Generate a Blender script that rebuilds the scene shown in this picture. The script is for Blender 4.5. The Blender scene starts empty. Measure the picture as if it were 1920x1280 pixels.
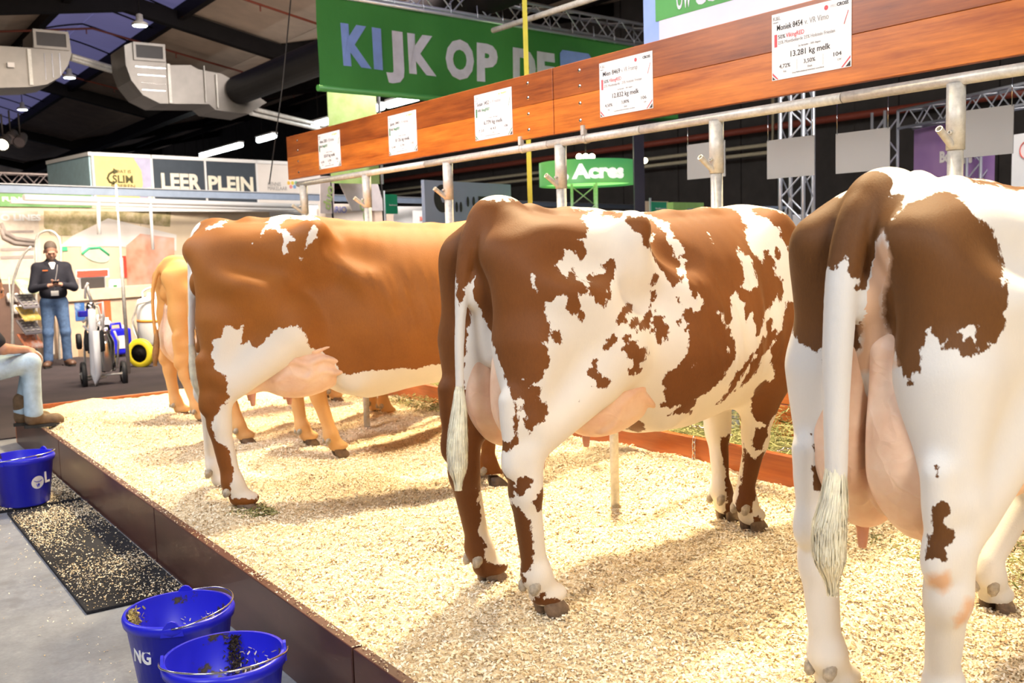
import bpy, bmesh, math, random
import numpy as np
from mathutils import Vector, Matrix, noise as mnoise

scene = bpy.context.scene
COL = scene.collection
random.seed(7); RNG = np.random.default_rng(7)

# ---------------------------------------------------------------- camera
H = 1.61; FPX = 1867.0
AZ = math.radians(-35.0623); PITCH = math.radians(5.7453); ROLL = math.radians(1.73)
CA, SA, CP, SP, CR, SR = math.cos(AZ), math.sin(AZ), math.cos(PITCH), math.sin(PITCH), math.cos(ROLL), math.sin(ROLL)
def level(r, w, z): return Vector((r * CA - w * SA, r * SA + w * CA, z))
RIGHT, UPL, FWD = level(1, 0, 0), level(0, SP, CP), level(0, CP, -SP)
cr_ = RIGHT * CR - UPL * SR; cu_ = RIGHT * SR + UPL * CR
cam_d = bpy.data.cameras.new('camera'); cam = bpy.data.objects.new('camera', cam_d); COL.objects.link(cam)
cam.matrix_world = Matrix(((cr_.x, cu_.x, -FWD.x, 0), (cr_.y, cu_.y, -FWD.y, 0), (cr_.z, cu_.z, -FWD.z, H), (0, 0, 0, 1)))
cam_d.sensor_width = 36; cam_d.lens = FPX / 1920 * 36; cam_d.clip_end = 300
cam_d.dof.use_dof = True; cam_d.dof.focus_distance = 3.7; cam_d.dof.aperture_fstop = 5.0
scene.camera = cam

def ray(u, v):
    x, y = (u - 960) / FPX, -(v - 640) / FPX
    r = CR * x + SR * y; uu = -SR * x + CR * y
    return level(r, SP * uu + CP, CP * uu - SP)
def at(u, v, depth):
    """point seen at photo position (u, v), `depth` metres away along the level view axis"""
    d = ray(u, v); return Vector((0, 0, H)) + d * (depth / (d.x * -SA + d.y * CA))
def ground(u, v, z=0.0):
    d = ray(u, v); return Vector((0, 0, H)) + d * ((z - H) / d.z)

# ---------------------------------------------------------------- world, lights, exposure
world = bpy.data.worlds.new('world'); scene.world = world; world.use_nodes = True
bg = world.node_tree.nodes['Background']; bg.inputs[0].default_value = (.62, .66, .80, 1); bg.inputs[1].default_value = .35
scene.view_settings.view_transform = 'Standard'; scene.view_settings.look = 'None'
scene.view_settings.gamma = 1; scene.view_settings.use_curve_mapping = False
scene.view_settings.exposure = 0.28

def aim(o, target):
    o.rotation_euler = (Vector(target) - Vector(o.location)).to_track_quat('-Z', 'Y').to_euler()
def area(name, loc, target, size, power, col, sy=None, spread=None):
    L = bpy.data.lights.new(name, 'AREA'); L.energy = power; L.color = col; L.size = size
    if sy: L.shape = 'RECTANGLE'; L.size_y = sy
    if spread: L.spread = math.radians(spread)
    o = bpy.data.objects.new(name, L); COL.objects.link(o); o.location = loc; aim(o, target); return o
# hall lighting and an added fill over the aisle on the camera's side (neutral, cool)
area('aisle_light_and_fill', (-2.6, 1.5, 5.6), (2.2, 3.2, .8), 2.2, 235, (.86, .91, 1.0), 4.0)
area('aisle_light_and_fill', (-2.5, 10.0, 6.0), (2.6, 8.5, .6), 2.6, 240, (1.0, .95, .88), 4.0)
area('aisle_light_and_fill', (.9, -3.8, 5.2), (2.6, 3.0, .8), 2.2, 310, (1.0, .95, .88))
area('aisle_light_and_fill', (-.5, 6.5, 5.9), (4.4, 7.0, 2.7), 1.6, 190, (.97, .97, 1.0), 3.0, spread=110)  # added lamp, brightens the overhead planks and their sheets
# warm floodlights on the show rig above the feed passage
for ly in (.2, 3.4, 6.6, 9.4):
    area('flood_light', (4.6, ly + 1.9, 6.4), (3.4, ly, .5), .45, 105 if ly < 1 else 150, (1.0, .80, .48), spread=62)
# stand lighting inside the booths
area('stand_light', (3.4, 12.6, 5.6), (3.4, 17.0, .8), 2.0, 420, (1.0, .84, .66), spread=110)
area('stand_light', (7.8, 12.6, 6.1), (9.0, 18, 1.4), 2.0, 420, (1.0, .92, .86), spread=120)
area('stand_light', (9.5, 4.5, 5.8), (15.5, 8.5, 1.8), 2.0, 200, (1.0, .93, .88), spread=120)
area('roof_bounce_fill', (5.5, 24, 3.6), (6.5, 24, 9), 5.0, 80, (1.0, .84, .72), 20.0)  # added uplights with no fixture, stand in for light bounced onto the roof
area('roof_bounce_fill', (12.5, 26, 3.6), (13, 27, 9), 5.0, 70, (1.0, .80, .68), 20.0)

# ---------------------------------------------------------------- object helpers
def tag(o, label=None, cat=None, group=None, kind=None):
    if label: o['label'] = label
    if cat: o['category'] = cat
    if group: o['group'] = group
    if kind: o['kind'] = kind
    return o
def empty(name, loc=(0, 0, 0), rz=0, label=None, cat=None, group=None):
    o = bpy.data.objects.new(name, None); COL.objects.link(o); o.location = loc; o.rotation_euler = (0, 0, rz)
    o.empty_display_size = .1
    return tag(o, label, cat, group)
def copy_tree(o, parent=None):
    c = o.copy(); COL.objects.link(c); c.parent = parent
    for ch in list(o.children): copy_tree(ch, c)
    return c

def npmesh(name, V, F, smooth=True):
    me = bpy.data.meshes.new(name); V = np.asarray(V, np.float32); F = np.asarray(F, np.int32)
    k = F.shape[1]
    me.vertices.add(len(V)); me.vertices.foreach_set('co', V.ravel())
    me.loops.add(F.size); me.loops.foreach_set('vertex_index', F.ravel())
    me.polygons.add(len(F)); me.polygons.foreach_set('loop_start', np.arange(0, F.size, k, dtype=np.int32))
    me.update(calc_edges=True)
    if smooth: me.polygons.foreach_set('use_smooth', np.ones(len(F), bool))
    me.validate(); return me

class MB:
    """collects simple solids and links them as ONE mesh object"""
    def __init__(s): s.v = []; s.f = []; s.sm = []
    def add(s, V, F, smooth=False):
        n = len(s.v); s.v += [tuple(p) for p in V]; s.f += [tuple(i + n for i in q) for q in F]; s.sm += [smooth] * len(F); return s
    def box(s, c, d, rz=0, m=None, tilt=None):
        c = Vector(c); R = Matrix.Rotation(rz, 3, 'Z')
        if tilt: R = R @ Matrix.Rotation(tilt[1], 3, tilt[0])
        V = [c + R @ Vector((x * d[0] / 2, y * d[1] / 2, z * d[2] / 2)) for z in (-1, 1) for x, y in ((-1, -1), (1, -1), (1, 1), (-1, 1))]
        return s.add(V, [(3, 2, 1, 0), (4, 5, 6, 7), (0, 1, 5, 4), (1, 2, 6, 5), (2, 3, 7, 6), (3, 0, 4, 7)])
    def tube(s, P, r, n=12, cap=True, closed=False):
        P = [Vector(p) for p in P]; rs = r if isinstance(r, (list, tuple)) else [r] * len(P); V = []; F = []
        up = None
        for i, p in enumerate(P):
            a = P[i - 1] if (i > 0 or closed) else p; b = P[(i + 1) % len(P)] if (i < len(P) - 1 or closed) else p
            t = (b - a).normalized()
            if up is None: up = Vector((0, 0, 1)) if abs(t.z) < .9 else Vector((1, 0, 0))
            x = t.cross(up)
            if x.length < 1e-4: x = t.cross(Vector((0, 1, 0)))
            x.normalize(); y = x.cross(t); y.normalize(); up = y
            V += [p + (x * math.cos(q) + y * math.sin(q)) * rs[i] for q in [2 * math.pi * k / n for k in range(n)]]
        m = len(P)
        for i in range(m if closed else m - 1):
            j = (i + 1) % m
            F += [(i * n + k, i * n + (k + 1) % n, j * n + (k + 1) % n, j * n + k) for k in range(n)]
        F = [f[::-1] for f in F]
        s.add(V, F, True)
        if cap and not closed:
            b = len(s.v) - len(V)
            s.f += [tuple(b + k for k in range(n)), tuple(b + (m - 1) * n + k for k in range(n))[::-1]]; s.sm += [False, False]
        return s
    def lathe(s, prof, c=(0, 0, 0), n=32, axis='Z', M=None, smooth=True):
        V = []; F = []
        for r, z in prof:
            for k in range(n):
                a = 2 * math.pi * k / n; p = Vector((r * math.cos(a), r * math.sin(a), z))
                if axis == 'X': p = Vector((p.z, p.x, p.y))
                if axis == 'Y': p = Vector((p.x, p.z, -p.y)) 
                if M: p = M @ p
                V.append(Vector(c) + p)
        for i in range(len(prof) - 1):
            F += [(i * n + k, i * n + (k + 1) % n, (i + 1) * n + (k + 1) % n, (i + 1) * n + k) for k in range(n)]
        return s.add(V, F, smooth)
    def sphere(s, c, r, n=12, sc=(1, 1, 1)):
        prof = [(max(r * math.sin(math.pi * i / n), 1e-4), -r * math.cos(math.pi * i / n)) for i in range(n + 1)]
        return s.lathe(prof, c, n * 2, M=Matrix.Diagonal(Vector(sc)))
    def prism(s, poly, fr, d):
        """closed outline poly [(a, b)] in frame fr, front face towards the frame's normal, depth d behind it"""
        n = len(poly); V = [fr(a, b, 0) for a, b in poly] + [fr(a, b, -d) for a, b in poly]
        return s.add(V, [tuple(range(n)), tuple(range(2 * n - 1, n - 1, -1))] + [(i, i + n, (i + 1) % n + n, (i + 1) % n) for i in range(n)])
    def build(s, name, m, parent=None, kind=None, bevel=0):
        me = bpy.data.meshes.new(name); me.from_pydata([tuple(p) for p in s.v], [], s.f)
        me.polygons.foreach_set('use_smooth', s.sm); me.materials.append(m); me.update()
        o = bpy.data.objects.new(name, me); COL.objects.link(o); o.parent = parent
        if bevel:
            b = o.modifiers.new('bevel', 'BEVEL'); b.width = bevel; b.segments = 2; b.limit_method = 'ANGLE'
        if kind: o['kind'] = kind
        return o

class Frame:
    """upright plane: origin o, horizontal direction d (towards the right as seen), a along d, b up, c towards the viewer"""
    def __init__(s, o, d, up=(0, 0, 1)):
        s.o = Vector(o); s.d = Vector(d).normalized(); s.u = Vector(up).normalized(); s.n = s.d.cross(s.u)
    def __call__(s, a, b, c=0): return s.o + s.d * a + s.u * b + s.n * c
    def px(s, u, v):
        r = ray(u, v); t = (s.o - Vector((0, 0, H))).dot(s.n) / r.dot(s.n); p = Vector((0, 0, H)) + r * t - s.o
        return p.dot(s.d), p.dot(s.u)
    def mat(s): return Matrix(((s.d.x, s.u.x, s.n.x, s.o.x), (s.d.y, s.u.y, s.n.y, s.o.y), (s.d.z, s.u.z, s.n.z, s.o.z), (0, 0, 0, 1)))
def panel(fr, a0, b0, a1, b1, d, name, m, parent=None, c=0):
    mb = MB(); P = [(a0, b0), (a1, b0), (a1, b1), (a0, b1)]
    V = [fr(a, b, c) for a, b in P] + [fr(a, b, c - d) for a, b in P]
    mb.add(V, [(0, 1, 2, 3), (7, 6, 5, 4), (0, 4, 5, 1), (1, 5, 6, 2), (2, 6, 7, 3), (3, 7, 4, 0)])
    return mb.build(name, m, parent)

def lettering(txt, fr, a, b, h, m, parent, name='lettering', bold=0.0, w=None, c=.004, align='LEFT', depth=.001, rot=0, wrap=None, warp=None):
    """flat print: cap height h, baseline start (a, b) in frame fr"""
    cu = bpy.data.curves.new(name, 'FONT'); cu.body = txt; cu.size = 1; cu.offset = bold; cu.align_x = align; cu.extrude = depth / max(h, 1e-3)
    cu.resolution_u = 3
    t = bpy.data.objects.new(name, cu); COL.objects.link(t)
    dg = bpy.context.evaluated_depsgraph_get(); me = bpy.data.meshes.new_from_object(t.evaluated_get(dg))
    bpy.data.objects.remove(t)
    n = len(me.vertices); co = np.empty(n * 3, np.float32); me.vertices.foreach_get('co', co); co = co.reshape(-1, 3)
    if n == 0: return None
    s = h / .70
    lo, hi = co[:, 0].min(), co[:, 0].max(); sx = s
    if w: sx = w / (hi - lo); 
    X = (co[:, 0] - (lo if align == 'LEFT' else (lo + hi) / 2)) * sx; Y = co[:, 1] * s; Z = co[:, 2] * s
    if rot: X, Y = X * math.cos(rot) - Y * math.sin(rot), X * math.sin(rot) + Y * math.cos(rot)
    if wrap:
        R, cz = wrap; ang = (a + X) / R
        out = np.stack([R * np.sin(ang) + 0 * ang, -(R + c + Z) * np.cos(ang), b + Y], 1)
        out[:, 0] = (R + c + Z) * np.sin(ang); out = out @ np.array(Matrix.Rotation(cz, 3, 'Z').transposed())
        out += np.array(fr)
    else:
        A = np.array([list(fr.d), list(fr.u), list(fr.n)]); cc = c + (warp(a + X, b + Y) if warp else 0); out = np.stack([a + X, b + Y, cc + Z], 1) @ A + np.array(fr.o)
    me.vertices.foreach_set('co', out.astype(np.float32).ravel()); me.materials.clear(); me.materials.append(m); me.update()
    me.name = name; o = bpy.data.objects.new(name, me); COL.objects.link(o); o.parent = parent
    if parent is not None and not isinstance(fr, Frame): pass
    return o

# ---------------------------------------------------------------- materials
MATS = {}
class NT:
    def __init__(s, name):
        s.m = bpy.data.materials.new(name); s.m.use_nodes = True; s.t = s.m.node_tree; s.b = s.t.nodes['Principled BSDF']
    def n(s, typ, **kw):
        nd = s.t.nodes.new(typ)
        for k, v in kw.items():
            if k in nd.inputs: nd.inputs[k].default_value = v
            else: setattr(nd, k, v)
        return nd
    def l(s, a, b): s.t.links.new(a, b)
    def coords(s, kind='Object', scale=(1, 1, 1)):
        c = s.n('ShaderNodeTexCoord'); mp = s.n('ShaderNodeMapping'); mp.inputs['Scale'].default_value = scale
        s.l(c.outputs[kind], mp.inputs['Vector']); return mp.outputs[0]
    def noise(s, vec, scale, detail=3, rough=.55):
        q = s.n('ShaderNodeTexNoise', Scale=scale, Detail=detail, Roughness=rough); s.l(vec, q.inputs['Vector']); return q.outputs['Fac']
    def ramp(s, fac, stops):
        r = s.n('ShaderNodeValToRGB'); e = r.color_ramp.elements
        while len(e) < len(stops): e.new(.5)
        for i, (p, c) in enumerate(stops): e[i].position = p; e[i].color = (*c[:3], 1)
        s.l(fac, r.inputs[0]); return r.outputs[0]
    def math(s, op, a, b=None, clamp=False):
        m = s.n('ShaderNodeMath', operation=op, use_clamp=clamp)
        for i, q in enumerate((a, b)):
            if q is None: continue
            if isinstance(q, (int, float)): m.inputs[i].default_value = q
            else: s.l(q, m.inputs[i])
        return m.outputs[0]
    def mix(s, f, a, b):
        m = s.n('ShaderNodeMix', data_type='RGBA')
        for i, q in ((0, f), (6, a), (7, b)):
            if isinstance(q, (int, float)): m.inputs[i].default_value = q
            elif isinstance(q, tuple): m.inputs[i].default_value = (*q[:3], 1)
            else: s.l(q, m.inputs[i])
        return m.outputs[2]
    def bump(s, h, strength=.3, dist=.01):
        b = s.n('ShaderNodeBump', Strength=strength, Distance=dist); s.l(h, b.inputs['Height']); s.l(b.outputs[0], s.b.inputs['Normal'])
    def base(s, c):
        if isinstance(c, tuple): s.b.inputs['Base Color'].default_value = (*c[:3], 1)
        else: s.l(c, s.b.inputs['Base Color'])
    def set(s, **kw):
        for k, v in kw.items(): s.b.inputs[k.replace('_', ' ')].default_value = v
        return s
def mat(name, col, rough=.5, metal=0, var=.08, scale=8, bump=0, emit=0, **kw):
    if name in MATS: return MATS[name]
    t = NT(name); v = t.coords(); n = t.noise(v, scale, 4)
    c0 = tuple(max(0, x * (1 - var)) for x in col); c1 = tuple(min(1, x * (1 + var)) for x in col)
    t.base(t.ramp(n, [(.3, c0), (.7, c1)])); t.set(Roughness=rough, Metallic=metal, **kw)
    if bump: t.bump(t.noise(v, scale * 6, 3), bump, .004)
    if emit: t.b.inputs['Emission Color'].default_value = (*col, 1); t.b.inputs['Emission Strength'].default_value = emit
    MATS[name] = t.m; return t.m
def fix(root):
    """children were modelled in world space: keep them there under the base empty"""
    inv = (Matrix.Translation(root.location) @ root.rotation_euler.to_matrix().to_4x4()).inverted()
    for ch in root.children: ch.matrix_parent_inverse = inv
    return root

def coat_material(name, brown, dark, light=(.77, .72, .65), patched=True):
    t = NT(name); v = t.coords('Object'); t.set(Roughness=.62)
    t.b.inputs['Specular IOR Level'].default_value = .28; t.b.inputs['Sheen Weight'].default_value = .12; t.b.inputs['Sheen Tint'].default_value = (1, .75, .45, 1); t.b.inputs['Sheen Roughness'].default_value = .4
    vs = t.coords('Object', (1, 1, .35)); fur = t.noise(vs, 170, 3, .7)
    big = t.noise(v, 3.2, 3); mid = t.noise(v, 14, 4, .6)
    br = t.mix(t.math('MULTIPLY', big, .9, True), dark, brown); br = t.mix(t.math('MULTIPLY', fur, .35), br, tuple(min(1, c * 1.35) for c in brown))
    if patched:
        sp = t.n('ShaderNodeSeparateXYZ'); t.l(v, sp.inputs[0]); leg_shade = t.ramp(sp.outputs[2], [(.40, (1, 1, 1)), (.85, (0, 0, 0))]); br = t.mix(t.math('MULTIPLY', leg_shade, .6), br, dark)  # brown darkens downwards: darker leg coat, and shade put into the colour
    wh = t.mix(t.math('MULTIPLY', mid, .5), light, tuple(c * .86 for c in light)); wh = t.mix(t.math('MULTIPLY', fur, .25), wh, tuple(min(1, c * 1.08) for c in light))
    if patched:
        a = t.n('ShaderNodeAttribute'); a.attribute_name = 'patch'
        s = t.n('ShaderNodeAttribute'); s.attribute_name = 'skin'
        e1 = t.math('MULTIPLY', t.math('SUBTRACT', t.noise(t.coords('Object', (1, 1, .6)), 75, 3, .65), .5), .030)
        e2 = t.math('MULTIPLY', t.math('SUBTRACT', t.noise(v, 26, 3), .5), .034)
        d = t.math('ADD', a.outputs['Fac'], t.math('ADD', e1, e2))
        f = t.math('ADD', t.math('MULTIPLY', d, 280), .5, True)
        col = t.mix(f, br, wh)
        sk = t.math('ADD', t.math('MULTIPLY', t.math('ADD', s.outputs['Fac'], e2), 50), .5, True)
        col = t.mix(sk, (.72, .46, .30), col)
    else:
        z = t.n('ShaderNodeSeparateXYZ'); t.l(v, z.inputs[0]); r = t.ramp(z.outputs[2], [(0, (.25, .25, .25)), (.35, (.6, .6, .6)), (.8, (1, 1, 1))])
        col = t.mix(t.math('MULTIPLY', t.math('SUBTRACT', 1, r), .7), br, wh)
    t.base(col)
    t.bump(fur, .22, .004)
    return t.m

M_HOOF = mat('hoof_horn', (.17, .115, .08), .5, 0, .4, 30, .4)
M_DEW = mat('dew_claw_horn', (.40, .34, .26), .55, 0, .3, 60, .5)
def skin_material():
    t = NT('udder_skin'); v = t.coords(); n = t.noise(v, 9, 4)
    t.base(t.ramp(n, [(.25, (.72, .44, .29)), (.55, (.82, .57, .41)), (.8, (.87, .66, .51))])); t.set(Roughness=.5)
    t.b.inputs['Subsurface Weight'].default_value = .12; t.b.inputs['Subsurface Radius'].default_value = (.02, .008, .004)
    w = t.n('ShaderNodeTexVoronoi', feature='DISTANCE_TO_EDGE', Scale=7.0); mp = t.n('ShaderNodeMixRGB'); 
    nz = t.n('ShaderNodeTexNoise', Scale=6.0, Detail=2.0); t.l(v, nz.inputs['Vector']); mp.blend_type = 'ADD'; mp.inputs[0].default_value = .35
    t.l(v, mp.inputs[1]); t.l(nz.outputs['Color'], mp.inputs[2]); t.l(mp.outputs[0], w.inputs['Vector'])
    vein = t.math('SUBTRACT', 1, t.math('MULTIPLY', w.outputs['Distance'], 9, True))
    t.bump(t.math('ADD', t.math('MULTIPLY', vein, .5), t.math('MULTIPLY', t.noise(v, 120, 2), .12)), .22, .010)
    return t.m
M_UDDER = skin_material()
M_TEAT = mat('teat_skin', (.66, .33, .24), .5, 0, .1, 20)
M_SWITCH = mat('tail_hair', (.86, .80, .62), .7, 0, .2, 25)
M_SWITCH_B = mat('tail_hair_brown', (.34, .17, .06), .7, 0, .25, 25)

def wood(name, c0, c1, axis='Y', rough=.35, scale=1.0, coat=.3):
    t = NT(name); sc = {'Y': (5, .55, 5), 'X': (.55, 5, 5), 'Z': (5, 5, .55)}[axis]
    v = t.coords('Object', tuple(q * scale for q in sc)); n = t.noise(v, 2.2, 6, .65)
    fine = t.noise(t.coords('Object', tuple(q * scale for q in {'Y': (60, 2, 60), 'X': (2, 60, 60), 'Z': (60, 60, 2)}[axis])), 1.4, 3)
    cl = t.noise(t.coords(), 1.3, 3)
    f = t.math('ADD', t.math('MULTIPLY', n, .75), t.math('MULTIPLY', fine, .25))
    col = t.ramp(f, [(.32, c0), (.68, c1)]); col = t.mix(t.math('MULTIPLY', t.ramp(cl, [(.4, (0, 0, 0)), (.75, (1, 1, 1))]), .35), col, c0)
    t.base(col); t.set(Roughness=rough); t.b.inputs['Coat Weight'].default_value = coat; t.b.inputs['Coat Roughness'].default_value = .25
    t.bump(f, .12, .003); return t.m
M_PLANK_UP = wood('varnished_wood_dark', (.15, .030, .007), (.48, .13, .022))
M_PLANK_LO = wood('varnished_wood_orange', (.30, .06, .008), (.82, .26, .035))
M_FEEDBOARD = wood('feed_board_wood', (.30, .06, .012), (.62, .17, .035))
def kerb_mat():
    t = NT('kerb_paint'); v = t.coords(); n = t.noise(t.coords('Object', (6, 1, 3)), 1.5, 5); sc = t.noise(t.coords('Object', (30, 3, 40)), 2.5, 4, .7)
    c = t.ramp(n, [(.3, (.055, .020, .016)), (.7, (.115, .045, .033))])
    c = t.mix(t.math('MULTIPLY', t.ramp(sc, [(.66, (0, 0, 0)), (.74, (1, 1, 1))]), .35), c, (.30, .20, .17))
    t.base(c); t.set(Roughness=.38); t.b.inputs['Coat Weight'].default_value = .15; t.bump(sc, .1, .002); return t.m
M_KERB = kerb_mat()
def galv():
    t = NT('galvanised_steel'); v = t.coords(); n = t.noise(v, 38, 4, .6); w = t.noise(v, 4, 3)
    t.base(t.ramp(t.math('ADD', t.math('MULTIPLY', n, .5), t.math('MULTIPLY', w, .5)), [(.35, (.44, .42, .38)), (.65, (.70, .68, .63))])); t.set(Metallic=.25, Roughness=.5); t.bump(n, .1, .002); return t.m
M_GALV = galv()
M_ALU = mat('truss_aluminium', (.70, .73, .80), .35, .7, .05, 12)
M_STEEL = mat('stainless_steel', (.72, .72, .72), .16, 1, .03, 6)
M_DUCT = mat('duct_sheet_metal', (.24, .22, .20), .45, .4, .12, 3)
M_BLACKSTEEL = mat('dark_painted_steel', (.010, .008, .008), .6, 0, .15, 5)
M_BLACKSTEEL.node_tree.nodes['Principled BSDF'].inputs['Specular IOR Level'].default_value = .12
M_WHITE = mat('white_print', (.86, .86, .86), .5, 0, .02, 4)
M_PAPER = mat('sheet_paper', (.88, .87, .86), .45, 0, .02, 4)
M_WARMWHITE = mat('warm_white_panel', (.85, .80, .76), .5, 0, .03, 3)
M_INK = mat('black_ink', (.045, .04, .04), .6, 0, .05, 8)
M_INKGREY = mat('grey_ink', (.34, .33, .33), .6, 0, .05, 8)
M_INKRED = mat('red_ink', (.72, .10, .12), .6, 0, .05, 8)
M_INKGREEN = mat('green_ink', (.03, .18, .06), .6, 0, .05, 8)
M_INKYEL = mat('yellow_ink', (.9, .62, .05), .6, 0, .05, 8)
M_BLUEPL = mat('blue_plastic', (.018, .020, .62), .32, 0, .06, 5)
M_NAVY = mat('navy_fabric', (.012, .012, .022), .85, 0, .2, 40, .2)
M_JEANS = mat('blue_jeans', (.085, .15, .29), .85, 0, .25, 22, .3)
M_JEANS_L = mat('light_blue_jeans', (.42, .56, .70), .85, 0, .15, 18, .3)
M_SKINH = mat('human_skin', (.50, .27, .19), .5, 0, .1, 20)
M_HAIR = mat('dark_hair', (.13, .095, .075), .7, 0, .3, 60)
M_BOOT = mat('brown_suede', (.16, .10, .055), .8, 0, .25, 25, .3)
M_SOLE = mat('rubber_sole', (.03, .028, .026), .7, 0, .1, 20)
M_RUBBER = mat('black_rubber', (.018, .018, .02), .6, 0, .1, 20)
M_RED = mat('red_print', (.75, .08, .05), .5, 0, .05, 6)
M_GREENP = mat('green_panel', (.02, .36, .18), .45, 0, .05, 6)
import math, numpy as np
# ---------------------------------------------------------------- volume modelling (numpy signed distances -> smooth mesh)
class Vol:
    def __init__(s, lo, hi, h):
        s.lo = np.array(lo, float); s.h = h
        s.n = np.ceil((np.array(hi) - s.lo) / h).astype(int) + 1
        s.f = np.full(s.n, .25, np.float32)
        s.ax = [(s.lo[i] + h * np.arange(s.n[i])).astype(np.float32) for i in range(3)]
    def sl(s, lo, hi):
        a = np.clip(np.floor((np.array(lo) - s.lo) / s.h).astype(int), 0, s.n - 1)
        b = np.clip(np.ceil((np.array(hi) - s.lo) / s.h).astype(int) + 1, a + 1, s.n)
        return tuple(slice(a[i], b[i]) for i in range(3))
    def grid(s, q):
        return (s.ax[0][q[0]][:, None, None], s.ax[1][q[1]][None, :, None], s.ax[2][q[2]][None, None, :])
    def mix(s, q, d, k, op):
        f = s.f[q]
        if op == 'add':
            h = np.maximum(k - np.abs(f - d), 0) / k
            s.f[q] = np.minimum(f, d) - h * h * k * .25
        else:
            d = -d
            h = np.maximum(k - np.abs(f - d), 0) / k
            s.f[q] = np.maximum(f, d) + h * h * k * .25
    def bone(s, a, b, ra, rb, k=.04, op='add', sq=(1, 1, 1)):
        a = np.array(a, np.float32); b = np.array(b, np.float32); m = max(ra, rb) + k + .02
        q = s.sl(np.minimum(a, b) - m, np.maximum(a, b) + m); X, Y, Z = s.grid(q)
        d = b - a; L2 = float(d @ d) + 1e-9
        t = np.clip(((X - a[0]) * d[0] + (Y - a[1]) * d[1] + (Z - a[2]) * d[2]) / L2, 0, 1)
        r = np.sqrt((X - a[0] - t * d[0]) ** 2 + (Y - a[1] - t * d[1]) ** 2 + (Z - a[2] - t * d[2]) ** 2)
        s.mix(q, r - (ra + (rb - ra) * t), k, op)
    def chain(s, P, R, k=.03, op='add'):
        for i in range(len(P) - 1): s.bone(P[i], P[i + 1], R[i], R[i + 1], k, op)
    def ell(s, c, r, pitch=0, yaw=0, rollx=0, k=.06, op='add'):
        c = np.array(c, np.float32); r = np.array(r, np.float32); m = r.max() + k + .02
        q = s.sl(c - m, c + m); X, Y, Z = s.grid(q)
        x, y, z = X - c[0], Y - c[1], Z - c[2]
        cy, sy = math.cos(yaw), math.sin(yaw); x, y = x * cy + y * sy, -x * sy + y * cy
        cp, sp = math.cos(pitch), math.sin(pitch); x, z = x * cp + z * sp, -x * sp + z * cp
        cr, sr = math.cos(rollx), math.sin(rollx); y, z = y * cr + z * sr, -y * sr + z * cr
        k0 = np.sqrt((x / r[0]) ** 2 + (y / r[1]) ** 2 + (z / r[2]) ** 2)
        k1 = np.sqrt((x / r[0] ** 2) ** 2 + (y / r[1] ** 2) ** 2 + (z / r[2] ** 2) ** 2) + 1e-6
        s.mix(q, k0 * (k0 - 1) / k1, k, op)
    def mesh(s):
        # surface nets
        f = s.f; sg = f < 0
        nx, ny, nz = f.shape
        c = np.zeros((nx - 1, ny - 1, nz - 1), np.int8)
        for i in (0, 1):
            for j in (0, 1):
                for k in (0, 1): c += sg[i:nx - 1 + i, j:ny - 1 + j, k:nz - 1 + k]
        act = (c > 0) & (c < 8); idx = np.argwhere(act)
        ids = np.full(act.shape, -1, np.int64); ids[act] = np.arange(len(idx))
        acc = np.zeros((len(idx), 3)); cnt = np.zeros(len(idx))
        I, J, K = idx.T
        cor = [(i, j, k) for i in (0, 1) for j in (0, 1) for k in (0, 1)]
        V = {q: f[I + q[0], J + q[1], K + q[2]].astype(float) for q in cor}
        for a in cor:
            for ax in range(3):
                if a[ax] == 1: continue
                b = list(a); b[ax] = 1; b = tuple(b)
                va, vb = V[a], V[b]; m = (va < 0) != (vb < 0)
                t = np.where(m, va / np.where(m, va - vb, 1), 0)
                p = np.array(a, float)[None].repeat(len(idx), 0); p[:, ax] = t
                acc[m] += p[m]; cnt[m] += 1
        P = (idx + acc / cnt[:, None]) * s.h + s.lo
        quads = []
        for ax in range(3):
            o = [slice(1, None)] * 3
            e = [slice(1, -1)] * 3; e[ax] = slice(0, -1)
            e2 = [slice(1, -1)] * 3; e2[ax] = slice(1, None)
            A = sg[tuple(e)]; B = sg[tuple(e2)]
            for flip, m in ((False, A & ~B), (True, ~A & B)):
                w = np.argwhere(m)
                if not len(w): continue
                w = w + [0 if i == ax else 1 for i in range(3)]
                u, v = [i for i in range(3) if i != ax]
                def at(du, dv):
                    z = w.copy(); z[:, u] -= du; z[:, v] -= dv
                    return ids[z[:, 0], z[:, 1], z[:, 2]]
                Q = np.stack([at(0, 0), at(1, 0), at(1, 1), at(0, 1)], 1)
                if flip ^ (ax == 1): Q = Q[:, ::-1]
                quads.append(Q)
        F = np.concatenate(quads)
        return P, F
    def grad(s, P):
        e = s.h; g = np.stack([s.samp(P + d) - s.samp(P - d) for d in np.eye(3) * e], 1)
        return g / (np.linalg.norm(g, axis=1)[:, None] + 1e-9)
    def samp(s, P):
        t = (P - s.lo) / s.h; i = np.clip(np.floor(t).astype(int), 0, s.n - 2); t = t - i
        r = 0
        for a in (0, 1):
            for b in (0, 1):
                for c in (0, 1):
                    w = (t[:, 0] if a else 1 - t[:, 0]) * (t[:, 1] if b else 1 - t[:, 1]) * (t[:, 2] if c else 1 - t[:, 2])
                    r = r + w * s.f[i[:, 0] + a, i[:, 1] + b, i[:, 2] + c]
        return r
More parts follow.
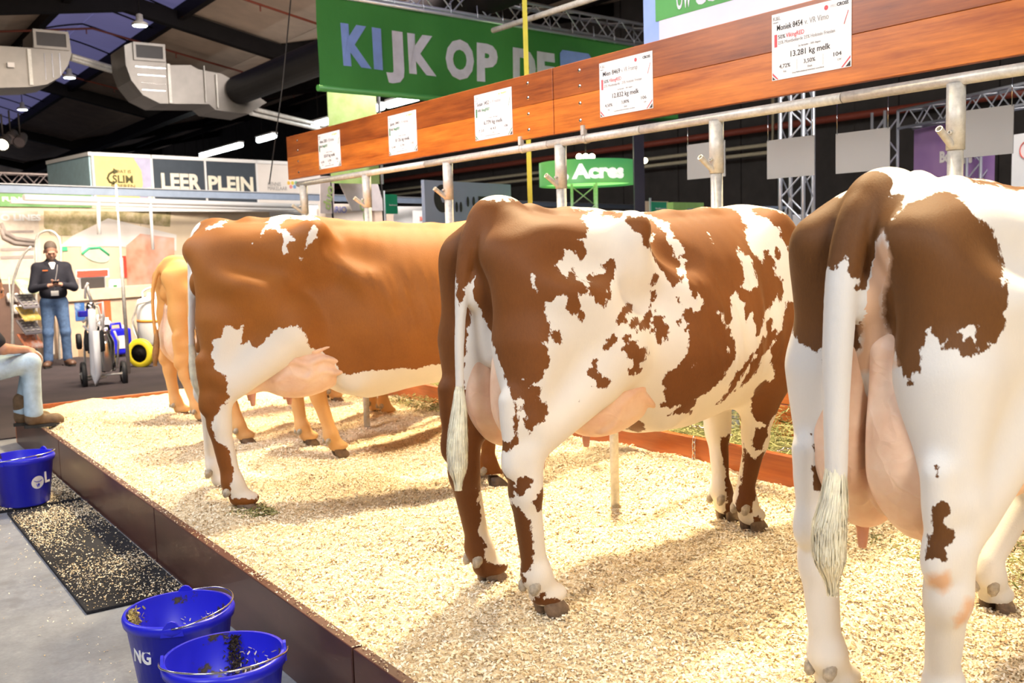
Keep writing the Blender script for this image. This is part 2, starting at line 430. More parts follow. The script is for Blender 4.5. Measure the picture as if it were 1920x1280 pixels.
# ---------------------------------------------------------------- cows
# local frame: x forward, y to the cow's left, z up, origin on the bedding between the hind feet
def bez(P, n):
    P = [np.array(p, float) for p in P]; out = []
    Q = [2 * P[0] - P[1]] + P + [2 * P[-1] - P[-2]]
    for i in range(1, len(Q) - 2):
        for t in np.linspace(0, 1, n, endpoint=False):
            a, b, c, d = Q[i - 1], Q[i], Q[i + 1], Q[i + 2]
            out.append(.5 * ((2 * b) + (c - a) * t + (2 * a - 5 * b + 4 * c - d) * t * t + (3 * b - a - 3 * c + d) * t ** 3))
    out.append(P[-1]); return out

def cow_volume(p, h):
    S = p.get('s', 1.0)                       # width / length scale of the trunk
    v = Vol((-.62, -.62, -.03), (2.75, .62, 1.62), h)
    W = p.get('w', 1.0)
    def e(x, y, z, rx, ry, rz, **k): v.ell((x, y * W, z), (rx, ry * W, rz), **k)
    top = p['top']                            # [(x, z)] back line
    tz = lambda x: float(np.interp(x, [t[0] for t in top], [t[1] for t in top]))
    bot = p['bot']; bz = lambda x: float(np.interp(x, [t[0] for t in bot], [t[1] for t in bot]))
    # barrel as a row of egg-shaped sections
    bx, bw = [q[0] for q in p['barrel']], [q[1] for q in p['barrel']]
    for x in np.arange(bx[0], bx[-1] + .01, .075):
        hw = float(np.interp(x, bx, bw)); zt, zb = tz(x) - .008, bz(x) + .008; c = (zt + zb) / 2
        e(x, 0, c, .15, hw, (zt - zb) / 2, k=.06)
        e(x, 0, c - .10 * (zt - zb), .15, hw * 1.04, (zt - zb) * .37, k=.06)
    # spine ridge and withers
    v.chain([(x, 0, tz(x) - .035) for x in (-.02, .15, .35, .6, .9, 1.15, 1.4)], [.03, .035, .035, .03, .03, .03, .035], k=.07)
    hx, hy, hz = p.get('hook', (.36, .275, 1.37)); px, py, pz = p.get('pin', (-.17, .115, 1.27))
    kn = p['hock']; st = p['stifle']
    for s, L in ((-1, p['near']), (1, p['far'])):
        q = p.get('tw', (1, 1))[0 if s < 0 else 1]
        # pelvis
        v.bone((hx, s * hy, hz), (px, s * py, pz), .05, .055, k=.10)
        v.bone((hx, s * hy, hz), (hx + .03, 0, tz(hx) - .085), .055, .06, k=.10)
        v.bone((hx, s * hy, hz), (hx + .38, s * .30, 1.02), .04, .05, k=.10)
        v.bone((px, s * py, pz), (px + .07, 0, tz(px + .1) - .07), .055, .06, k=.09)
        v.bone((px + .12, s * .09, pz + .05), (hx - .08, s * .12, tz(hx) - .13), .085, .095, k=.08)
        v.bone((px + .1, s * .13, pz - .05), (hx, s * .20, hz - .12), .09, .11, k=.10)
        e(.12, s * .17 * q, 1.20, .25, .125, .15, pitch=-.15, k=.09)
        # thigh
        hk = np.array(L['hock']); stf = np.array(L['stifle'])
        e(.09, s * .2 * q, 1.02, .20, .105, .31, pitch=.12, k=.08)
        e(-.04, s * .165 * q, 1.0, .105, .085, .30, pitch=.10, k=.06)
        v.bone((.12, s * .2 * q, 1.15), stf, .15, .11, k=.09)
        v.ell(stf + (0, 0, .01), (.115, .075, .13), k=.07)
        v.bone((-.03, s * .19 * q, .92), hk + (.02, 0, .20), .115, .065, k=.08)
        v.bone(stf + (-.03, 0, -.01), hk + (.06, 0, .13), .10, .07, k=.08)
        v.bone(stf + (-.09, -s * .01, -.12), hk + (.10, 0, .12), .075, .05, k=.08)
        v.bone(hk + (-.045, 0, .03), hk + (-.055, 0, .26), .026, .035, k=.05)     # hamstring
        # hock, cannon, fetlock
        v.bone(hk + (.02, 0, .06), hk + (.012, 0, -.08), .066, .056, k=.04)
        v.ell(hk + (-.04, 0, .035), (.042, .034, .06), k=.035)
        fe = np.array(L['fet']); ft = np.array(L['foot'])
        v.bone(hk + (.012, 0, -.06), fe + (-.006, 0, .06), .052, .043, k=.03)
        v.bone(hk + (-.015, 0, -.06), fe + (-.028, 0, .05), .03, .026, k=.03)
        v.ell(fe, (.055, .052, .06), k=.03)
        v.bone(fe, ft + (.0, 0, .07), .05, .052, k=.03)
        v.ell(ft + (.02, 0, .05), (.075, .062, .04), k=.02)
        # foreleg
        el = np.array(L['elbow']); nk = np.array(L['knee']); fe = np.array(L['ffet']); ft = np.array(L['ffoot'])
        sx = p['shoulder']
        v.ell((sx, s * .17, 1.08), (.14, .075, .32), pitch=-.22, k=.09)                # shoulder blade
        v.ell((sx + .13, s * .19, .95), (.10, .07, .12), k=.09)                         # point of shoulder
        v.bone((sx + .10, s * .185, .90), el, .12, .11, k=.08)
        v.bone(el, nk + (0, 0, .06), .105, .066, k=.06)
        v.bone(el + (-.05, 0, .05), nk + (-.02, 0, .16), .05, .035, k=.06)
        v.ell(nk, (.06, .056, .07), k=.035)
        v.bone(nk, fe + (0, 0, .05), .05, .04, k=.03)
        v.ell(fe, (.052, .05, .055), k=.03)
        v.bone(fe, ft + (.01, 0, .06), .048, .05, k=.03)
        v.ell(ft + (.02, 0, .05), (.07, .058, .035), k=.02)
    # twist between the thighs, hollow before the hooks, furrow behind the shoulder
    for s in (-1, 1):
        v.ell((hx + .19, s * .33 * W, tz(hx + .2) - .14), (.13, .07, .075), pitch=-.3, k=.10, op='sub')
        v.ell((.09, s * .315, 1.25), (.15, .04, .06), pitch=-.35, k=.10, op='sub')
        v.ell((p['shoulder'] - .2, s * .385 * W, .98), (.03, .06, .22), k=.08, op='sub')
        for i in range(4): v.ell((1.05 - i * .095, s * .425 * W, 1.02), (.016, .055, .20), pitch=.25, k=.07, op='sub')
        if p.get('flank'): v.bone((.33, s * .21, .95), (.64, s * .20, bz(.64) + .10), .06, .05, k=.12)
    v.ell((-.27, 0, .93), (.13, .045, .30), pitch=.1, k=.09, op='sub')
    v.bone((-.075, 0, 1.33), (-.085, 0, 1.15), .055, .058, k=.05); v.bone((-.085, 0, 1.15), (-.03, 0, .90), .055, .06, k=.05); v.ell((-.135, 0, 1.13), (.035, .028, .055), k=.04)
    # neck, brisket, head lowered to the feed
    N = p.get('neck', [(1.45, 0, 1.18), (1.75, 0, 1.02), (2.02, 0, .80)])
    v.chain(N, [.23, .17, .13], k=.14)
    v.chain([(N[0][0], 0, .98), (N[1][0] - .02, 0, .86), (2.0, 0, .72)], [.21, .15, .11], k=.14)
    v.ell((p.get('brx', 1.43), 0, p.get('brz', .66)), (.22, .12, .15), k=.12)
    hd = np.array(N[2]) + (.05, 0, -.02)
    v.bone(hd, hd + (.12, 0, -.10), .125, .12, k=.08); v.bone(hd + (.12, 0, -.10), hd + (.30, 0, -.36), .105, .07, k=.07)
    v.ell(hd + (.33, 0, -.41), (.075, .075, .06), k=.05)
    for s in (-1, 1):
        v.ell(hd + (.17, s * .095, -.08), (.04, .03, .035), k=.03)
        v.ell(hd + (.115, s * .115, -.1), (.05, .045, .07), k=.05)
        v.ell(hd + (-.0, s * .2, .04), (.045, .11, .022), rollx=s * -.15, k=.03)
        v.ell(hd + (.01, s * .2, .035), (.025, .09, .016), rollx=s * -.15, k=.02, op='sub')
    for fn in p.get('extra', []): fn(v)
    # tail
    T = bez(p['tail'], 5); n = len(T); R = np.interp(np.linspace(0, 1, n), *p.get('tailr', ([0, .25, .5, 1], [.045, .042, .03, .017])))
    n0 = max(2, n // 5)
    v.chain(T[:n0 + 1], R[:n0 + 1], k=.035); v.chain(T[n0:], R[n0:], k=.008)
    return v

def side(s, h, f, st, el, kn, ff, ffo, fet=None, ffet=None):
    return dict(hock=(h[0], h[1], h[2]), foot=f, stifle=st, elbow=el, knee=kn, ffoot=ffo,
                fet=fet or (f[0] - .035, f[1], f[2] + .14), ffet=ffet or (ffo[0] - .03, ffo[1], ffo[2] + .13))

def udder_volume(u, h):
    """u: rear / fore lobe centres and sizes, both sides mirrored"""
    v = Vol((-.35, -.36, .20), (1.0, .36, 1.15), h)
    for s in (-1, 1):
        x, y, z, a, b, c = u['rear']; v.ell((x, s * y, z), (a, b, c), pitch=u.get('rp', .25), k=.05)
        v.bone((x - a * .45, s * y * .6, u['att']), (x - a * .25, s * y, z), .062, b * .88, k=.08)
        x2, y2, z2, a2, b2, c2 = u['fore']; v.ell((x2, s * y2, z2), (a2, b2, c2), pitch=u.get('fp', .25), k=.06)
        if 'belly' in u:
            xb, zb = u['belly']; v.bone((x2 + a2 * .5, s * y2, z2 + .03), (xb, s * .06, zb), b2 * .6, .03, k=.06)
        for V in u.get('veins', []):
            v.chain([(q[0], s * q[1], q[2]) for q in bez(V, 4)], [.009] * 99, k=.018)
    v.ell((u['rear'][0] - u['rear'][3], 0, u['rear'][2] + .05), (.07, .004, .24), k=.035, op='sub')
    return v

def coat_groups(p, P):
    """which animal region every vertex belongs to: 0 body + near legs, 1 far hind leg, 2 far foreleg, 3 tail"""
    g = np.zeros(len(P), int)
    x, y, z = P.T
    g[(y > .05) & (x < .6) & (z < .76)] = 1
    g[(y > .02) & (x > .85) & (z < .56)] = 2
    T = np.array(bez(p['tail'], 5)); n = len(T); R = np.interp(np.linspace(0, 1, n), *p['tailr'])
    d = np.min(np.linalg.norm(P[:, None] - T[None, 6:], axis=2) - R[None, 6:], axis=1)
    g[d < .022] = 3
    return g

C2P = dict(org=(2.09, 3.04, .30), yaw=.065,
    top=[(-.35, 1.40), (-.12, 1.40), (.03, 1.445), (.2, 1.43), (.47, 1.395), (.87, 1.40), (1.1, 1.41), (1.3, 1.415), (1.5, 1.37), (1.9, 1.15)],
    bot=[(.2, .80), (.45, .60), (.66, .50), (.9, .49), (1.15, .53), (1.4, .52), (1.7, .72)],
    barrel=[(.30, .20), (.45, .24), (.6, .29), (.75, .335), (.9, .355), (1.05, .35), (1.2, .31), (1.33, .27), (1.45, .22)],
    w=1.0, shoulder=1.38, hock=0, stifle=0, flank=1, hook=(.43, .255, 1.325), pin=(-.08, .11, 1.27), brx=1.56, brz=.66, tw=(1, .85),
    near=side(-1, (-.105, -.225, .50), (.0, -.20, -.03), (.34, -.25, .86), (1.37, -.18, .72), (1.36, -.11, .38), None, (1.35, -.08, -.03)),
    far=side(1, (-.09, .18, .50), (.035, .19, -.03), (.31, .22, .84), (1.36, .20, .72), (1.41, .15, .38), None, (1.41, .11, -.03)),
    tail=[(.05, 0, 1.42), (-.05, 0, 1.41), (-.13, .0, 1.33), (-.17, .0, 1.2), (-.19, .0, 1.03), (-.20, .0, .9), (-.205, .0, .74), (-.21, 0, .62)],
    udder=dict(rear=(.06, .085, .72, .16, .10, .20), fore=(.42, .10, .68, .22, .13, .13), att=.97, belly=(.85, .56)))
C2P['tailr'] = ([0, .2, .4, .6, 1], [.045, .04, .028, .018, .014])
C2P['far']['hock'] = (-.09, .165, .50)
C1P = dict(org=(1.80, 5.22, .30), yaw=-.28,
    top=[(-.35, 1.40), (-.12, 1.39), (0, 1.435), (.2, 1.48), (.46, 1.45), (.97, 1.415), (1.1, 1.41), (1.3, 1.40), (1.5, 1.36), (1.9, 1.15)],
    bot=[(.2, .80), (.45, .60), (.6, .50), (.75, .46), (1.0, .51), (1.25, .53), (1.4, .55), (1.7, .72)],
    barrel=[(.30, .20), (.45, .24), (.6, .29), (.75, .335), (.9, .355), (1.05, .35), (1.2, .31), (1.33, .27), (1.45, .22)],
    w=1.0, shoulder=1.38, hock=0, stifle=0, flank=1, hook=(.45, .255, 1.37), pin=(-.12, .11, 1.31), brx=1.56, brz=.66, tw=(1, .9),
    near=side(-1, (-.105, -.245, .49), (.01, -.25, -.03), (.33, -.25, .84), (1.37, -.18, .72), (1.43, -.11, .33), None, (1.44, -.10, -.10)),
    far=side(1, (-.14, .22, .50), (-.05, .25, -.03), (.31, .24, .84), (1.36, .20, .72), (1.41, .15, .38), None, (1.41, .12, -.10)),
    tail=[(.03, 0, 1.42), (-.07, 0, 1.41), (-.15, .03, 1.33), (-.18, .05, 1.2), (-.20, .07, 1.03), (-.21, .09, .9), (-.19, .10, .74), (-.19, .11, .66)],
    tailr=([0, .2, .4, .6, 1], [.045, .04, .028, .018, .015]),
    udder=dict(rear=(.08, .09, .69, .17, .11, .19), fore=(.42, .11, .64, .24, .14, .14), att=.97, belly=(.85, .53)))
C3P = dict(org=(2.38, 1.62, .30), yaw=.05,
    top=[(-.35, 1.40), (-.12, 1.40), (.03, 1.455), (.15, 1.46), (.3, 1.45), (.52, 1.42), (.7, 1.42), (.97, 1.415), (1.1, 1.41), (1.3, 1.42), (1.5, 1.36), (1.9, 1.15)],
    bot=[(.2, .80), (.45, .60), (.6, .52), (.75, .50), (1.0, .50), (1.25, .53), (1.4, .55), (1.7, .72)],
    barrel=[(.30, .20), (.45, .24), (.6, .29), (.75, .335), (.9, .355), (1.05, .35), (1.2, .31), (1.33, .27), (1.45, .22)],
    w=1.0, shoulder=1.38, hock=0, stifle=0, flank=1, hook=(.45, .255, 1.335), pin=(-.11, .13, 1.28), brx=1.56, brz=.66,
    near=side(-1, (-.085, -.225, .44), (.03, -.18, -.05), (.33, -.25, .84), (1.37, -.18, .72), (1.43, -.11, .36), None, (1.44, -.10, -.03)),
    far=side(1, (-.07, .17, .44), (.0, .16, -.05), (.31, .25, .84), (1.36, .20, .72), (1.22, .17, .33), None, (1.02, .19, -.06)),
    tail=[(.06, 0, 1.43), (-.05, 0, 1.43), (-.15, .0, 1.36), (-.19, .015, 1.2), (-.20, .02, 1.03), (-.20, .02, .9), (-.20, .02, .74), (-.20, .02, .6)],
    tailr=([0, .1, .25, .5, 1], [.055, .055, .05, .04, .026]),
    udder=dict(rear=(.03, .08, .70, .14, .10, .215), fore=(.38, .10, .66, .22, .13, .13), att=.95, belly=(.85, .53)))

for _q in (C1P, C2P, C3P):
    for _l in ('near', 'far'): _q[_l]['stifle'] = (_q[_l]['stifle'][0], _q[_l]['stifle'][1] * .96, .885)
C1P['tw'] = (1, .55); C1P['far']['hock'] = (-.10, .17, .50); C1P['far']['foot'] = (-.06, .24, -.03)
C1P['near']['hock'] = (-.085, -.245, .49)
C1P['tail'] = [(.03, 0, 1.42), (-.07, 0, 1.41), (-.135, .03, 1.33), (-.15, .04, 1.2), (-.165, .05, 1.03), (-.175, .06, .9), (-.18, .06, .74), (-.17, .06, .66)]
C3P['tw'] = (1, .82); C3P['far']['stifle'] = (.31, .20, .885)
C3P['top'] = [(-.35, 1.38), (-.12, 1.38), (.03, 1.43), (.15, 1.455), (.3, 1.44), (.52, 1.41), (.7, 1.42), (.97, 1.415), (1.1, 1.41), (1.3, 1.42), (1.5, 1.36), (1.9, 1.15)]
C3P['tail'] = [(.06, 0, 1.415), (-.05, 0, 1.40), (-.14, .0, 1.34), (-.185, .01, 1.2), (-.20, .015, 1.03), (-.20, .02, .9), (-.20, .02, .74), (-.20, .02, .6)]
C3P['tailr'] = ([0, .1, .25, .5, 1], [.05, .052, .048, .04, .026])
C3P['udder'] = dict(rear=(.03, .085, .69, .14, .11, .23), fore=(.38, .10, .66, .22, .13, .13), att=.97, belly=(.85, .53))
C1P['udder'] = dict(rear=(.08, .09, .71, .17, .11, .17), fore=(.40, .11, .67, .25, .14, .15), att=.97, belly=(.85, .53))

C1P['udder'] = dict(rear=(.08, .10, .71, .17, .12, .17), fore=(.40, .150, .685, .26, .15, .165), att=.97, belly=(.85, .53))
C2P['udder'] = dict(rear=(.06, .085, .72, .16, .10, .20), fore=(.42, .135, .70, .24, .135, .145), att=.97, belly=(.85, .56))
C3P['udder'] = dict(rear=(.02, .085, .69, .15, .115, .23), fore=(.38, .13, .68, .23, .14, .14), att=.99, belly=(.85, .53))
def poly_sd(S, poly):
    """signed distance (negative inside) of chart points to a polygon"""
    V = np.array(poly, float); E = np.roll(V, -1, 0) - V
    best = np.full(len(S), 1e9); ins = np.zeros(len(S), bool)
    for v, e in zip(V, E):
        w = S - v; t = np.clip((w @ e) / (e @ e + 1e-12), 0, 1)
        d = w - t[:, None] * e; best = np.minimum(best, (d * d).sum(1))
        c = (S[:, 1] >= v[1]) != (S[:, 1] >= v[1] + e[1])
        x = v[0] + (S[:, 1] - v[1]) * e[0] / (e[1] if abs(e[1]) > 1e-12 else 1e-12)
        ins ^= c & (S[:, 0] < x)
    d = np.sqrt(best); return np.where(ins, -d, d)

def coat_fields(p, coat, P):
    """patch: <0 brown, >0 white; skin: <0 bare pink skin"""
    a = coat['ang']; A = np.array([math.sin(a), -math.cos(a)]); S = np.stack([P[:, :2] @ A, P[:, 2]], 1)
    g = coat_groups(p, P); patch = np.full(len(P), .3); skin = np.full(len(P), .3)
    for gi, kind, poly in coat['polys']:
        m = g == gi
        if not m.any(): continue
        lo = np.min(poly, 0) - .05; hi = np.max(poly, 0) + .05
        if kind != 'b' or True: q = m
        Q = S[q]; d = poly_sd(Q, poly)
        if kind == 'b': patch[q] = np.minimum(patch[q], d)
        elif kind == 'w': patch[q] = np.maximum(patch[q], -d)
        else: skin[q] = np.minimum(skin[q], d)
    return np.clip(patch, -.3, .3), np.clip(skin, -.3, .3)
COAT = {}
COAT['C1P'] = dict(ang=1.3848, polys=[
 (0, 'b', [(-0.846,2.008),(0.24,2.022),(1.404,2.025),(2.658,2.038),(2.696,1.073),(2.722,0.065),(2.722,-0.935),(1.356,-0.774),(0.19,-0.516),(-0.908,-0.507),(-0.868,0.345),(-0.842,1.172)]),
 (0, 'w', [(-0.06,1.426),(-0.022,1.442),(0.014,1.459),(0.048,1.471),(0.037,1.449),(0.029,1.429),(-0.014,1.422),(-0.052,1.415)]),
 (0, 'w', [(0.048,1.494),(0.09,1.501),(0.2,1.509),(0.272,1.506),(0.272,1.491),(0.167,1.499),(0.093,1.489)]),
 (0, 'w', [(0.272,1.512),(0.368,1.499),(0.447,1.485),(0.529,1.46),(0.491,1.449),(0.429,1.454),(0.363,1.472),(0.339,1.456),(0.313,1.433),(0.324,1.413),(0.362,1.403),(0.373,1.369),(0.401,1.36),(0.412,1.345),(0.372,1.347),(0.357,1.32),(0.354,1.293),(0.36,1.281),(0.34,1.282),(0.333,1.321),(0.345,1.348),(0.332,1.382),(0.308,1.404),(0.274,1.414),(0.248,1.406),(0.227,1.373),(0.231,1.401),(0.255,1.44),(0.239,1.447),(0.256,1.472)]),
 (0, 'w', [(0.497,1.421),(0.516,1.407),(0.52,1.381),(0.488,1.332),(0.466,1.325),(0.459,1.297),(0.449,1.3),(0.453,1.339),(0.468,1.377),(0.48,1.405)]),
 (0, 'w', [(0.418,1.263),(0.438,1.254),(0.423,1.246)]),
 (0, 'w', [(0.184,1.337),(0.192,1.347),(0.198,1.342),(0.189,1.333)]),
 (0, 'w', [(0.022,0.876),(0.031,0.921),(0.07,0.932),(0.103,0.897),(0.126,0.942),(0.114,0.869),(0.105,0.83),(0.149,0.84),(0.173,0.801),(0.213,0.825),(0.242,0.863),(0.269,0.889),(0.302,0.902),(0.348,0.913),(0.393,0.918),(0.424,0.876),(0.44,0.841),(0.444,0.799),(0.48,0.773),(0.501,0.792),(0.512,0.763),(0.569,0.704),(0.593,0.66),(0.632,0.63),(0.7,0.64),(0.755,0.651),(0.837,0.646),(0.934,0.654),(0.989,0.634),(1.06,0.651),(1.117,0.66),(1.197,0.675),(1.58,0.647),(1.565,0.42),(1.354,0.406),(1.146,0.41),(0.938,0.411),(0.735,0.404),(0.501,0.486),(0.306,0.594),(0.201,0.561),(0.162,0.549),(0.125,0.551),(0.104,0.448),(0.084,0.339),(0.09,0.23),(0.097,0.133),(0.143,0.045),(0.149,0.007),(0.119,0.027),(0.055,0.038),(0.016,0.032),(0.016,0.104),(0.031,0.182),(0.019,0.291),(-0.03,0.334),(-0.052,0.377),(-0.055,0.443),(-0.018,0.496),(-0.01,0.529),(0.015,0.533),(0.038,0.573),(0.031,0.68),(-0.007,0.694),(-0.026,0.72),(-0.042,0.772),(-0.026,0.824),(-0.037,0.851)]),
 (3, 'w', [(-0.499,1.035),(-0.298,1.035),(-0.097,1.032),(0.11,1.033),(0.316,1.033),(0.307,0.815),(0.295,0.6),(0.294,0.383),(0.087,0.383),(-0.12,0.383),(-0.327,0.384),(-0.532,0.384),(-0.528,0.602),(-0.517,0.819)]),
])
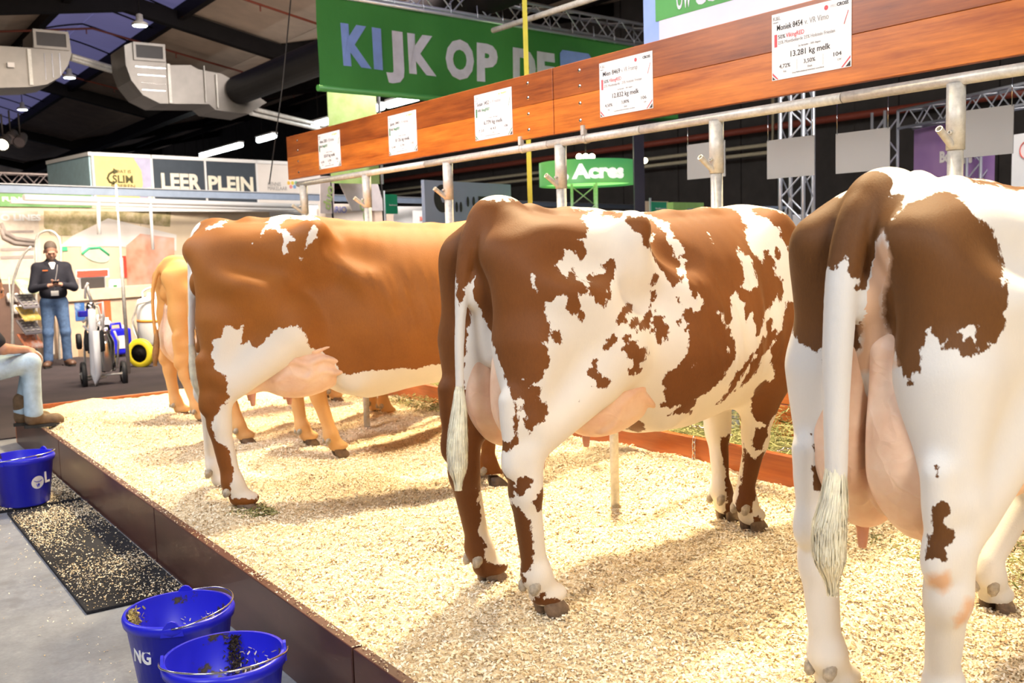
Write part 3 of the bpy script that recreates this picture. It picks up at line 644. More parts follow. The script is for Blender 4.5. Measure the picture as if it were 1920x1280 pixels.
COAT['C2P'] = dict(ang=0.7626, polys=[
 (0, 'b', [(-0.318,1.489),(-0.169,1.467),(-0.041,1.45),(-0.014,1.454),(0.016,1.456),(0.049,1.462),(0.076,1.46),(0.119,1.456),(0.18,1.451),(0.221,1.442),(0.249,1.437),(0.268,1.427),(0.297,1.419),(0.334,1.416),(0.318,1.408),(0.303,1.402),(0.297,1.394),(0.303,1.382),(0.32,1.363),(0.325,1.336),(0.321,1.318),(0.306,1.319),(0.293,1.31),(0.306,1.301),(0.312,1.283),(0.322,1.265),(0.318,1.252),(0.304,1.234),(0.288,1.253),(0.276,1.267),(0.268,1.28),(0.259,1.267),(0.249,1.281),(0.247,1.25),(0.243,1.233),(0.227,1.234),(0.219,1.226),(0.241,1.195),(0.258,1.182),(0.262,1.198),(0.275,1.21),(0.287,1.192),(0.295,1.163),(0.312,1.162),(0.329,1.127),(0.304,1.124),(0.291,1.129),(0.306,1.102),(0.303,1.076),(0.289,1.059),(0.268,1.056),(0.257,1.078),(0.26,1.117),(0.241,1.114),(0.228,1.119),(0.215,1.107),(0.202,1.098),(0.187,1.094),(0.189,1.077),(0.186,1.052),(0.203,1.025),(0.196,0.996),(0.194,0.966),(0.172,0.962),(0.196,0.946),(0.193,0.92),(0.202,0.893),(0.185,0.864),(0.174,0.834),(0.151,0.823),(0.121,0.806),(0.155,0.812),(0.171,0.804),(0.153,0.769),(0.149,0.753),(0.174,0.748),(0.186,0.732),(0.181,0.706),(0.169,0.683),(0.143,0.663),(0.123,0.641),(0.112,0.66),(0.102,0.692),(0.123,0.699),(0.111,0.726),(0.099,0.735),(0.112,0.765),(0.087,0.784),(0.089,0.746),(0.086,0.698),(0.089,0.654),(0.081,0.618),(0.056,0.593),(0.048,0.584),(-0.118,0.583),(-0.341,0.529),(-0.342,0.65),(-0.344,0.77),(-0.343,0.889),(-0.339,1.011),(-0.33,1.133),(-0.323,1.253),(-0.32,1.372)]),
 (0, 'w', [(-0.122,1.084),(-0.121,1.141),(-0.081,1.107),(-0.065,1.079),(-0.047,1.032),(-0.039,1.0),(0.002,0.95),(0.009,0.916),(0.052,0.813),(0.071,0.768),(0.076,0.733),(0.072,0.654),(0.061,0.61),(-0.02,0.653),(-0.061,0.723),(-0.142,0.761),(-0.15,0.829),(-0.134,0.909),(-0.117,0.974),(-0.124,0.997),(-0.111,0.992),(-0.106,1.031),(-0.109,1.065)]),
 (0, 'w', [(0.139,1.195),(0.148,1.199),(0.152,1.161),(0.166,1.139),(0.161,1.122),(0.145,1.152)]),
 (0, 'w', [(0.109,0.839),(0.122,0.843),(0.122,0.83)]),
 (0, 'b', [(0.017,0.522),(0.033,0.514),(0.038,0.488),(0.065,0.476),(0.068,0.453),(0.063,0.426),(0.055,0.412),(0.038,0.409),(0.03,0.435),(0.022,0.477),(0.015,0.5),(-0.006,0.535)]),
 (0, 'b', [(0.073,0.467),(0.083,0.485),(0.097,0.503),(0.117,0.492),(0.127,0.478),(0.116,0.457),(0.103,0.431),(0.089,0.422),(0.076,0.43),(0.068,0.443)]),
 (0, 'b', [(0.129,0.406),(0.144,0.423),(0.161,0.447),(0.174,0.456),(0.187,0.453),(0.181,0.412),(0.162,0.365),(0.15,0.356),(0.141,0.362),(0.139,0.385)]),
 (0, 'b', [(0.029,0.398),(0.065,0.39),(0.09,0.364),(0.101,0.339),(0.119,0.322),(0.114,0.281),(0.122,0.236),(0.117,0.168),(0.1,0.136),(0.081,0.122),(0.066,0.129),(0.061,0.189),(0.052,0.276),(0.043,0.331)]),
 (0, 'b', [(0.068,0.115),(0.09,0.112),(0.089,0.083),(0.079,0.073),(0.069,0.085)]),
 (0, 'b', [(0.1,0.008),(0.117,0.029),(0.131,0.031),(0.137,0.053),(0.15,0.047),(0.151,0.03),(0.171,0.03),(0.192,0.028),(0.203,0.004),(0.205,-0.018),(0.169,-0.014),(0.142,-0.009),(0.106,-0.01)]),
 (0, 'b', [(0.207,0.999),(0.225,0.998),(0.245,0.967),(0.232,0.949),(0.216,0.96),(0.207,0.978)]),
 (0, 'b', [(0.366,1.413),(0.401,1.418),(0.453,1.403),(0.445,1.384),(0.422,1.387),(0.407,1.393),(0.391,1.396),(0.376,1.388),(0.365,1.397)]),
 (0, 'b', [(0.468,1.395),(0.495,1.384),(0.525,1.382),(0.567,1.381),(0.579,1.366),(0.585,1.346),(0.595,1.351),(0.602,1.325),(0.615,1.321),(0.618,1.3),(0.626,1.28),(0.636,1.279),(0.642,1.259),(0.639,1.234),(0.662,1.225),(0.671,1.201),(0.667,1.186),(0.654,1.183),(0.657,1.163),(0.681,1.154),(0.682,1.139),(0.664,1.136),(0.648,1.132),(0.64,1.121),(0.624,1.134),(0.597,1.171),(0.569,1.224),(0.546,1.272),(0.528,1.285),(0.524,1.304),(0.513,1.327),(0.494,1.331),(0.487,1.35),(0.468,1.362),(0.459,1.374)]),
 (0, 'w', [(0.543,1.303),(0.563,1.322),(0.575,1.322),(0.569,1.298),(0.551,1.284),(0.545,1.291)]),
 (0, 'b', [(0.514,1.411),(0.578,1.426),(0.683,1.435),(0.741,1.438),(0.811,1.435),(0.92,1.429),(0.943,1.402),(0.956,1.365),(0.972,1.338),(0.957,1.325),(0.959,1.294),(0.971,1.254),(0.992,1.219),(1.014,1.197),(1.025,1.187),(1.036,1.199),(1.036,1.239),(1.055,1.238),(1.073,1.211),(1.086,1.188),(1.09,1.161),(1.075,1.162),(1.088,1.135),(1.104,1.125),(1.108,1.107),(1.123,1.111),(1.123,1.062),(1.113,1.028),(1.097,1.016),(1.091,1.052),(1.073,1.023),(1.063,0.984),(1.045,1.0),(1.022,0.979),(1.013,0.933),(0.994,0.9),(0.977,0.898),(0.98,0.94),(0.967,0.962),(0.959,0.99),(0.939,0.956),(0.926,0.976),(0.932,1.026),(0.914,1.048),(0.897,1.078),(0.879,1.083),(0.873,1.065),(0.868,1.024),(0.871,0.974),(0.843,0.945),(0.87,0.935),(0.865,0.912),(0.878,0.897),(0.883,0.867),(0.891,0.829),(0.877,0.797),(0.856,0.77),(0.842,0.75),(0.83,0.734),(0.796,0.711),(0.762,0.685),(0.733,0.669),(0.716,0.658),(0.727,0.647),(0.717,0.635),(0.695,0.625),(0.714,0.604),(0.706,0.591),(0.67,0.609),(0.635,0.615),(0.61,0.611),(0.643,0.632),(0.659,0.647),(0.618,0.641),(0.598,0.654),(0.584,0.663),(0.602,0.672),(0.594,0.712),(0.602,0.723),(0.598,0.737),(0.584,0.746),(0.599,0.786),(0.615,0.796),(0.64,0.801),(0.664,0.824),(0.685,0.855),(0.691,0.867),(0.689,0.899),(0.698,0.911),(0.694,0.947),(0.682,0.948),(0.695,0.975),(0.679,0.985),(0.673,1.008),(0.676,1.042),(0.688,1.03),(0.704,1.033),(0.716,1.01),(0.74,1.017),(0.744,1.035),(0.758,1.058),(0.733,1.089),(0.728,1.061),(0.716,1.065),(0.708,1.09),(0.696,1.123),(0.69,1.169),(0.685,1.2),(0.698,1.216),(0.674,1.233),(0.692,1.253),(0.672,1.292),(0.651,1.299),(0.64,1.333),(0.63,1.367)]),
 (0, 'w', [(0.913,1.259),(0.925,1.235),(0.948,1.226),(0.962,1.225),(0.974,1.203),(0.981,1.169),(0.988,1.135),(0.996,1.1),(0.991,1.09),(0.972,1.09),(0.959,1.076),(0.934,1.084),(0.921,1.093),(0.917,1.102),(0.93,1.11),(0.936,1.126),(0.933,1.151),(0.932,1.18),(0.922,1.206),(0.905,1.223),(0.902,1.244)]),
 (0, 'w', [(0.79,1.318),(0.807,1.294),(0.813,1.277),(0.803,1.286)]),
 (0, 'w', [(0.814,1.017),(0.826,1.008),(0.841,0.986),(0.839,0.961),(0.831,0.967),(0.826,0.988),(0.81,1.001)]),
 (0, 'w', [(0.719,0.828),(0.723,0.806),(0.709,0.796),(0.711,0.816)]),
 (0, 'w', [(0.847,0.875),(0.864,0.858),(0.855,0.844),(0.845,0.857)]),
 (0, 'b', [(0.984,1.418),(1.017,1.401),(1.06,1.381),(1.093,1.348),(1.111,1.334),(1.122,1.293),(1.144,1.248),(1.158,1.225),(1.183,1.21),(1.256,1.206),(1.25,1.374),(1.138,1.398),(1.085,1.418),(1.042,1.429)]),
 (0, 'b', [(1.135,1.017),(1.124,0.961),(1.109,0.932),(1.105,0.892),(1.105,0.899),(1.085,0.884),(1.07,0.845),(1.05,0.831),(1.054,0.804),(1.061,0.784),(1.053,0.772),(1.068,0.74),(1.084,0.707),(1.078,0.689),(1.06,0.676),(1.037,0.682),(1.012,0.674),(0.992,0.64),(0.99,0.602),(0.998,0.557),(0.997,0.496),(1.01,0.487),(1.038,0.472),(1.074,0.485),(1.102,0.522),(1.121,0.511),(1.175,0.61),(1.214,0.653),(1.211,0.83),(1.214,1.002)]),
 (0, 'b', [(1.007,0.453),(1.027,0.442),(1.063,0.451),(1.068,0.405),(1.043,0.34),(1.011,0.349),(0.997,0.393),(1.007,0.422)]),
 (0, 'b', [(0.981,0.594),(0.999,0.505),(1.019,0.49),(1.047,0.468),(1.07,0.458),(1.097,0.501),(1.115,0.515),(1.183,0.626),(1.09,0.674)]),
 (0, 'b', [(0.964,0.368),(0.973,0.34),(1.008,0.303),(1.051,0.332),(1.056,0.286),(1.041,0.206),(1.026,0.148),(0.996,0.102),(0.996,0.052),(0.924,0.047),(0.929,0.115),(0.945,0.185),(0.957,0.271)]),
 (0, 'b', [(1.008,0.03),(1.027,0.036),(1.056,-0.004),(1.045,-0.024),(1.009,-0.017)]),
 (0, 'b', [(1.036,0.932),(1.052,0.953),(1.067,0.955),(1.061,0.916),(1.056,0.887),(1.08,0.91),(1.085,0.905),(1.08,0.875),(1.065,0.846),(1.039,0.819),(1.003,0.8),(0.996,0.759),(0.976,0.737),(0.95,0.712),(0.931,0.698),(0.915,0.692),(0.93,0.726),(0.965,0.792),(0.984,0.815),(0.974,0.826),(1.003,0.865),(1.014,0.892),(1.025,0.881),(1.019,0.87),(1.035,0.889)]),
 (0, 'b', [(0.955,0.828),(0.962,0.823),(0.951,0.785),(0.924,0.746),(0.902,0.714),(0.882,0.674),(0.843,0.637),(0.815,0.622),(0.817,0.631),(0.859,0.674),(0.874,0.727),(0.891,0.76),(0.918,0.769),(0.937,0.801),(0.946,0.795)]),
 (0, 'b', [(1.096,1.258),(1.113,1.231),(1.112,1.2),(1.096,1.187),(1.083,1.215),(1.085,1.232)]),
 (0, 'b', [(0.374,1.21),(0.392,1.229),(0.403,1.236),(0.421,1.224),(0.428,1.201),(0.417,1.183),(0.413,1.161),(0.403,1.133),(0.392,1.116),(0.412,1.118),(0.412,1.093),(0.396,1.089),(0.391,1.102),(0.386,1.065),(0.378,1.074),(0.36,1.082),(0.353,1.094),(0.336,1.114),(0.335,1.143),(0.342,1.166),(0.358,1.186),(0.384,1.19),(0.391,1.199),(0.376,1.2)]),
 (0, 'b', [(0.319,1.175),(0.327,1.18),(0.339,1.184),(0.342,1.166),(0.333,1.157),(0.322,1.165)]),
 (0, 'b', [(0.291,1.16),(0.308,1.166),(0.326,1.136),(0.328,1.122),(0.312,1.123),(0.302,1.142)]),
 (0, 'b', [(0.29,1.036),(0.303,1.055),(0.319,1.048),(0.314,1.026),(0.301,1.014),(0.291,1.024)]),
 (0, 'b', [(0.43,1.009),(0.434,1.028),(0.445,1.055),(0.456,1.068),(0.483,1.061),(0.478,1.035),(0.463,1.038),(0.462,1.004),(0.455,0.991),(0.444,1.007),(0.432,0.997)]),
 (0, 'b', [(0.47,1.007),(0.496,1.019),(0.503,0.992),(0.488,0.98),(0.472,0.984)]),
 (0, 'b', [(0.547,1.135),(0.569,1.174),(0.585,1.168),(0.58,1.149),(0.56,1.128)]),
 (0, 'b', [(0.55,1.102),(0.572,1.107),(0.572,1.084),(0.551,1.042),(0.544,1.047),(0.56,1.081)]),
 (0, 'b', [(0.652,0.984),(0.66,0.988),(0.662,0.964),(0.656,0.96)]),
 (0, 'b', [(0.652,1.076),(0.658,1.072),(0.66,1.05),(0.656,1.052)]),
 (0, 'b', [(0.492,0.959),(0.503,0.979),(0.519,1.007),(0.551,1.036),(0.555,1.028),(0.55,0.986),(0.542,0.962),(0.518,0.969),(0.503,0.965)]),
 (0, 'b', [(0.567,1.035),(0.578,1.01),(0.602,1.009),(0.598,0.982),(0.622,0.964),(0.613,0.949),(0.613,0.917),(0.601,0.91),(0.593,0.927),(0.581,0.904),(0.567,0.915),(0.565,0.938),(0.569,0.957),(0.549,0.944),(0.543,0.952),(0.558,0.973),(0.558,1.001)]),
 (0, 'b', [(0.443,0.956),(0.459,0.963),(0.481,0.962),(0.477,0.942),(0.462,0.938),(0.447,0.947)]),
 (0, 'b', [(0.458,0.929),(0.484,0.939),(0.504,0.931),(0.495,0.917),(0.51,0.909),(0.529,0.909),(0.536,0.88),(0.526,0.855),(0.509,0.854),(0.501,0.848),(0.512,0.825),(0.508,0.812),(0.489,0.815),(0.485,0.801),(0.463,0.811),(0.462,0.837),(0.479,0.839),(0.486,0.861),(0.461,0.88),(0.454,0.903),(0.445,0.908),(0.45,0.919)]),
 (0, 'b', [(0.373,0.916),(0.396,0.949),(0.411,0.971),(0.427,0.947),(0.41,0.925),(0.395,0.911)]),
 (0, 'b', [(0.319,0.831),(0.335,0.851),(0.332,0.871),(0.35,0.887),(0.36,0.884),(0.35,0.854),(0.357,0.835),(0.375,0.83),(0.378,0.815),(0.397,0.813),(0.407,0.791),(0.385,0.78),(0.359,0.777),(0.334,0.784),(0.349,0.791),(0.349,0.806),(0.327,0.819)]),
 (0, 'b', [(0.285,0.736),(0.302,0.749),(0.295,0.735),(0.284,0.725)]),
 (0, 'b', [(0.408,0.55),(0.43,0.571),(0.431,0.598),(0.456,0.611),(0.476,0.584),(0.5,0.593),(0.516,0.572),(0.522,0.538),(0.499,0.508),(0.478,0.516),(0.453,0.539),(0.42,0.537)]),
 (2, 'b', [(0.87,0.365),(0.916,0.37),(0.927,0.338),(0.908,0.317),(0.945,0.294),(0.944,0.265),(0.966,0.235),(0.963,0.102),(0.949,0.021),(0.956,-0.045),(0.874,-0.045),(0.895,0.035),(0.897,0.179),(0.88,0.274)]),
 (1, 'b', [(-0.342,0.927),(-0.201,0.927),(-0.064,0.922),(0.061,0.904),(0.059,0.763),(0.057,0.624),(0.064,0.502),(0.061,0.365),(0.049,0.207),(0.039,0.048),(0.042,-0.084),(-0.104,-0.077),(-0.253,-0.079),(-0.392,-0.068),(-0.392,0.071),(-0.375,0.228),(-0.363,0.377),(-0.353,0.521),(-0.347,0.657),(-0.345,0.792)]),
 (1, 'w', [(-0.051,0.603),(-0.077,0.535),(-0.09,0.438),(-0.093,0.399),(-0.118,0.37),(-0.119,0.323),(-0.114,0.287),(-0.121,0.208),(-0.133,0.194),(-0.123,0.172),(-0.103,0.136),(-0.104,0.102),(-0.111,0.082),(-0.091,0.055),(-0.064,0.045),(-0.01,0.017),(-0.002,0.175),(0.009,0.332),(0.018,0.475),(0.013,0.595)]),
 (1, 'w', [(-0.202,0.439),(-0.175,0.434),(-0.184,0.41),(-0.168,0.394),(-0.182,0.373),(-0.204,0.399)]),
 (3, 'b', [(-0.252,1.51),(-0.134,1.51),(-0.012,1.507),(0.108,1.507),(0.109,1.329),(-0.061,1.196),(-0.109,1.154),(-0.113,1.109),(-0.127,1.085),(-0.14,1.11),(-0.139,1.158),(-0.145,1.207),(-0.205,1.243),(-0.226,1.376)]),
])
COAT['C3P'] = dict(ang=0.4371, polys=[
 (0, 'b', [(0.064,1.371),(0.073,1.381),(0.097,1.387),(0.111,1.394),(0.121,1.402),(0.139,1.406),(0.158,1.403),(0.172,1.393),(0.186,1.376),(0.198,1.36),(0.212,1.345),(0.225,1.336),(0.241,1.319),(0.256,1.306),(0.262,1.289),(0.272,1.265),(0.278,1.241),(0.284,1.218),(0.282,1.196),(0.28,1.178),(0.282,1.164),(0.291,1.179),(0.297,1.171),(0.299,1.143),(0.299,1.153),(0.298,1.119),(0.292,1.072),(0.29,1.054),(0.278,1.041),(0.273,1.021),(0.265,1.018),(0.261,1.022),(0.252,1.005),(0.236,1.009),(0.232,1.016),(0.226,1.004),(0.203,0.999),(0.192,1.002),(0.189,1.015),(0.179,1.015),(0.172,1.02),(0.164,1.012),(0.157,1.024),(0.163,1.036),(0.152,1.031),(0.135,1.051),(0.126,1.066),(0.115,1.06),(0.116,1.041),(0.113,1.026),(0.102,1.025),(0.104,1.004),(0.109,0.986),(0.102,0.961),(0.092,0.951),(0.084,0.953),(0.083,0.934),(0.089,0.928),(0.086,0.91),(0.078,0.918),(0.071,0.939),(0.067,0.958),(0.049,0.971),(0.041,0.991),(0.028,1.015),(0.018,1.041),(0.01,1.058),(0.005,1.095),(0.004,1.129),(0.007,1.151),(0.024,1.206),(0.031,1.235),(0.026,1.27),(0.017,1.294),(0.013,1.311),(0.021,1.326),(0.048,1.351)]),
 (0, 'w', [(0.213,1.071),(0.228,1.071),(0.23,1.057),(0.231,1.04),(0.227,1.025),(0.224,1.043),(0.207,1.042),(0.196,1.029),(0.191,1.028),(0.2,1.047),(0.195,1.056)]),
 (0, 'b', [(-0.145,1.404),(-0.09,1.399),(-0.078,1.395),(-0.072,1.293),(-0.082,1.188),(-0.081,1.083),(-0.08,1.048),(-0.073,1.048),(-0.052,1.108),(-0.044,1.085),(-0.05,1.022),(-0.051,0.998),(-0.068,0.986),(-0.072,0.962),(-0.085,0.943),(-0.136,0.937),(-0.149,0.947),(-0.145,0.995),(-0.159,0.994),(-0.172,0.988),(-0.193,1.0),(-0.208,1.006),(-0.223,1.015),(-0.242,1.03),(-0.249,1.075),(-0.307,1.127),(-0.308,1.083),(-0.306,1.173),(-0.298,1.264),(-0.236,1.351),(-0.182,1.394)]),
 (0, 'b', [(-0.085,1.397),(-0.058,1.421),(-0.024,1.435),(-0.03,1.411),(-0.03,1.39),(-0.005,1.391),(0.022,1.391),(0.039,1.395),(0.051,1.398),(0.059,1.365),(0.032,1.335),(0.003,1.298),(-0.032,1.248),(-0.105,1.249),(-0.091,1.33)]),
 (0, 'b', [(0.174,1.452),(0.2,1.451),(0.244,1.445),(0.328,1.436),(0.39,1.431),(0.389,1.405),(0.328,1.412),(0.311,1.404),(0.29,1.414),(0.263,1.423),(0.239,1.427),(0.21,1.434)]),
 (0, 'b', [(0.159,0.649),(0.174,0.632),(0.177,0.613),(0.162,0.589),(0.169,0.57),(0.185,0.575),(0.186,0.546),(0.176,0.522),(0.176,0.502),(0.161,0.493),(0.154,0.507),(0.121,0.487),(0.133,0.54),(0.143,0.579),(0.144,0.623)]),
 (0, 'b', [(0.146,0.724),(0.151,0.722),(0.15,0.704),(0.146,0.706)]),
 (1, 'b', [(-0.183,0.663),(-0.174,0.666),(-0.157,0.635),(-0.149,0.586),(-0.175,0.599),(-0.185,0.626)]),
 (1, 'b', [(-0.157,0.866),(-0.165,0.842),(-0.181,0.796),(-0.184,0.782),(-0.177,0.73),(-0.171,0.702),(-0.184,0.73),(-0.193,0.767),(-0.191,0.817),(-0.175,0.842)]),
 (3, 'b', [(-0.268,1.542),(-0.179,1.541),(-0.093,1.54),(-0.005,1.537),(0.084,1.535),(0.086,1.446),(0.091,1.358),(0.094,1.271),(0.095,1.183),(-0.036,1.165),(-0.046,1.157),(-0.055,1.157),(-0.053,1.17),(-0.045,1.182),(-0.06,1.192),(-0.074,1.218),(-0.073,1.24),(-0.082,1.25),(-0.093,1.219),(-0.109,1.215),(-0.152,1.218),(-0.18,1.299),(-0.211,1.379),(-0.24,1.461)]),
 (0, 's', [(0.012,1.304),(0.026,1.267),(0.031,1.226),(0.017,1.184),(0.002,1.091),(0.009,1.066),(0.029,1.006),(0.045,0.971),(-0.007,0.932),(-0.086,0.94),(-0.065,0.987),(-0.051,0.998),(-0.044,1.108),(-0.052,1.134),(-0.052,1.093),(-0.041,1.183),(-0.027,1.231),(0.003,1.283)]),
 (0, 's', [(0.129,0.447),(0.176,0.461),(0.184,0.428),(0.166,0.402),(0.146,0.417),(0.123,0.408)]),
 (0, 's', [(0.217,0.383),(0.243,0.368),(0.225,0.324),(0.196,0.303),(0.193,0.334)]),
])
# ---------------------------------------------------------------- setting
def vnoise(X, Y, seed=0):
    """value noise on arrays"""
    xi, yi = np.floor(X).astype(int), np.floor(Y).astype(int); xf, yf = X - xi, Y - yi
    def h(a, b): 
        q = np.sin(a * 127.1 + b * 311.7 + seed * 74.7) * 43758.5453; return q - np.floor(q)
    u, v = xf * xf * (3 - 2 * xf), yf * yf * (3 - 2 * yf)
    return (h(xi, yi) * (1 - u) + h(xi + 1, yi) * u) * (1 - v) + (h(xi, yi + 1) * (1 - u) + h(xi + 1, yi + 1) * u) * v - .5

def concrete():
    t = NT('concrete_floor'); v = t.coords(); a = t.noise(v, 1.1, 4); b = t.noise(v, 9, 5, .7); c = t.noise(v, 60, 2)
    f = t.math('ADD', t.math('MULTIPLY', a, .5), t.math('ADD', t.math('MULTIPLY', b, .35), t.math('MULTIPLY', c, .15)))
    col = t.ramp(f, [(.36, (.145, .155, .185)), (.52, (.225, .24, .28)), (.66, (.33, .35, .40))])
    wet = t.ramp(t.noise(v, 1.7, 3, .6), [(.56, (0, 0, 0)), (.60, (1, 1, 1))]); col = t.mix(t.math('MULTIPLY', wet, .45), col, (.16, .16, .17))
    t.base(col); t.set(Roughness=.45); t.bump(b, .15, .004); return t.m
mb = MB(); mb.box((8, 22, -.05), (60, 90, .1)); tag(mb.build('floor', concrete()), kind='structure')
def carpet():
    t = NT('dark_carpet'); v = t.coords(); n = t.noise(v, 1.6, 4); f = t.noise(v, 220, 2)
    t.base(t.mix(t.math('MULTIPLY', f, .4), t.ramp(n, [(.3, (.020, .016, .022)), (.7, (.055, .040, .045))]), (.07, .05, .05))); t.set(Roughness=.95); t.bump(f, .3, .004); return t.m
M_CARPET = carpet()
mb = MB(); mb.box((6, 22.5, .006), (26, 25.6, .012))
tag(mb.build('carpet', M_CARPET), 'dark worn carpet covering the aisle floor beyond the pen', 'carpet')
# roof: two-bay portal frames running away from the viewer
M_ROOF = mat('roof_sheeting', (.52, .40, .30), .8, 0, .12, 2)
M_SKYL = mat('rooflight_sheet', (.20, .19, .42), .4, 0, .1, 1.5, 0, emit=.32)
RX, RZ, VX, VZ = 6.35, 7.07, 10.07, 6.27
BAYS = [12, 24, 36, 48, 60]
def zroof(x):
    if x < RX: return RZ - (RX - x) * .13
    if x < VX: return RZ - (x - RX) * .215
    return VZ - .03 + (x - VX) * .20
ceil = empty('ceiling'); ceil['kind'] = 'structure'
def slab(x0, x1, y0, y1, z0, z1, name, m, parent, th=.05):
    mb = MB(); V = [(x0, y0, z0), (x1, y0, z1), (x1, y1, z1), (x0, y1, z0)]; W = [(a, b, c + th) for a, b, c in V]
    mb.add(V + W, [(3, 2, 1, 0), (4, 5, 6, 7), (0, 1, 5, 4), (1, 2, 6, 5), (2, 3, 7, 6), (3, 0, 4, 7)]); return mb.build(name, m, parent)
for j, y in enumerate(range(-6, 78, 6)):
    for (x0, x1) in ((-14, 5.1), (7.6, VX), (VX, 16.0), (16.0, 18.6), (18.6, 26)):
        n = max(1, round((x1 - x0) / 2.2))
        for k in range(n):
            a, b = x0 + (x1 - x0) * k / n, x0 + (x1 - x0) * (k + 1) / n
            slab(a + .01, b - .01, y + .01, y + 5.99, zroof(a) + .42, zroof(b) + .42, 'roof_panel', M_ROOF, ceil)
for j, y in enumerate(range(-6, 78, 12)):
    for (x0, x1) in ((5.1, RX), (RX, 7.6)):
        slab(x0 + .01, x1 - .01, y, y + 11.97, zroof(x0) + .5, zroof(x1) + .5, 'rooflight_panel', M_SKYL, ceil, .03)
for y in [0] + BAYS + [72]:
    rf = None
    for (x0, x1) in ((-14, RX), (RX, VX), (VX, 26)):
        mb = MB(); z0, z1 = zroof(x0) - .0, zroof(x1) - .0
        if x0 == VX: z0 = VZ
        V = [(x0, y - .12, z0), (x1, y - .12, z1), (x1, y + .12, z1), (x0, y + .12, z0)]; W = [(a, b, c + .38) for a, b, c in V]
        mb.add(V + W, [(3, 2, 1, 0), (4, 5, 6, 7), (0, 1, 5, 4), (1, 2, 6, 5), (2, 3, 7, 6), (3, 0, 4, 7)])
        mb.build('rafter', M_BLACKSTEEL, ceil)
mb = MB(); mb.box((VX, 33, VZ - .27), (.34, 84, .36)); mb.build('valley_beam', M_BLACKSTEEL, ceil)
mb = MB(); mb.box((-.6, 33, 6.1), (.3, 84, .42)); mb.build('valley_beam', M_BLACKSTEEL, ceil)
for x in (5.1, 7.6, 16.0, 18.6):
    mb = MB(); mb.box((x, 33, zroof(x) + .33), (.16, 84, .3)); mb.build('purlin', M_BLACKSTEEL, ceil)
for y in range(2, 74, 2):      # glazing bars under the rooflight
    mb = MB(); mb.tube([(5.1 + 2.5 * k / 8, y, zroof(5.1 + 2.5 * k / 8) + .36 + .12 * math.sin(math.pi * k / 8)) for k in range(9)], .022, 6); mb.build('glazing_bar', M_BLACKSTEEL, ceil)
M_DARKWALL = mat('dark_wall_cladding', (.052, .044, .040), .7, 0, .2, 2)
# walls
def wall_panels(name, fr, L, Hh, step, m, kind='structure'):
    w = empty(name); w['kind'] = kind
    k = 0; a = 0
    while a < L:
        panel(fr, a + .012, 0, min(a + step, L) - .012, Hh, .08, 'wall_panel', m, w, c=.02 * (k % 2)); a += step; k += 1
    panel(fr, 0, 0, L, Hh, .06, 'backing', mat('wall_gap', (.012, .010, .010), .9), w, c=-.12)
    return w
wall_panels('wall_right', Frame((21.0, 74, 0), (0, -1, 0)), 96, 9.2, 1.2, M_DARKWALL)
wall_panels('wall_back', Frame((-14, 74, 0), (1, 0, 0)), 40, 9.5, 2.0, M_DARKWALL)
wall_panels('wall_left', Frame((-14, -8, 0), (0, 1, 0)), 82, 7.5, 3.0, mat('light_wall_cladding', (.42, .40, .38), .8))
wall_panels('wall_front', Frame((26, -8, 0), (-1, 0, 0)), 40, 8.5, 3.0, mat('light_wall_cladding', (.42, .40, .38), .8))

# ---------------------------------------------------------------- pen
YE = 9.44
pen = empty('pen_kerb', (1.38, 4, 0), 0, 'dark red-brown timber kerb along the front of the straw pen', 'kerb')
for a, b in ((-2.2, .55), (.56, 2.9), (2.91, 5.20), (5.21, 7.6), (7.61, YE)):
    mb = MB(); mb.box((1.38, (a + b) / 2, .148), (.042, b - a - .004, .296)); mb.build('board', M_KERB, pen, bevel=.004)
fix(pen)
pe = empty('end_kerb', (2.8, YE, 0), 0, 'red-brown timber kerb across the far end of the pen', 'kerb')
for a, b in ((1.36, 2.75), (2.76, 4.24)):
    mb = MB(); mb.box(((a + b) / 2, YE + .02, .155), (b - a, .042, .31)); mb.build('board', M_FEEDBOARD, pe, bevel=.004)
fix(pe)
FEET = [(2.09, 3.04), (1.8, 5.22), (2.38, 1.62)]
def bed_z(X, Y):
    z = .262 + .045 * vnoise(X * 1.3 + 3, Y * 1.3, 1) * 2 + .055 * vnoise(X * 3.1, Y * 3.1 + 7, 2) + .024 * vnoise(X * 8, Y * 8, 3) + .010 * vnoise(X * 21, Y * 21, 4) + .008 * vnoise(X * 47, Y * 47, 5)
    for (x, y, a, r) in ((2.6, 3.9, .055, .45), (3.0, 2.2, .03, .5), (1.9, 4.2, .02, .5), (2.3, 6.4, .03, .4), (1.8, 7.8, .06, .5), (3.9, 3.9, .10, .28), (3.9, 4.6, .07, .3), (4.05, 2.6, .09, .3), (3.6, 5.5, .05, .4), (3.95, 5.9, .06, .35), (3.0, 9.1, .07, .4),
                          (1.9, 9.0, .06, .5), (3.15, 4.62, -.095, .24), (3.0, 5.15, -.05, .3), (2.7, 5.0, -.02, .3), (3.4, 1.75, -.06, .25), (2.05, 2.75, -.01, .2), (3.45, 3.1, -.0, .3)):
        z = z + a * np.exp(-((X - x) ** 2 + (Y - y) ** 2) / (r * r))
    e = np.clip((X - 1.40) / .10, 0, 1); z = .262 * (1 - e) + z * e
    return z
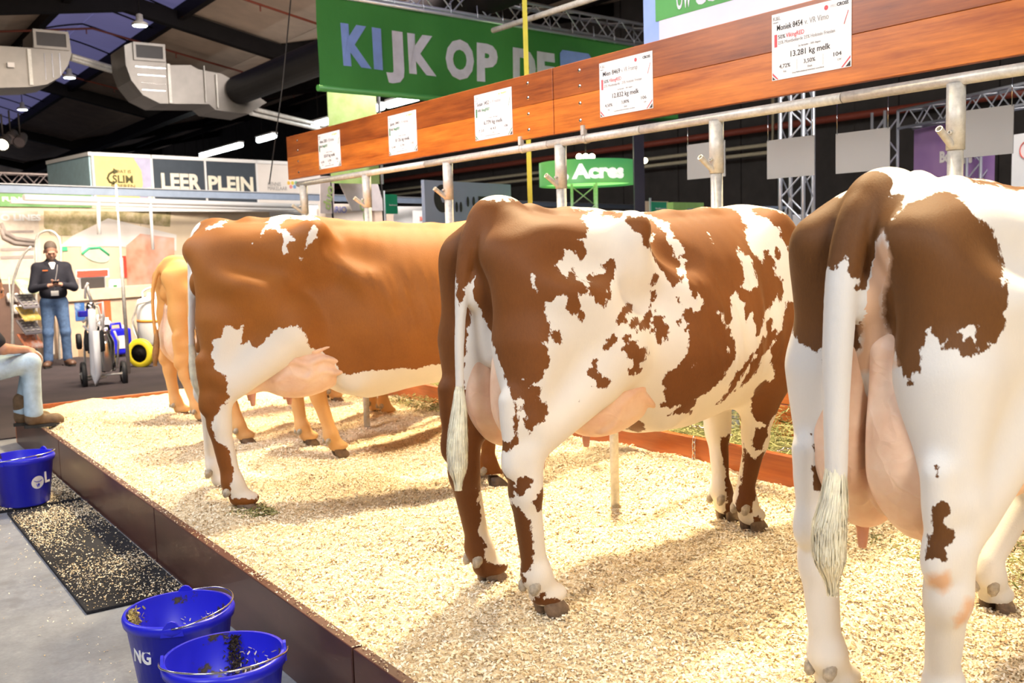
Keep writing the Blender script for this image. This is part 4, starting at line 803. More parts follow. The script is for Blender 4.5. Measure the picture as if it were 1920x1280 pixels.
def shavings_mat():
    t = NT('wood_shavings'); v = t.coords()
    vo = t.n('ShaderNodeTexVoronoi', Scale=95.0); st = t.coords('Object', (1, 1.0, 1)); nz = t.n('ShaderNodeTexNoise', Scale=40.0, Detail=2.0); t.l(v, nz.inputs['Vector'])
    mx = t.n('ShaderNodeMixRGB'); mx.blend_type = 'ADD'; mx.inputs[0].default_value = .02; t.l(v, mx.inputs[1]); t.l(nz.outputs['Color'], mx.inputs[2]); t.l(mx.outputs[0], vo.inputs['Vector'])
    a = t.noise(v, 130, 4, .7); b = t.noise(v, 2.2, 3)
    f = t.math('ADD', t.math('MULTIPLY', a, .55), t.math('MULTIPLY', vo.outputs['Distance'], .55))
    col = t.ramp(f, [(.24, (.36, .24, .11)), (.42, (.66, .51, .31)), (.62, (.82, .70, .49)), (.85, (.92, .84, .68))])
    col = t.mix(t.math('MULTIPLY', t.ramp(b, [(.45, (0, 0, 0)), (.7, (1, 1, 1))]), .22), col, (.58, .43, .22))
    t.base(col); t.set(Roughness=.8); t.bump(f, .9, .012); return t.m
M_SHAV = shavings_mat()
h = .0145; xs = np.arange(1.40, 4.20, h); ys = np.arange(-2.0, YE, h)
X, Y = np.meshgrid(xs, ys, indexing='ij'); Zb = bed_z(X, Y)
P = np.stack([X, Y, Zb], -1).reshape(-1, 3); nx, ny = X.shape; I = np.arange(nx * ny).reshape(nx, ny)
F = np.stack([I[:-1, :-1], I[1:, :-1], I[1:, 1:], I[:-1, 1:]], -1).reshape(-1, 4)
me = npmesh('bedding', P, F); me.materials.append(M_SHAV); o = bpy.data.objects.new('bedding', me); COL.objects.link(o)
tag(o, 'pale wood shavings bedding heaped across the whole pen', 'bedding', kind='stuff')

def flakes(name, pts, z, sizes, m, lift=.004, seed=3):
    """loose curled shavings: four-triangle chips scattered at pts"""
    r = np.random.default_rng(seed); n = len(pts); a = r.uniform(0, 2 * math.pi, n); L = sizes; W = L * r.uniform(.25, .55, n)
    t1 = r.uniform(-.6, .6, n); t2 = r.uniform(-.5, .5, n); cz = z + lift + r.uniform(0, 1, n) * lift
    dx = np.stack([np.cos(a) * np.cos(t1), np.sin(a) * np.cos(t1), np.sin(t1)], 1); dy = np.stack([-np.sin(a) * np.cos(t2), np.cos(a) * np.cos(t2), np.sin(t2)], 1)
    up = np.cross(dx, dy); C0 = np.stack([pts[:, 0], pts[:, 1], cz], 1); V = []
    for s, q in ((-.5, 0.), (0, .22), (.5, 0.)):
        for w in (-.5, .5): V.append(C0 + dx * (L * s)[:, None] + dy * (W * w)[:, None] + up * (L * q)[:, None])
    V = np.stack(V, 1).reshape(-1, 3); k = np.arange(n)[:, None] * 6
    F = np.concatenate([k + np.array([[0, 2, 3, 1]]), k + np.array([[2, 4, 5, 3]])]); 
    me = npmesh(name, V, F, False); me.materials.append(m); o = bpy.data.objects.new(name, me); COL.objects.link(o); return o
def flake_mat():
    t = NT('shaving_flake'); g = t.n('ShaderNodeNewGeometry'); t.base(t.ramp(g.outputs['Random Per Island'], [(0, (.45, .31, .15)), (.25, (.70, .55, .34)), (.6, (.83, .71, .51)), (1, (.94, .87, .73))])); t.set(Roughness=.75); return t.m
M_FLAKE = flake_mat()
n = 150000; pr = RNG.uniform(0, 1, (n, 2)); px = 1.42 + pr[:, 0] * 2.75; py = .6 + (pr[:, 1] ** 1.7) * 8.0
o = flakes('shavings', np.stack([px, py], 1), bed_z(px, py), RNG.uniform(.008, .020, n), M_FLAKE)
tag(o, 'loose curled wood shavings lying on top of the bedding', 'shavings', kind='stuff')

# shavings spilt over the kerb, mats and floor
def spill(n, x0, x1, y0, y1, f, z, name, label, s=(.004, .012), seed=1):
    r = np.random.default_rng(seed); p = np.stack([r.uniform(x0, x1, n), r.uniform(y0, y1, n)], 1); keep = r.uniform(0, 1, n) < f(p[:, 0], p[:, 1]); p = p[keep]
    o = flakes(name, p, np.full(len(p), z), r.uniform(s[0], s[1], len(p)), M_FLAKE, .002, seed); return tag(o, label, 'shavings', kind='stuff')
def matt(x0, x1, y0, y1, label):
    mb = MB(); mb.box(((x0 + x1) / 2, (y0 + y1) / 2, .008), (x1 - x0, y1 - y0, .016)); return tag(mb.build('rubber_mat', M_RMAT, bevel=.004), label, 'mat')
def rmat():
    t = NT('rubber_mat'); v = t.coords(); n = t.noise(v, 160, 3); b = t.noise(v, 3, 3); t.base(t.ramp(t.math('ADD', t.math('MULTIPLY', n, .5), t.math('MULTIPLY', b, .5)), [(.35, (.008, .008, .011)), (.7, (.028, .028, .034))])); t.set(Roughness=.95); t.b.inputs['Specular IOR Level'].default_value = .2; t.bump(n, .5, .004); return t.m
M_RMAT = rmat()
matt(.895, 1.345, 4.66, 6.84, 'black rubber mat lying on the floor behind the two empty buckets')
matt(.45, 1.345, 6.90, 8.3, 'black rubber mat under the farther blue bucket, thick with shavings')
cl = lambda x, y, k=2.2, s=5: np.clip(.5 + 1.5 * vnoise(x * k, y * k, s), 0, 1)
spill(26000, .90, 1.345, 4.66, 6.84, lambda x, y: np.clip(.05 + .85 * cl(x, y, 3.2) ** 2 * (.25 + .75 * np.clip((x - .88) / .4, 0, 1)) * np.clip(.35 + (y - 4.6) / 2.4, 0, 1), 0, 1), .017, 'mat_shavings', 'shavings scattered over the black mat behind the buckets', seed=11)
spill(22000, .47, 1.345, 6.90, 8.25, lambda x, y: np.clip(.35 + .8 * cl(x, y, 4, 8), 0, 1), .017, 'mat_shavings', 'shavings lying thick around the farther blue bucket', seed=12)
spill(3600, -.6, .9, 2.8, 7.2, lambda x, y: .10 + .6 * np.exp(-((x - .85) / .06) ** 2) + .5 * np.exp(-((y - 4.62) / .07) ** 2) * (x > .2), .001, 'floor_shavings', 'few shavings scattered on the bare concrete floor', seed=13)
spill(1500, 1.362, 1.398, 1.0, 9.2, lambda x, y: .55 + 0 * x, .297, 'kerb_shavings', 'thin line of shavings on top of the front kerb', s=(.005, .011), seed=14)

# feed board, posts, rail
fb = empty('feed_board', (4.24, 4, .2), 0, 'orange-brown feed board along the manger in front of the cows', 'board')
for a, b in ((-2.0, 1.06), (1.14, 2.49), (2.57, 3.925), (4.0, 5.34), (5.41, 6.79), (6.87, 8.2), (8.28, YE)):
    mb = MB(); mb.box((4.225, (a + b) / 2, .26), (.045, b - a, .32)); mb.build('board', M_FEEDBOARD, fb, bevel=.004)
fix(fb)
bb = empty('manger_back', (5.35, 4, .2), 0, 'tall orange-brown boards behind the hay manger', 'board')
for a, b in ((-2.0, 1.4), (1.41, 4.78)):
    for zc in (.36, .62):
        mb = MB(); mb.box((5.32, (a + b) / 2, zc - .03), (.04, b - a, .255)); mb.build('board', M_FEEDBOARD, bb, bevel=.004)
fix(bb)
M_SOILBASE = mat('manger_bed', (.20, .20, .08), .9, 0, .2, 20)
mb = MB(); mb.box((4.77, 3.7, .12), (1.04, 11.4, .24)); tag(mb.build('manger_base', M_SOILBASE), kind='structure')
POSTS = [1.12, 2.53, 3.96, 5.375, 6.83, 8.24, 9.65]
def make_post():
    p = empty('stall_post', (4.22, 0, 0))
    mb = MB(); mb.tube([(0, 0, .0), (0, 0, 2.0)], .034, 20); mb.build('pipe', M_GALV, p)
    mb = MB(); mb.lathe([(.034, 1.955), (.0405, 1.955), (.0405, 2.245), (.034, 2.245)], n=24); mb.build('sleeve', M_GALV, p)
    mb = MB(); mb.lathe([(.0005, 0), (.0085, 0), (.0085, .018), (.0045, .018), (.0045, .012)], (-.040, -.004, 2.03), 10, M=Matrix.Rotation(-math.pi / 2, 3, 'Y')); mb.build('set_screw', M_GALV, p)
    mb = MB(); d = Vector((-.12, 0, .085)).normalized(); q = Vector((-.02, 0, 1.965)); mb.tube([q, q + d * .135], .0165, 14, cap=False); mb.tube([q + d * .135, q + d * .02], .0125, 14, cap=False); mb.lathe([(.0125, 0), (.0165, 0)], q + d * .135, 14, M=d.to_track_quat('Z', 'Y').to_matrix()); mb.build('stub_pipe', M_GALV, p)
    return p
post = make_post()
plabels = ['right of the frame behind the nearest cow', 'behind the nearest brown and white cow', 'behind the middle cow, left of the grey hanging boards', 'in front of the round green lamp', 'in front of the pale blue cow-head sign', 'above the back of the reddish brown cow', 'farthest, at the left end of the rail']
for i, y in enumerate(POSTS):
    o = post if i == 0 else copy_tree(post)
    o.location = (4.22, y, 0); tag(o, 'galvanised stall post with stub pipe, ' + plabels[i], 'post', 'stall posts under the rail')
rail = empty('top_rail', (4.22, 4, 2.26), 0, 'galvanised top rail running over all the stall posts', 'rail')
ends = [-2.0, 1.72, 3.12, 4.30 + .27, 5.50, 7.16, 9.78]
for a, b in zip(ends[:-1], ends[1:]):
    mb = MB(); mb.tube([(4.22, a + .003, 2.262), (4.22, b - .003, 2.262)], .0275, 20); mb.build('pipe', M_GALV, rail)
for y in (5.10, 5.80):
    mb = MB()
    mb.lathe([(.0285, -.016), (.033, -.016), (.033, .016), (.0285, .016)], (4.22, y, 2.262), 20, axis='Y'); mb.box((4.20, y, 2.315), (.03, .03, .06)); mb.build('clamp', M_GALV, rail)
fix(rail)
for a, b, lab in ((.62, 5.41, 'nearer varnished overhead plank bolted above the rail, carrying two sheets'), (5.42, 9.98, 'farther varnished overhead plank above the rail, carrying three sheets')):
    p = empty('overhead_plank', (4.24, (a + b) / 2, 2.3), 0, lab, 'plank', 'overhead planks')
    mb = MB(); mb.box((4.225, (a + b) / 2, 2.655), (.05, b - a, .21)); mb.build('board', M_PLANK_UP, p, bevel=.003)
    mb = MB(); mb.box((4.225, (a + b) / 2, 2.435), (.05, b - a, .228)); mb.build('board', M_PLANK_LO, p, bevel=.003)
    for yb in (a + .28, b - .28):
        for zb in (2.38, 2.49, 2.60, 2.70):
            mb = MB(); mb.lathe([(.0004, -.003), (.010, -.003), (.013, 0)], (4.198, yb, zb), 12, axis='X'); mb.build('bolt', M_STEEL, p)
    fix(p)
for i, (x, y) in enumerate([(3.24, 3.75), (3.30, 6.61), (3.24, .9)]):
    p = empty('short_post', (x, y, 0), 0, 'short galvanised divider post standing in the bedding ' + ['under the belly of the middle cow', 'under the belly of the reddish brown cow', 'beside the nearest cow'][i], 'post', 'short divider posts')
    mb = MB(); mb.tube([(0, 0, 0), (0, 0, .95), (.03, 0, .99), (.09, 0, 1.01), (.92, 0, 1.02)], .0225, 16); mb.build('pipe', M_GALV, p)
# chains
def chain(pts, label, s=.034):
    c = empty('chain', pts[0], 0, label, 'chain', 'tethering chains on the feed board')
    P = bez(pts, 12); L = [0]
    for a, b in zip(P[:-1], P[1:]): L.append(L[-1] + float(np.linalg.norm(b - a)))
    k = 0; d = 0
    q = MB(); q.tube([(.5 * s * 1.25 * math.cos(t) , .5 * s * .62 * math.sin(t), 0) for t in [2 * math.pi * j / 12 for j in range(12)]], .0032, 6, closed=True)
    base = q.build('link', M_STEEL, c)
    while d < L[-1] - s * .8:
        def P_(d): return np.array([np.interp(d, L, [p[i] for p in P]) for i in range(3)])
        a, b = Vector(P_(d)), Vector(P_(d + s)); t = (b - a).normalized()
        o = base if k == 0 else base.copy()
        if k: COL.objects.link(o); o.parent = c
        x = t; y = x.cross(Vector((0, 0, 1)) if abs(x.z) < .95 else Vector((0, 1, 0))).normalized(); z = x.cross(y)
        if k % 2: y, z = z, -y
        o.matrix_parent_inverse = Matrix.Translation(-Vector(pts[0]))
        o.matrix_basis = Matrix(((x.x, y.x, z.x, (a.x + b.x) / 2), (x.y, y.y, z.y, (a.y + b.y) / 2), (x.z, y.z, z.z, (a.z + b.z) / 2), (0, 0, 0, 1)))
        d += s * .95; k += 1
chain([(4.19, 4.13, .43), (4.185, 4.13, .37), (4.18, 4.13, .30), (4.10, 4.16, .28)], 'steel chain hanging down the feed board under the middle cow')
chain([(4.30, 4.48, .44), (4.34, 4.30, .45), (4.32, 4.10, .46), (4.30, 3.92, .45)], 'steel chain lying along the hay beside the stall post')
chain([(4.24, 3.55, .43), (4.6, 3.45, .45), (4.95, 3.35, .50), (5.25, 3.3, .58)], 'steel chain stretched over the hay beside the nearest cow')
chain([(4.22, 6.5, .42), (4.19, 6.45, .36), (4.14, 6.35, .34), (4.2, 6.2, .42)], 'steel chain looped over the feed board behind the middle cow')
# hay
def hay_mat():
    t = NT('hay_stalk'); g = t.n('ShaderNodeNewGeometry'); t.base(t.ramp(g.outputs['Random Per Island'], [(0, (.07, .085, .02)), (.4, (.17, .19, .055)), (.75, (.32, .30, .11)), (1, (.50, .45, .22))])); t.set(Roughness=.8); return t.m
M_HAY = hay_mat()
def hay(n, x0, x1, y0, y1, z0, zh, label, seed, L0=.10):
    r = np.random.default_rng(seed); c = np.stack([r.uniform(x0, x1, n), r.uniform(y0, y1, n), np.zeros(n)], 1); hh = .4 + .6 * np.clip(.5 + vnoise(c[:, 0] * 3, c[:, 1] * 3, seed) * 1.4, 0, 1)
    c[:, 2] = z0 + r.uniform(0, 1, n) ** .6 * zh * hh
    a = r.uniform(0, 2 * math.pi, n); e = r.normal(0, .35, n); L = r.uniform(.4, 1, n) * L0; d = np.stack([np.cos(a) * np.cos(e), np.sin(a) * np.cos(e), np.sin(e)], 1)
    w = np.stack([-np.sin(a), np.cos(a), r.normal(0, .5, n)], 1) * .0022; bend = np.stack([-np.sin(a), np.cos(a), np.zeros(n)], 1) * (r.normal(0, .15, n) * L)[:, None]
    V = np.stack([c - d * L[:, None] / 2 - w, c - d * L[:, None] / 2 + w, c + bend - w, c + bend + w, c + d * L[:, None] / 2 - w, c + d * L[:, None] / 2 + w], 1).reshape(-1, 3); k = np.arange(n)[:, None] * 6
    F = np.concatenate([k + np.array([[0, 1, 3, 2]]), k + np.array([[2, 3, 5, 4]])]); me = npmesh('hay', V, F, False); me.materials.append(M_HAY); o = bpy.data.objects.new('hay', me); COL.objects.link(o); return tag(o, label, 'hay', kind='stuff')
hay(26000, 4.26, 5.28, .2, YE, .24, .22, 'greenish hay filling the manger beyond the feed board', 5)
hay(500, 1.62, 1.86, 4.75, 4.98, .262, .03, 'small tuft of green hay on the bedding beside the kerb', 6, .05)
hay(900, 3.85, 4.18, 6.2, 7.4, .30, .05, 'hay trodden into the bedding below the feed board behind the cows', 8, .07)
hay(700, 3.5, 4.15, 1.6, 2.6, .27, .05, 'hay wisps on the bedding beyond the nearest cow', 9, .09)
# ---------------------------------------------------------------- build the cows
def blender_mesh(name, P, F, m, parent, N=None, attrs=None):
    me = npmesh(name, P, F); me.materials.append(m)
    for k, a in (attrs or {}).items():
        at_ = me.attributes.new(k, 'FLOAT', 'POINT'); at_.data.foreach_set('value', a.astype(np.float32))
    o = bpy.data.objects.new(name, me); COL.objects.link(o); o.parent = parent; return o
def relax(P, F, it=2, lam=.5):
    n = len(P); E = np.concatenate([F[:, [0, 1]], F[:, [1, 2]], F[:, [2, 3]], F[:, [3, 0]]]); 
    for k in range(it):
        acc = np.zeros_like(P); cnt = np.zeros(n)
        for a, b in ((0, 1), (1, 0)):
            for j in range(3): acc[:, j] += np.bincount(E[:, a], P[E[:, b], j], n)
            cnt += np.bincount(E[:, a], minlength=n)
        P = P + (acc / np.maximum(cnt, 1)[:, None] - P) * lam
    return P
def hair_lock(P, R, n, mat_, parent, name='tail_switch', seed=1, fuzz=.012, length=.16):
    """tail switch: a tapering core under several hundred curved hair strands"""
    r = np.random.default_rng(seed); T = np.array(bez(P, 6)); m = len(T); rad = np.interp(np.linspace(0, 1, m), np.linspace(0, 1, len(R)), R)
    mb = MB(); mb.tube([tuple(t) for t in T], [max(.003, q * .8) for q in rad], 14); V = []; F = []
    for i in range(n):
        u = r.uniform(0, .82); a = r.uniform(0, 2 * math.pi); L = length * r.uniform(.5, 1.1); k = 5; ph = r.uniform(0, 6.3); pts = []
        for j in range(k):
            uu = min(1, u + (L / (np.linalg.norm(T[-1] - T[0]) + 1e-6)) * j / (k - 1)); f = uu * (m - 1); q = min(int(f), m - 2); c = T[q] + (T[q + 1] - T[q]) * (f - q); rr = np.interp(f, range(m), rad)
            wob = fuzz * j / k * math.sin(ph + j * 1.3); aa = a + .25 * j / k * math.sin(ph)
            pts.append(c + np.array([math.cos(aa), math.sin(aa), 0]) * (rr * .86 + wob * .6 + .002) + np.array([0, 0, -.03 * j / k if uu >= 1 else 0]))
        w = np.array([-math.sin(a), math.cos(a), 0]) * .0022; b0 = len(V)
        for j, p in enumerate(pts): s = 1 - j / k * .85; V += [p - w * s, p + w * s]
        F += [(b0 + 2 * j, b0 + 2 * j + 1, b0 + 2 * j + 3, b0 + 2 * j + 2) for j in range(k - 1)]
    mb.add(V, F); return mb.build(name, mat_, parent)
def claw_mesh(parent, c, yaw, s=1, m=None):
    """one cloven hoof: two claws and two dew claws, each a part"""
    R = Matrix.Rotation(yaw, 3, 'Z')
    for sd in (-1, 1):
        mb = MB(); prof = [(.030, -.012), (.043, 0), (.045, .02), (.036, .05), (.025, .07), (.001, .075)]; V = []; F = []; n = 14
        for i, (r, z) in enumerate(prof):
            for k in range(n):
                a = 2 * math.pi * k / n; ca = math.cos(a); x = r * (1.35 if ca > 0 else .9) * ca - (z * .45 if True else 0) + .035; y = r * .58 * math.sin(a) + sd * .029
                V.append(Vector(c) + R @ Vector((x * s, y * s, z * s)))
        for i in range(len(prof) - 1): F += [(i * n + k, i * n + (k + 1) % n, (i + 1) * n + (k + 1) % n, (i + 1) * n + k) for k in range(n)]
        mb.add(V, F, True); mb.f.append(tuple(range(n))[::-1]); mb.sm.append(False); mb.build('hoof', m or M_HOOF, parent)
        mb = MB(); q = Vector(c) + R @ Vector((-.058 * s, sd * .030 * s, .118 * s)); mb.lathe([(.001, -.034), (.014, -.026), (.021, -.004), (.017, .018), (.004, .026)], q, 10, M=Matrix.Rotation(.5, 3, 'Y')); mb.build('dew_claw', m or M_DEW, parent)
def build_cow(p, coat, m, label, h=.0105, switch=None, brown_switch=False):
    root = empty('cow', p['org'], p['yaw'], label, 'cow')
    v = cow_volume(p, h); P, F = v.mesh(); P = relax(P, F, 2, .45)
    at_ = {}
    if coat: pa, sk = coat_fields(p, coat, P); at_ = dict(patch=pa, skin=sk)
    body = blender_mesh('body', P, F, m, root, attrs=at_)
    v = udder_volume(p['udder'], .009); P, F = v.mesh(); P = relax(P, F, 2, .4); ud = blender_mesh('udder', P, F, M_UDDER, root)
    u = p['udder']
    for s in (-1, 1):
        for (x, y, z, a, b, c) in (u['rear'], u['fore']):
            mb = MB(); tz_ = z - c; mb.lathe([(.001, -.075), (.011, -.072), (.0145, -.05), (.017, -.02), (.026, .015), (.034, .04)], (x + (.03 if x < .2 else -.10), s * min(.10, y + .015), tz_ + (.012 if x < .2 else .025)), 14); mb.build('teat', M_TEAT, ud)
    for s, L in ((-1, p['near']), (1, p['far'])):
        for q in ('foot', 'ffoot'): claw_mesh(root, (L[q][0] - .005, L[q][1], L[q][2] - .022), 0, 1.06)
    hair_lock(switch[0], switch[1], 900, M_SWITCH_B if brown_switch else M_SWITCH, root, seed=int(p['org'][1] * 10))
    N2 = np.array(p.get('neck', [(1.45, 0, 1.18), (1.75, 0, 1.02), (2.02, 0, .80)])[2]) + (.05, 0, -.02)
    for s in (-1, 1):
        mb = MB(); mb.sphere(tuple(N2 + (.19, s * .105, -.075)), .019, 8); mb.build('eye', mat('cow_eye', (.01, .008, .006), .08), root)
        mb = MB(); mb.sphere(tuple(N2 + (.375, s * .035, -.44)), .012, 6); mb.build('nostril', M_INK, root)
    return root
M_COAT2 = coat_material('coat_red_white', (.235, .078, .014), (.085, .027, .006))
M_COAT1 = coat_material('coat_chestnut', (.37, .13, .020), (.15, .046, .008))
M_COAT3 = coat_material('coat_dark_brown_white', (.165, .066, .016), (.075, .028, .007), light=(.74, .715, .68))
M_COATJ = coat_material('coat_fawn', (.62, .32, .10), (.50, .23, .062), light=(.80, .58, .33), patched=False)
C1P['udder']['veins'] = [[(.26, .275, .78), (.34, .285, .805), (.42, .290, .775), (.50, .285, .79), (.56, .27, .77)], [(.20, .25, .70), (.29, .285, .725), (.38, .298, .705), (.46, .298, .73), (.56, .275, .71), (.62, .25, .73)], [(.22, .25, .62), (.30, .275, .655), (.38, .288, .63), (.46, .288, .665), (.54, .275, .645), (.61, .25, .68)], [(.36, .29, .71), (.41, .298, .67), (.38, .29, .635)], [(.33, .28, .80), (.31, .285, .75), (.35, .295, .715)]]
C2P['udder']['veins'] = [[(.28, .225, .62), (.35, .255, .68), (.43, .268, .73), (.52, .262, .755), (.60, .24, .75)], [(.35, .255, .68), (.33, .24, .61), (.29, .21, .58)], [(.46, .268, .72), (.52, .26, .67), (.58, .235, .64)]]
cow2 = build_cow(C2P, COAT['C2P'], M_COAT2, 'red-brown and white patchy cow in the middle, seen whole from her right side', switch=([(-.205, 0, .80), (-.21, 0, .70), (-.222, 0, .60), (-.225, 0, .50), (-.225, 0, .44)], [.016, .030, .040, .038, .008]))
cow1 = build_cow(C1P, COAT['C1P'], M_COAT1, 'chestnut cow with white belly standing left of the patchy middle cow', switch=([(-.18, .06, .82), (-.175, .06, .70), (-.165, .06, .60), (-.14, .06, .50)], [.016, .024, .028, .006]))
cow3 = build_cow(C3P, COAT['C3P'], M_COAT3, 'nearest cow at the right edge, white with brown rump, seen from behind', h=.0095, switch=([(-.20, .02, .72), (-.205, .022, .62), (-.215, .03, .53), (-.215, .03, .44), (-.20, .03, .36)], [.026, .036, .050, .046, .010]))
JP = dict(C3P); JP.update(org=(0, 0, 0), yaw=0, tail=[(.05, 0, 1.415), (-.06, 0, 1.42), (-.16, .0, 1.36), (-.22, .0, 1.2), (-.235, .0, 1.03), (-.235, .0, .9), (-.225, .0, .74), (-.215, 0, .66)], tailr=([0, .15, .3, .5, 1], [.045, .035, .024, .018, .016]),
          far=side(1, (-.08, .19, .50), (.0, .19, 0), (.31, .20, .885), (1.36, .20, .72), (1.41, .14, .38), None, (1.41, .12, 0)),
          near=side(-1, (-.08, -.27, .50), (.03, -.32, 0), (.33, -.26, .885), (1.37, -.18, .72), (1.41, -.11, .36), None, (1.42, -.10, 0)), tw=(.95, .95),
          udder=dict(rear=(.02, .085, .70, .19, .13, .24), fore=(.40, .10, .70, .22, .13, .14), att=1.0, belly=(.85, .56)))
jer = build_cow(JP, None, M_COATJ, None, h=.014, switch=([(-.22, 0, .82), (-.225, 0, .70), (-.24, 0, .60), (-.25, 0, .52)], [.016, .026, .03, .012]), brown_switch=True)
for i, (x, y, yaw, lab) in enumerate([(2.40, 8.02, .0, 'fawn cow with a full udder, farthest left in the pen'), (2.70, 6.18, -.05, 'fawn cow hidden behind the chestnut cow, her hind legs showing under its belly'), (2.36, 6.98, .0, 'fawn cow hidden behind the chestnut cow, only lower legs and dark hooves showing')]):
    o = jer if i == 0 else copy_tree(jer)
    o.location = (x, y, .275); o.rotation_euler = (0, 0, yaw); o.scale = (.885, .885, .885); tag(o, lab, 'cow')
# ---------------------------------------------------------------- overhead rig, ducts, lamps
def vdir(th):
    a = math.radians(54.94 - th); return Vector((math.cos(a), math.sin(a), 0))
def photo_print(name, cols, scale=3, detail=5):
    t = NT(name); v = t.coords(); n = t.noise(v, scale, detail, .65); t.base(t.ramp(n, [(.25 + .5 * i / max(1, len(cols) - 1), c) for i, c in enumerate(cols)])); t.set(Roughness=.5); return t.m
def rect_px(fr, u0, v0, u1, v1, name, m, parent, d=.01, c=0):
    a0, b1 = fr.px(u0, v0); a1, b0 = fr.px(u1, v1); return panel(fr, a0, b0, a1, b1, d, name, m, parent, c)
def poly_px(fr, pts, name, m, parent, d=.006, c=.006):
    P = [fr.px(u, v) for u, v in pts]
    area_ = sum(P[i][0] * P[(i + 1) % len(P)][1] - P[(i + 1) % len(P)][0] * P[i][1] for i in range(len(P)))
    if area_ < 0: P = P[::-1]
    mb = MB(); mb.prism(P, lambda a, b, cc: fr(a, b, cc + c), d); return mb.build(name, m, parent)
def text_px(fr, txt, u0, vb, u1, vt, m, parent, bold=.02, c=.006, name='lettering'):
    """print txt so that it spans u0..u1, baseline at (u0, vb), cap top at (u0, vt)"""
    a0, b0 = fr.px(u0, vb); a1, _ = fr.px(u1, vb); _, bt = fr.px(u0, vt)
    return lettering(txt, fr, a0, b0, bt - b0, m, parent, bold=bold, w=a1 - a0, c=c, name=name)

def banner_fabric(name, c0, c1):
    t = NT(name); v = t.coords(); n = t.noise(v, 1.2, 4); t.base(t.mix(n, c0, c1)); t.set(Roughness=.42); t.bump(t.noise(v, 4, 3), .25, .03); return t.m
FB = Frame(at(600, 165, 12), vdir(48.1))
a1, _ = FB.px(1270, 230); bh = FB.px(600, -14)[1]
gb = empty('green_banner', tuple(FB(a1 / 2, 0)), 0, 'long green hanging banner lettered KIJK OP DE behind the overhead planks', 'banner')
nx_, nz_ = 90, 14; V = []
def wave(a, b): return (.018 * np.sin(a * 2.3 + b * 1.2) + .012 * np.sin(a * 5.1 - b * 2.4) + .01 * np.sin(b * 6 + a)) * (1 - .5 * b / bh)
for i in range(nx_ + 1):
    for j in range(nz_ + 1):
        a, b = a1 * i / nx_, bh * j / nz_; V.append(FB(a, b, float(wave(a, b))))
n0 = len(V); V += [p - FB.n * .004 for p in V]
F = []
for i in range(nx_):
    for j in range(nz_):
        q = i * (nz_ + 1) + j; F.append((q, q + nz_ + 1, q + nz_ + 2, q + 1)); F.append(tuple(n0 + k for k in (q, q + 1, q + nz_ + 2, q + nz_ + 1)))
mb = MB(); mb.add(V, F, True); M_GB = banner_fabric('green_banner_cloth', (.045, .22, .045), (.085, .33, .08)); mb.build('cloth', M_GB, gb)
mb = MB(); mb.tube([FB(-.03, .0, .0), FB(a1, .0, .0)], .038, 14); mb.build('hem_tube', M_GB, gb)
M_BLT = mat('banner_blue_letter', (.26, .38, .80), .5); M_WLT = mat('banner_white_letter', (.70, .70, .80), .5)
for ch, u0, u1, m in (('K', 640, 693, M_BLT), ('I', 698, 715.5, M_BLT), ('J', 722, 757, M_WLT), ('K', 766, 817, M_WLT), ('O', 836, 889, M_WLT), ('P', 894, 931, M_WLT), ('D', 959, 1003, M_WLT), ('E', 1006, 1040, M_WLT)):
    a0, b0 = FB.px(640, 118); _, bt = FB.px(640, 47); s0 = FB.px(u0, 100)[0]; s1 = FB.px(u1, 100)[0]
    lettering(ch, FB, s0, b0, bt - b0, m, gb, bold=.055, w=s1 - s0, c=.006, name='letter', warp=wave)
a0, b0 = FB.px(1049, 175); a2, bt = FB.px(1105, 102)
mb = MB(); mb.prism([(a0, b0), (a2, b0), (a2, bt - .05), (a2 - .05, bt), (a0 + .05, bt), (a0, bt - .05)], lambda a, b, c: FB(a, b, c + .034), .004); mb.build('logo_panel', M_BLT, gb)
mb = MB(); mb.tube([FB(-.2, bh - .02, .03), FB(a1 + .6, bh - .02, .03)], .024, 10); 
for k in range(int(a1 / .45)): mb.tube([FB(.2 + k * .45, bh - .05, .045), FB(.21 + k * .45, bh + .16, .02)], .008, 5)
mb.build('hanging_rod', M_ALU, gb)
fix(gb)

def truss(name, fr, L, s, m, label, cat='truss', step=None, sides=4, r=.025, group=None, vertical=False):
    """box truss: four chords and zig-zag braces; along fr.d or, if vertical, along fr.u"""
    t = empty(name, tuple(fr(0, 0, 0)), 0, label, cat, group); step = step or s
    A = (lambda l, x, y: fr(x, l, -y)) if vertical else (lambda l, x, y: fr(l, x, -y))
    for x in (0, s):
        for y in (0, s): mb = MB(); mb.tube([A(0, x, y), A(L, x, y)], r, 8); mb.build('chord', m, t)
    n = int(L / step)
    for (p, q) in (((0, 0), (s, 0)), ((0, s), (s, s)), ((0, 0), (0, s)), ((s, 0), (s, s))):
        mb = MB()
        for k in range(n):
            a, b = (p, q) if k % 2 == 0 else (q, p); mb.tube([A(k * step, *a), A((k + 1) * step, *b)], r * .45, 6, cap=False)
        mb.build('brace', m, t)
    return fix(t)
FT = Frame(FB(-.3, bh + .05, -.05), FB.d); truss('roof_truss', FT, a1 + 1.6, .29, M_ALU, 'aluminium truss carrying the long green banner', step=.3)
mb = MB(); mb.tube([at(925, 57, 10.6), at(1180, -25, 8.2)], .028, 12); tag(mb.build('scaffold_pole', M_GALV), 'slanting grey pole crossing in front of the banner truss', 'pole')
mb = MB(); p0 = at(989, 200, 9.6); mb.box((p0.x, p0.y, 2.6), (.045, .008, 5.2), AZ); tag(mb.build('lifting_strap', mat('yellow_strap', (.62, .55, .06), .7)), 'yellow vertical strap hanging beside the green banner', 'strap')
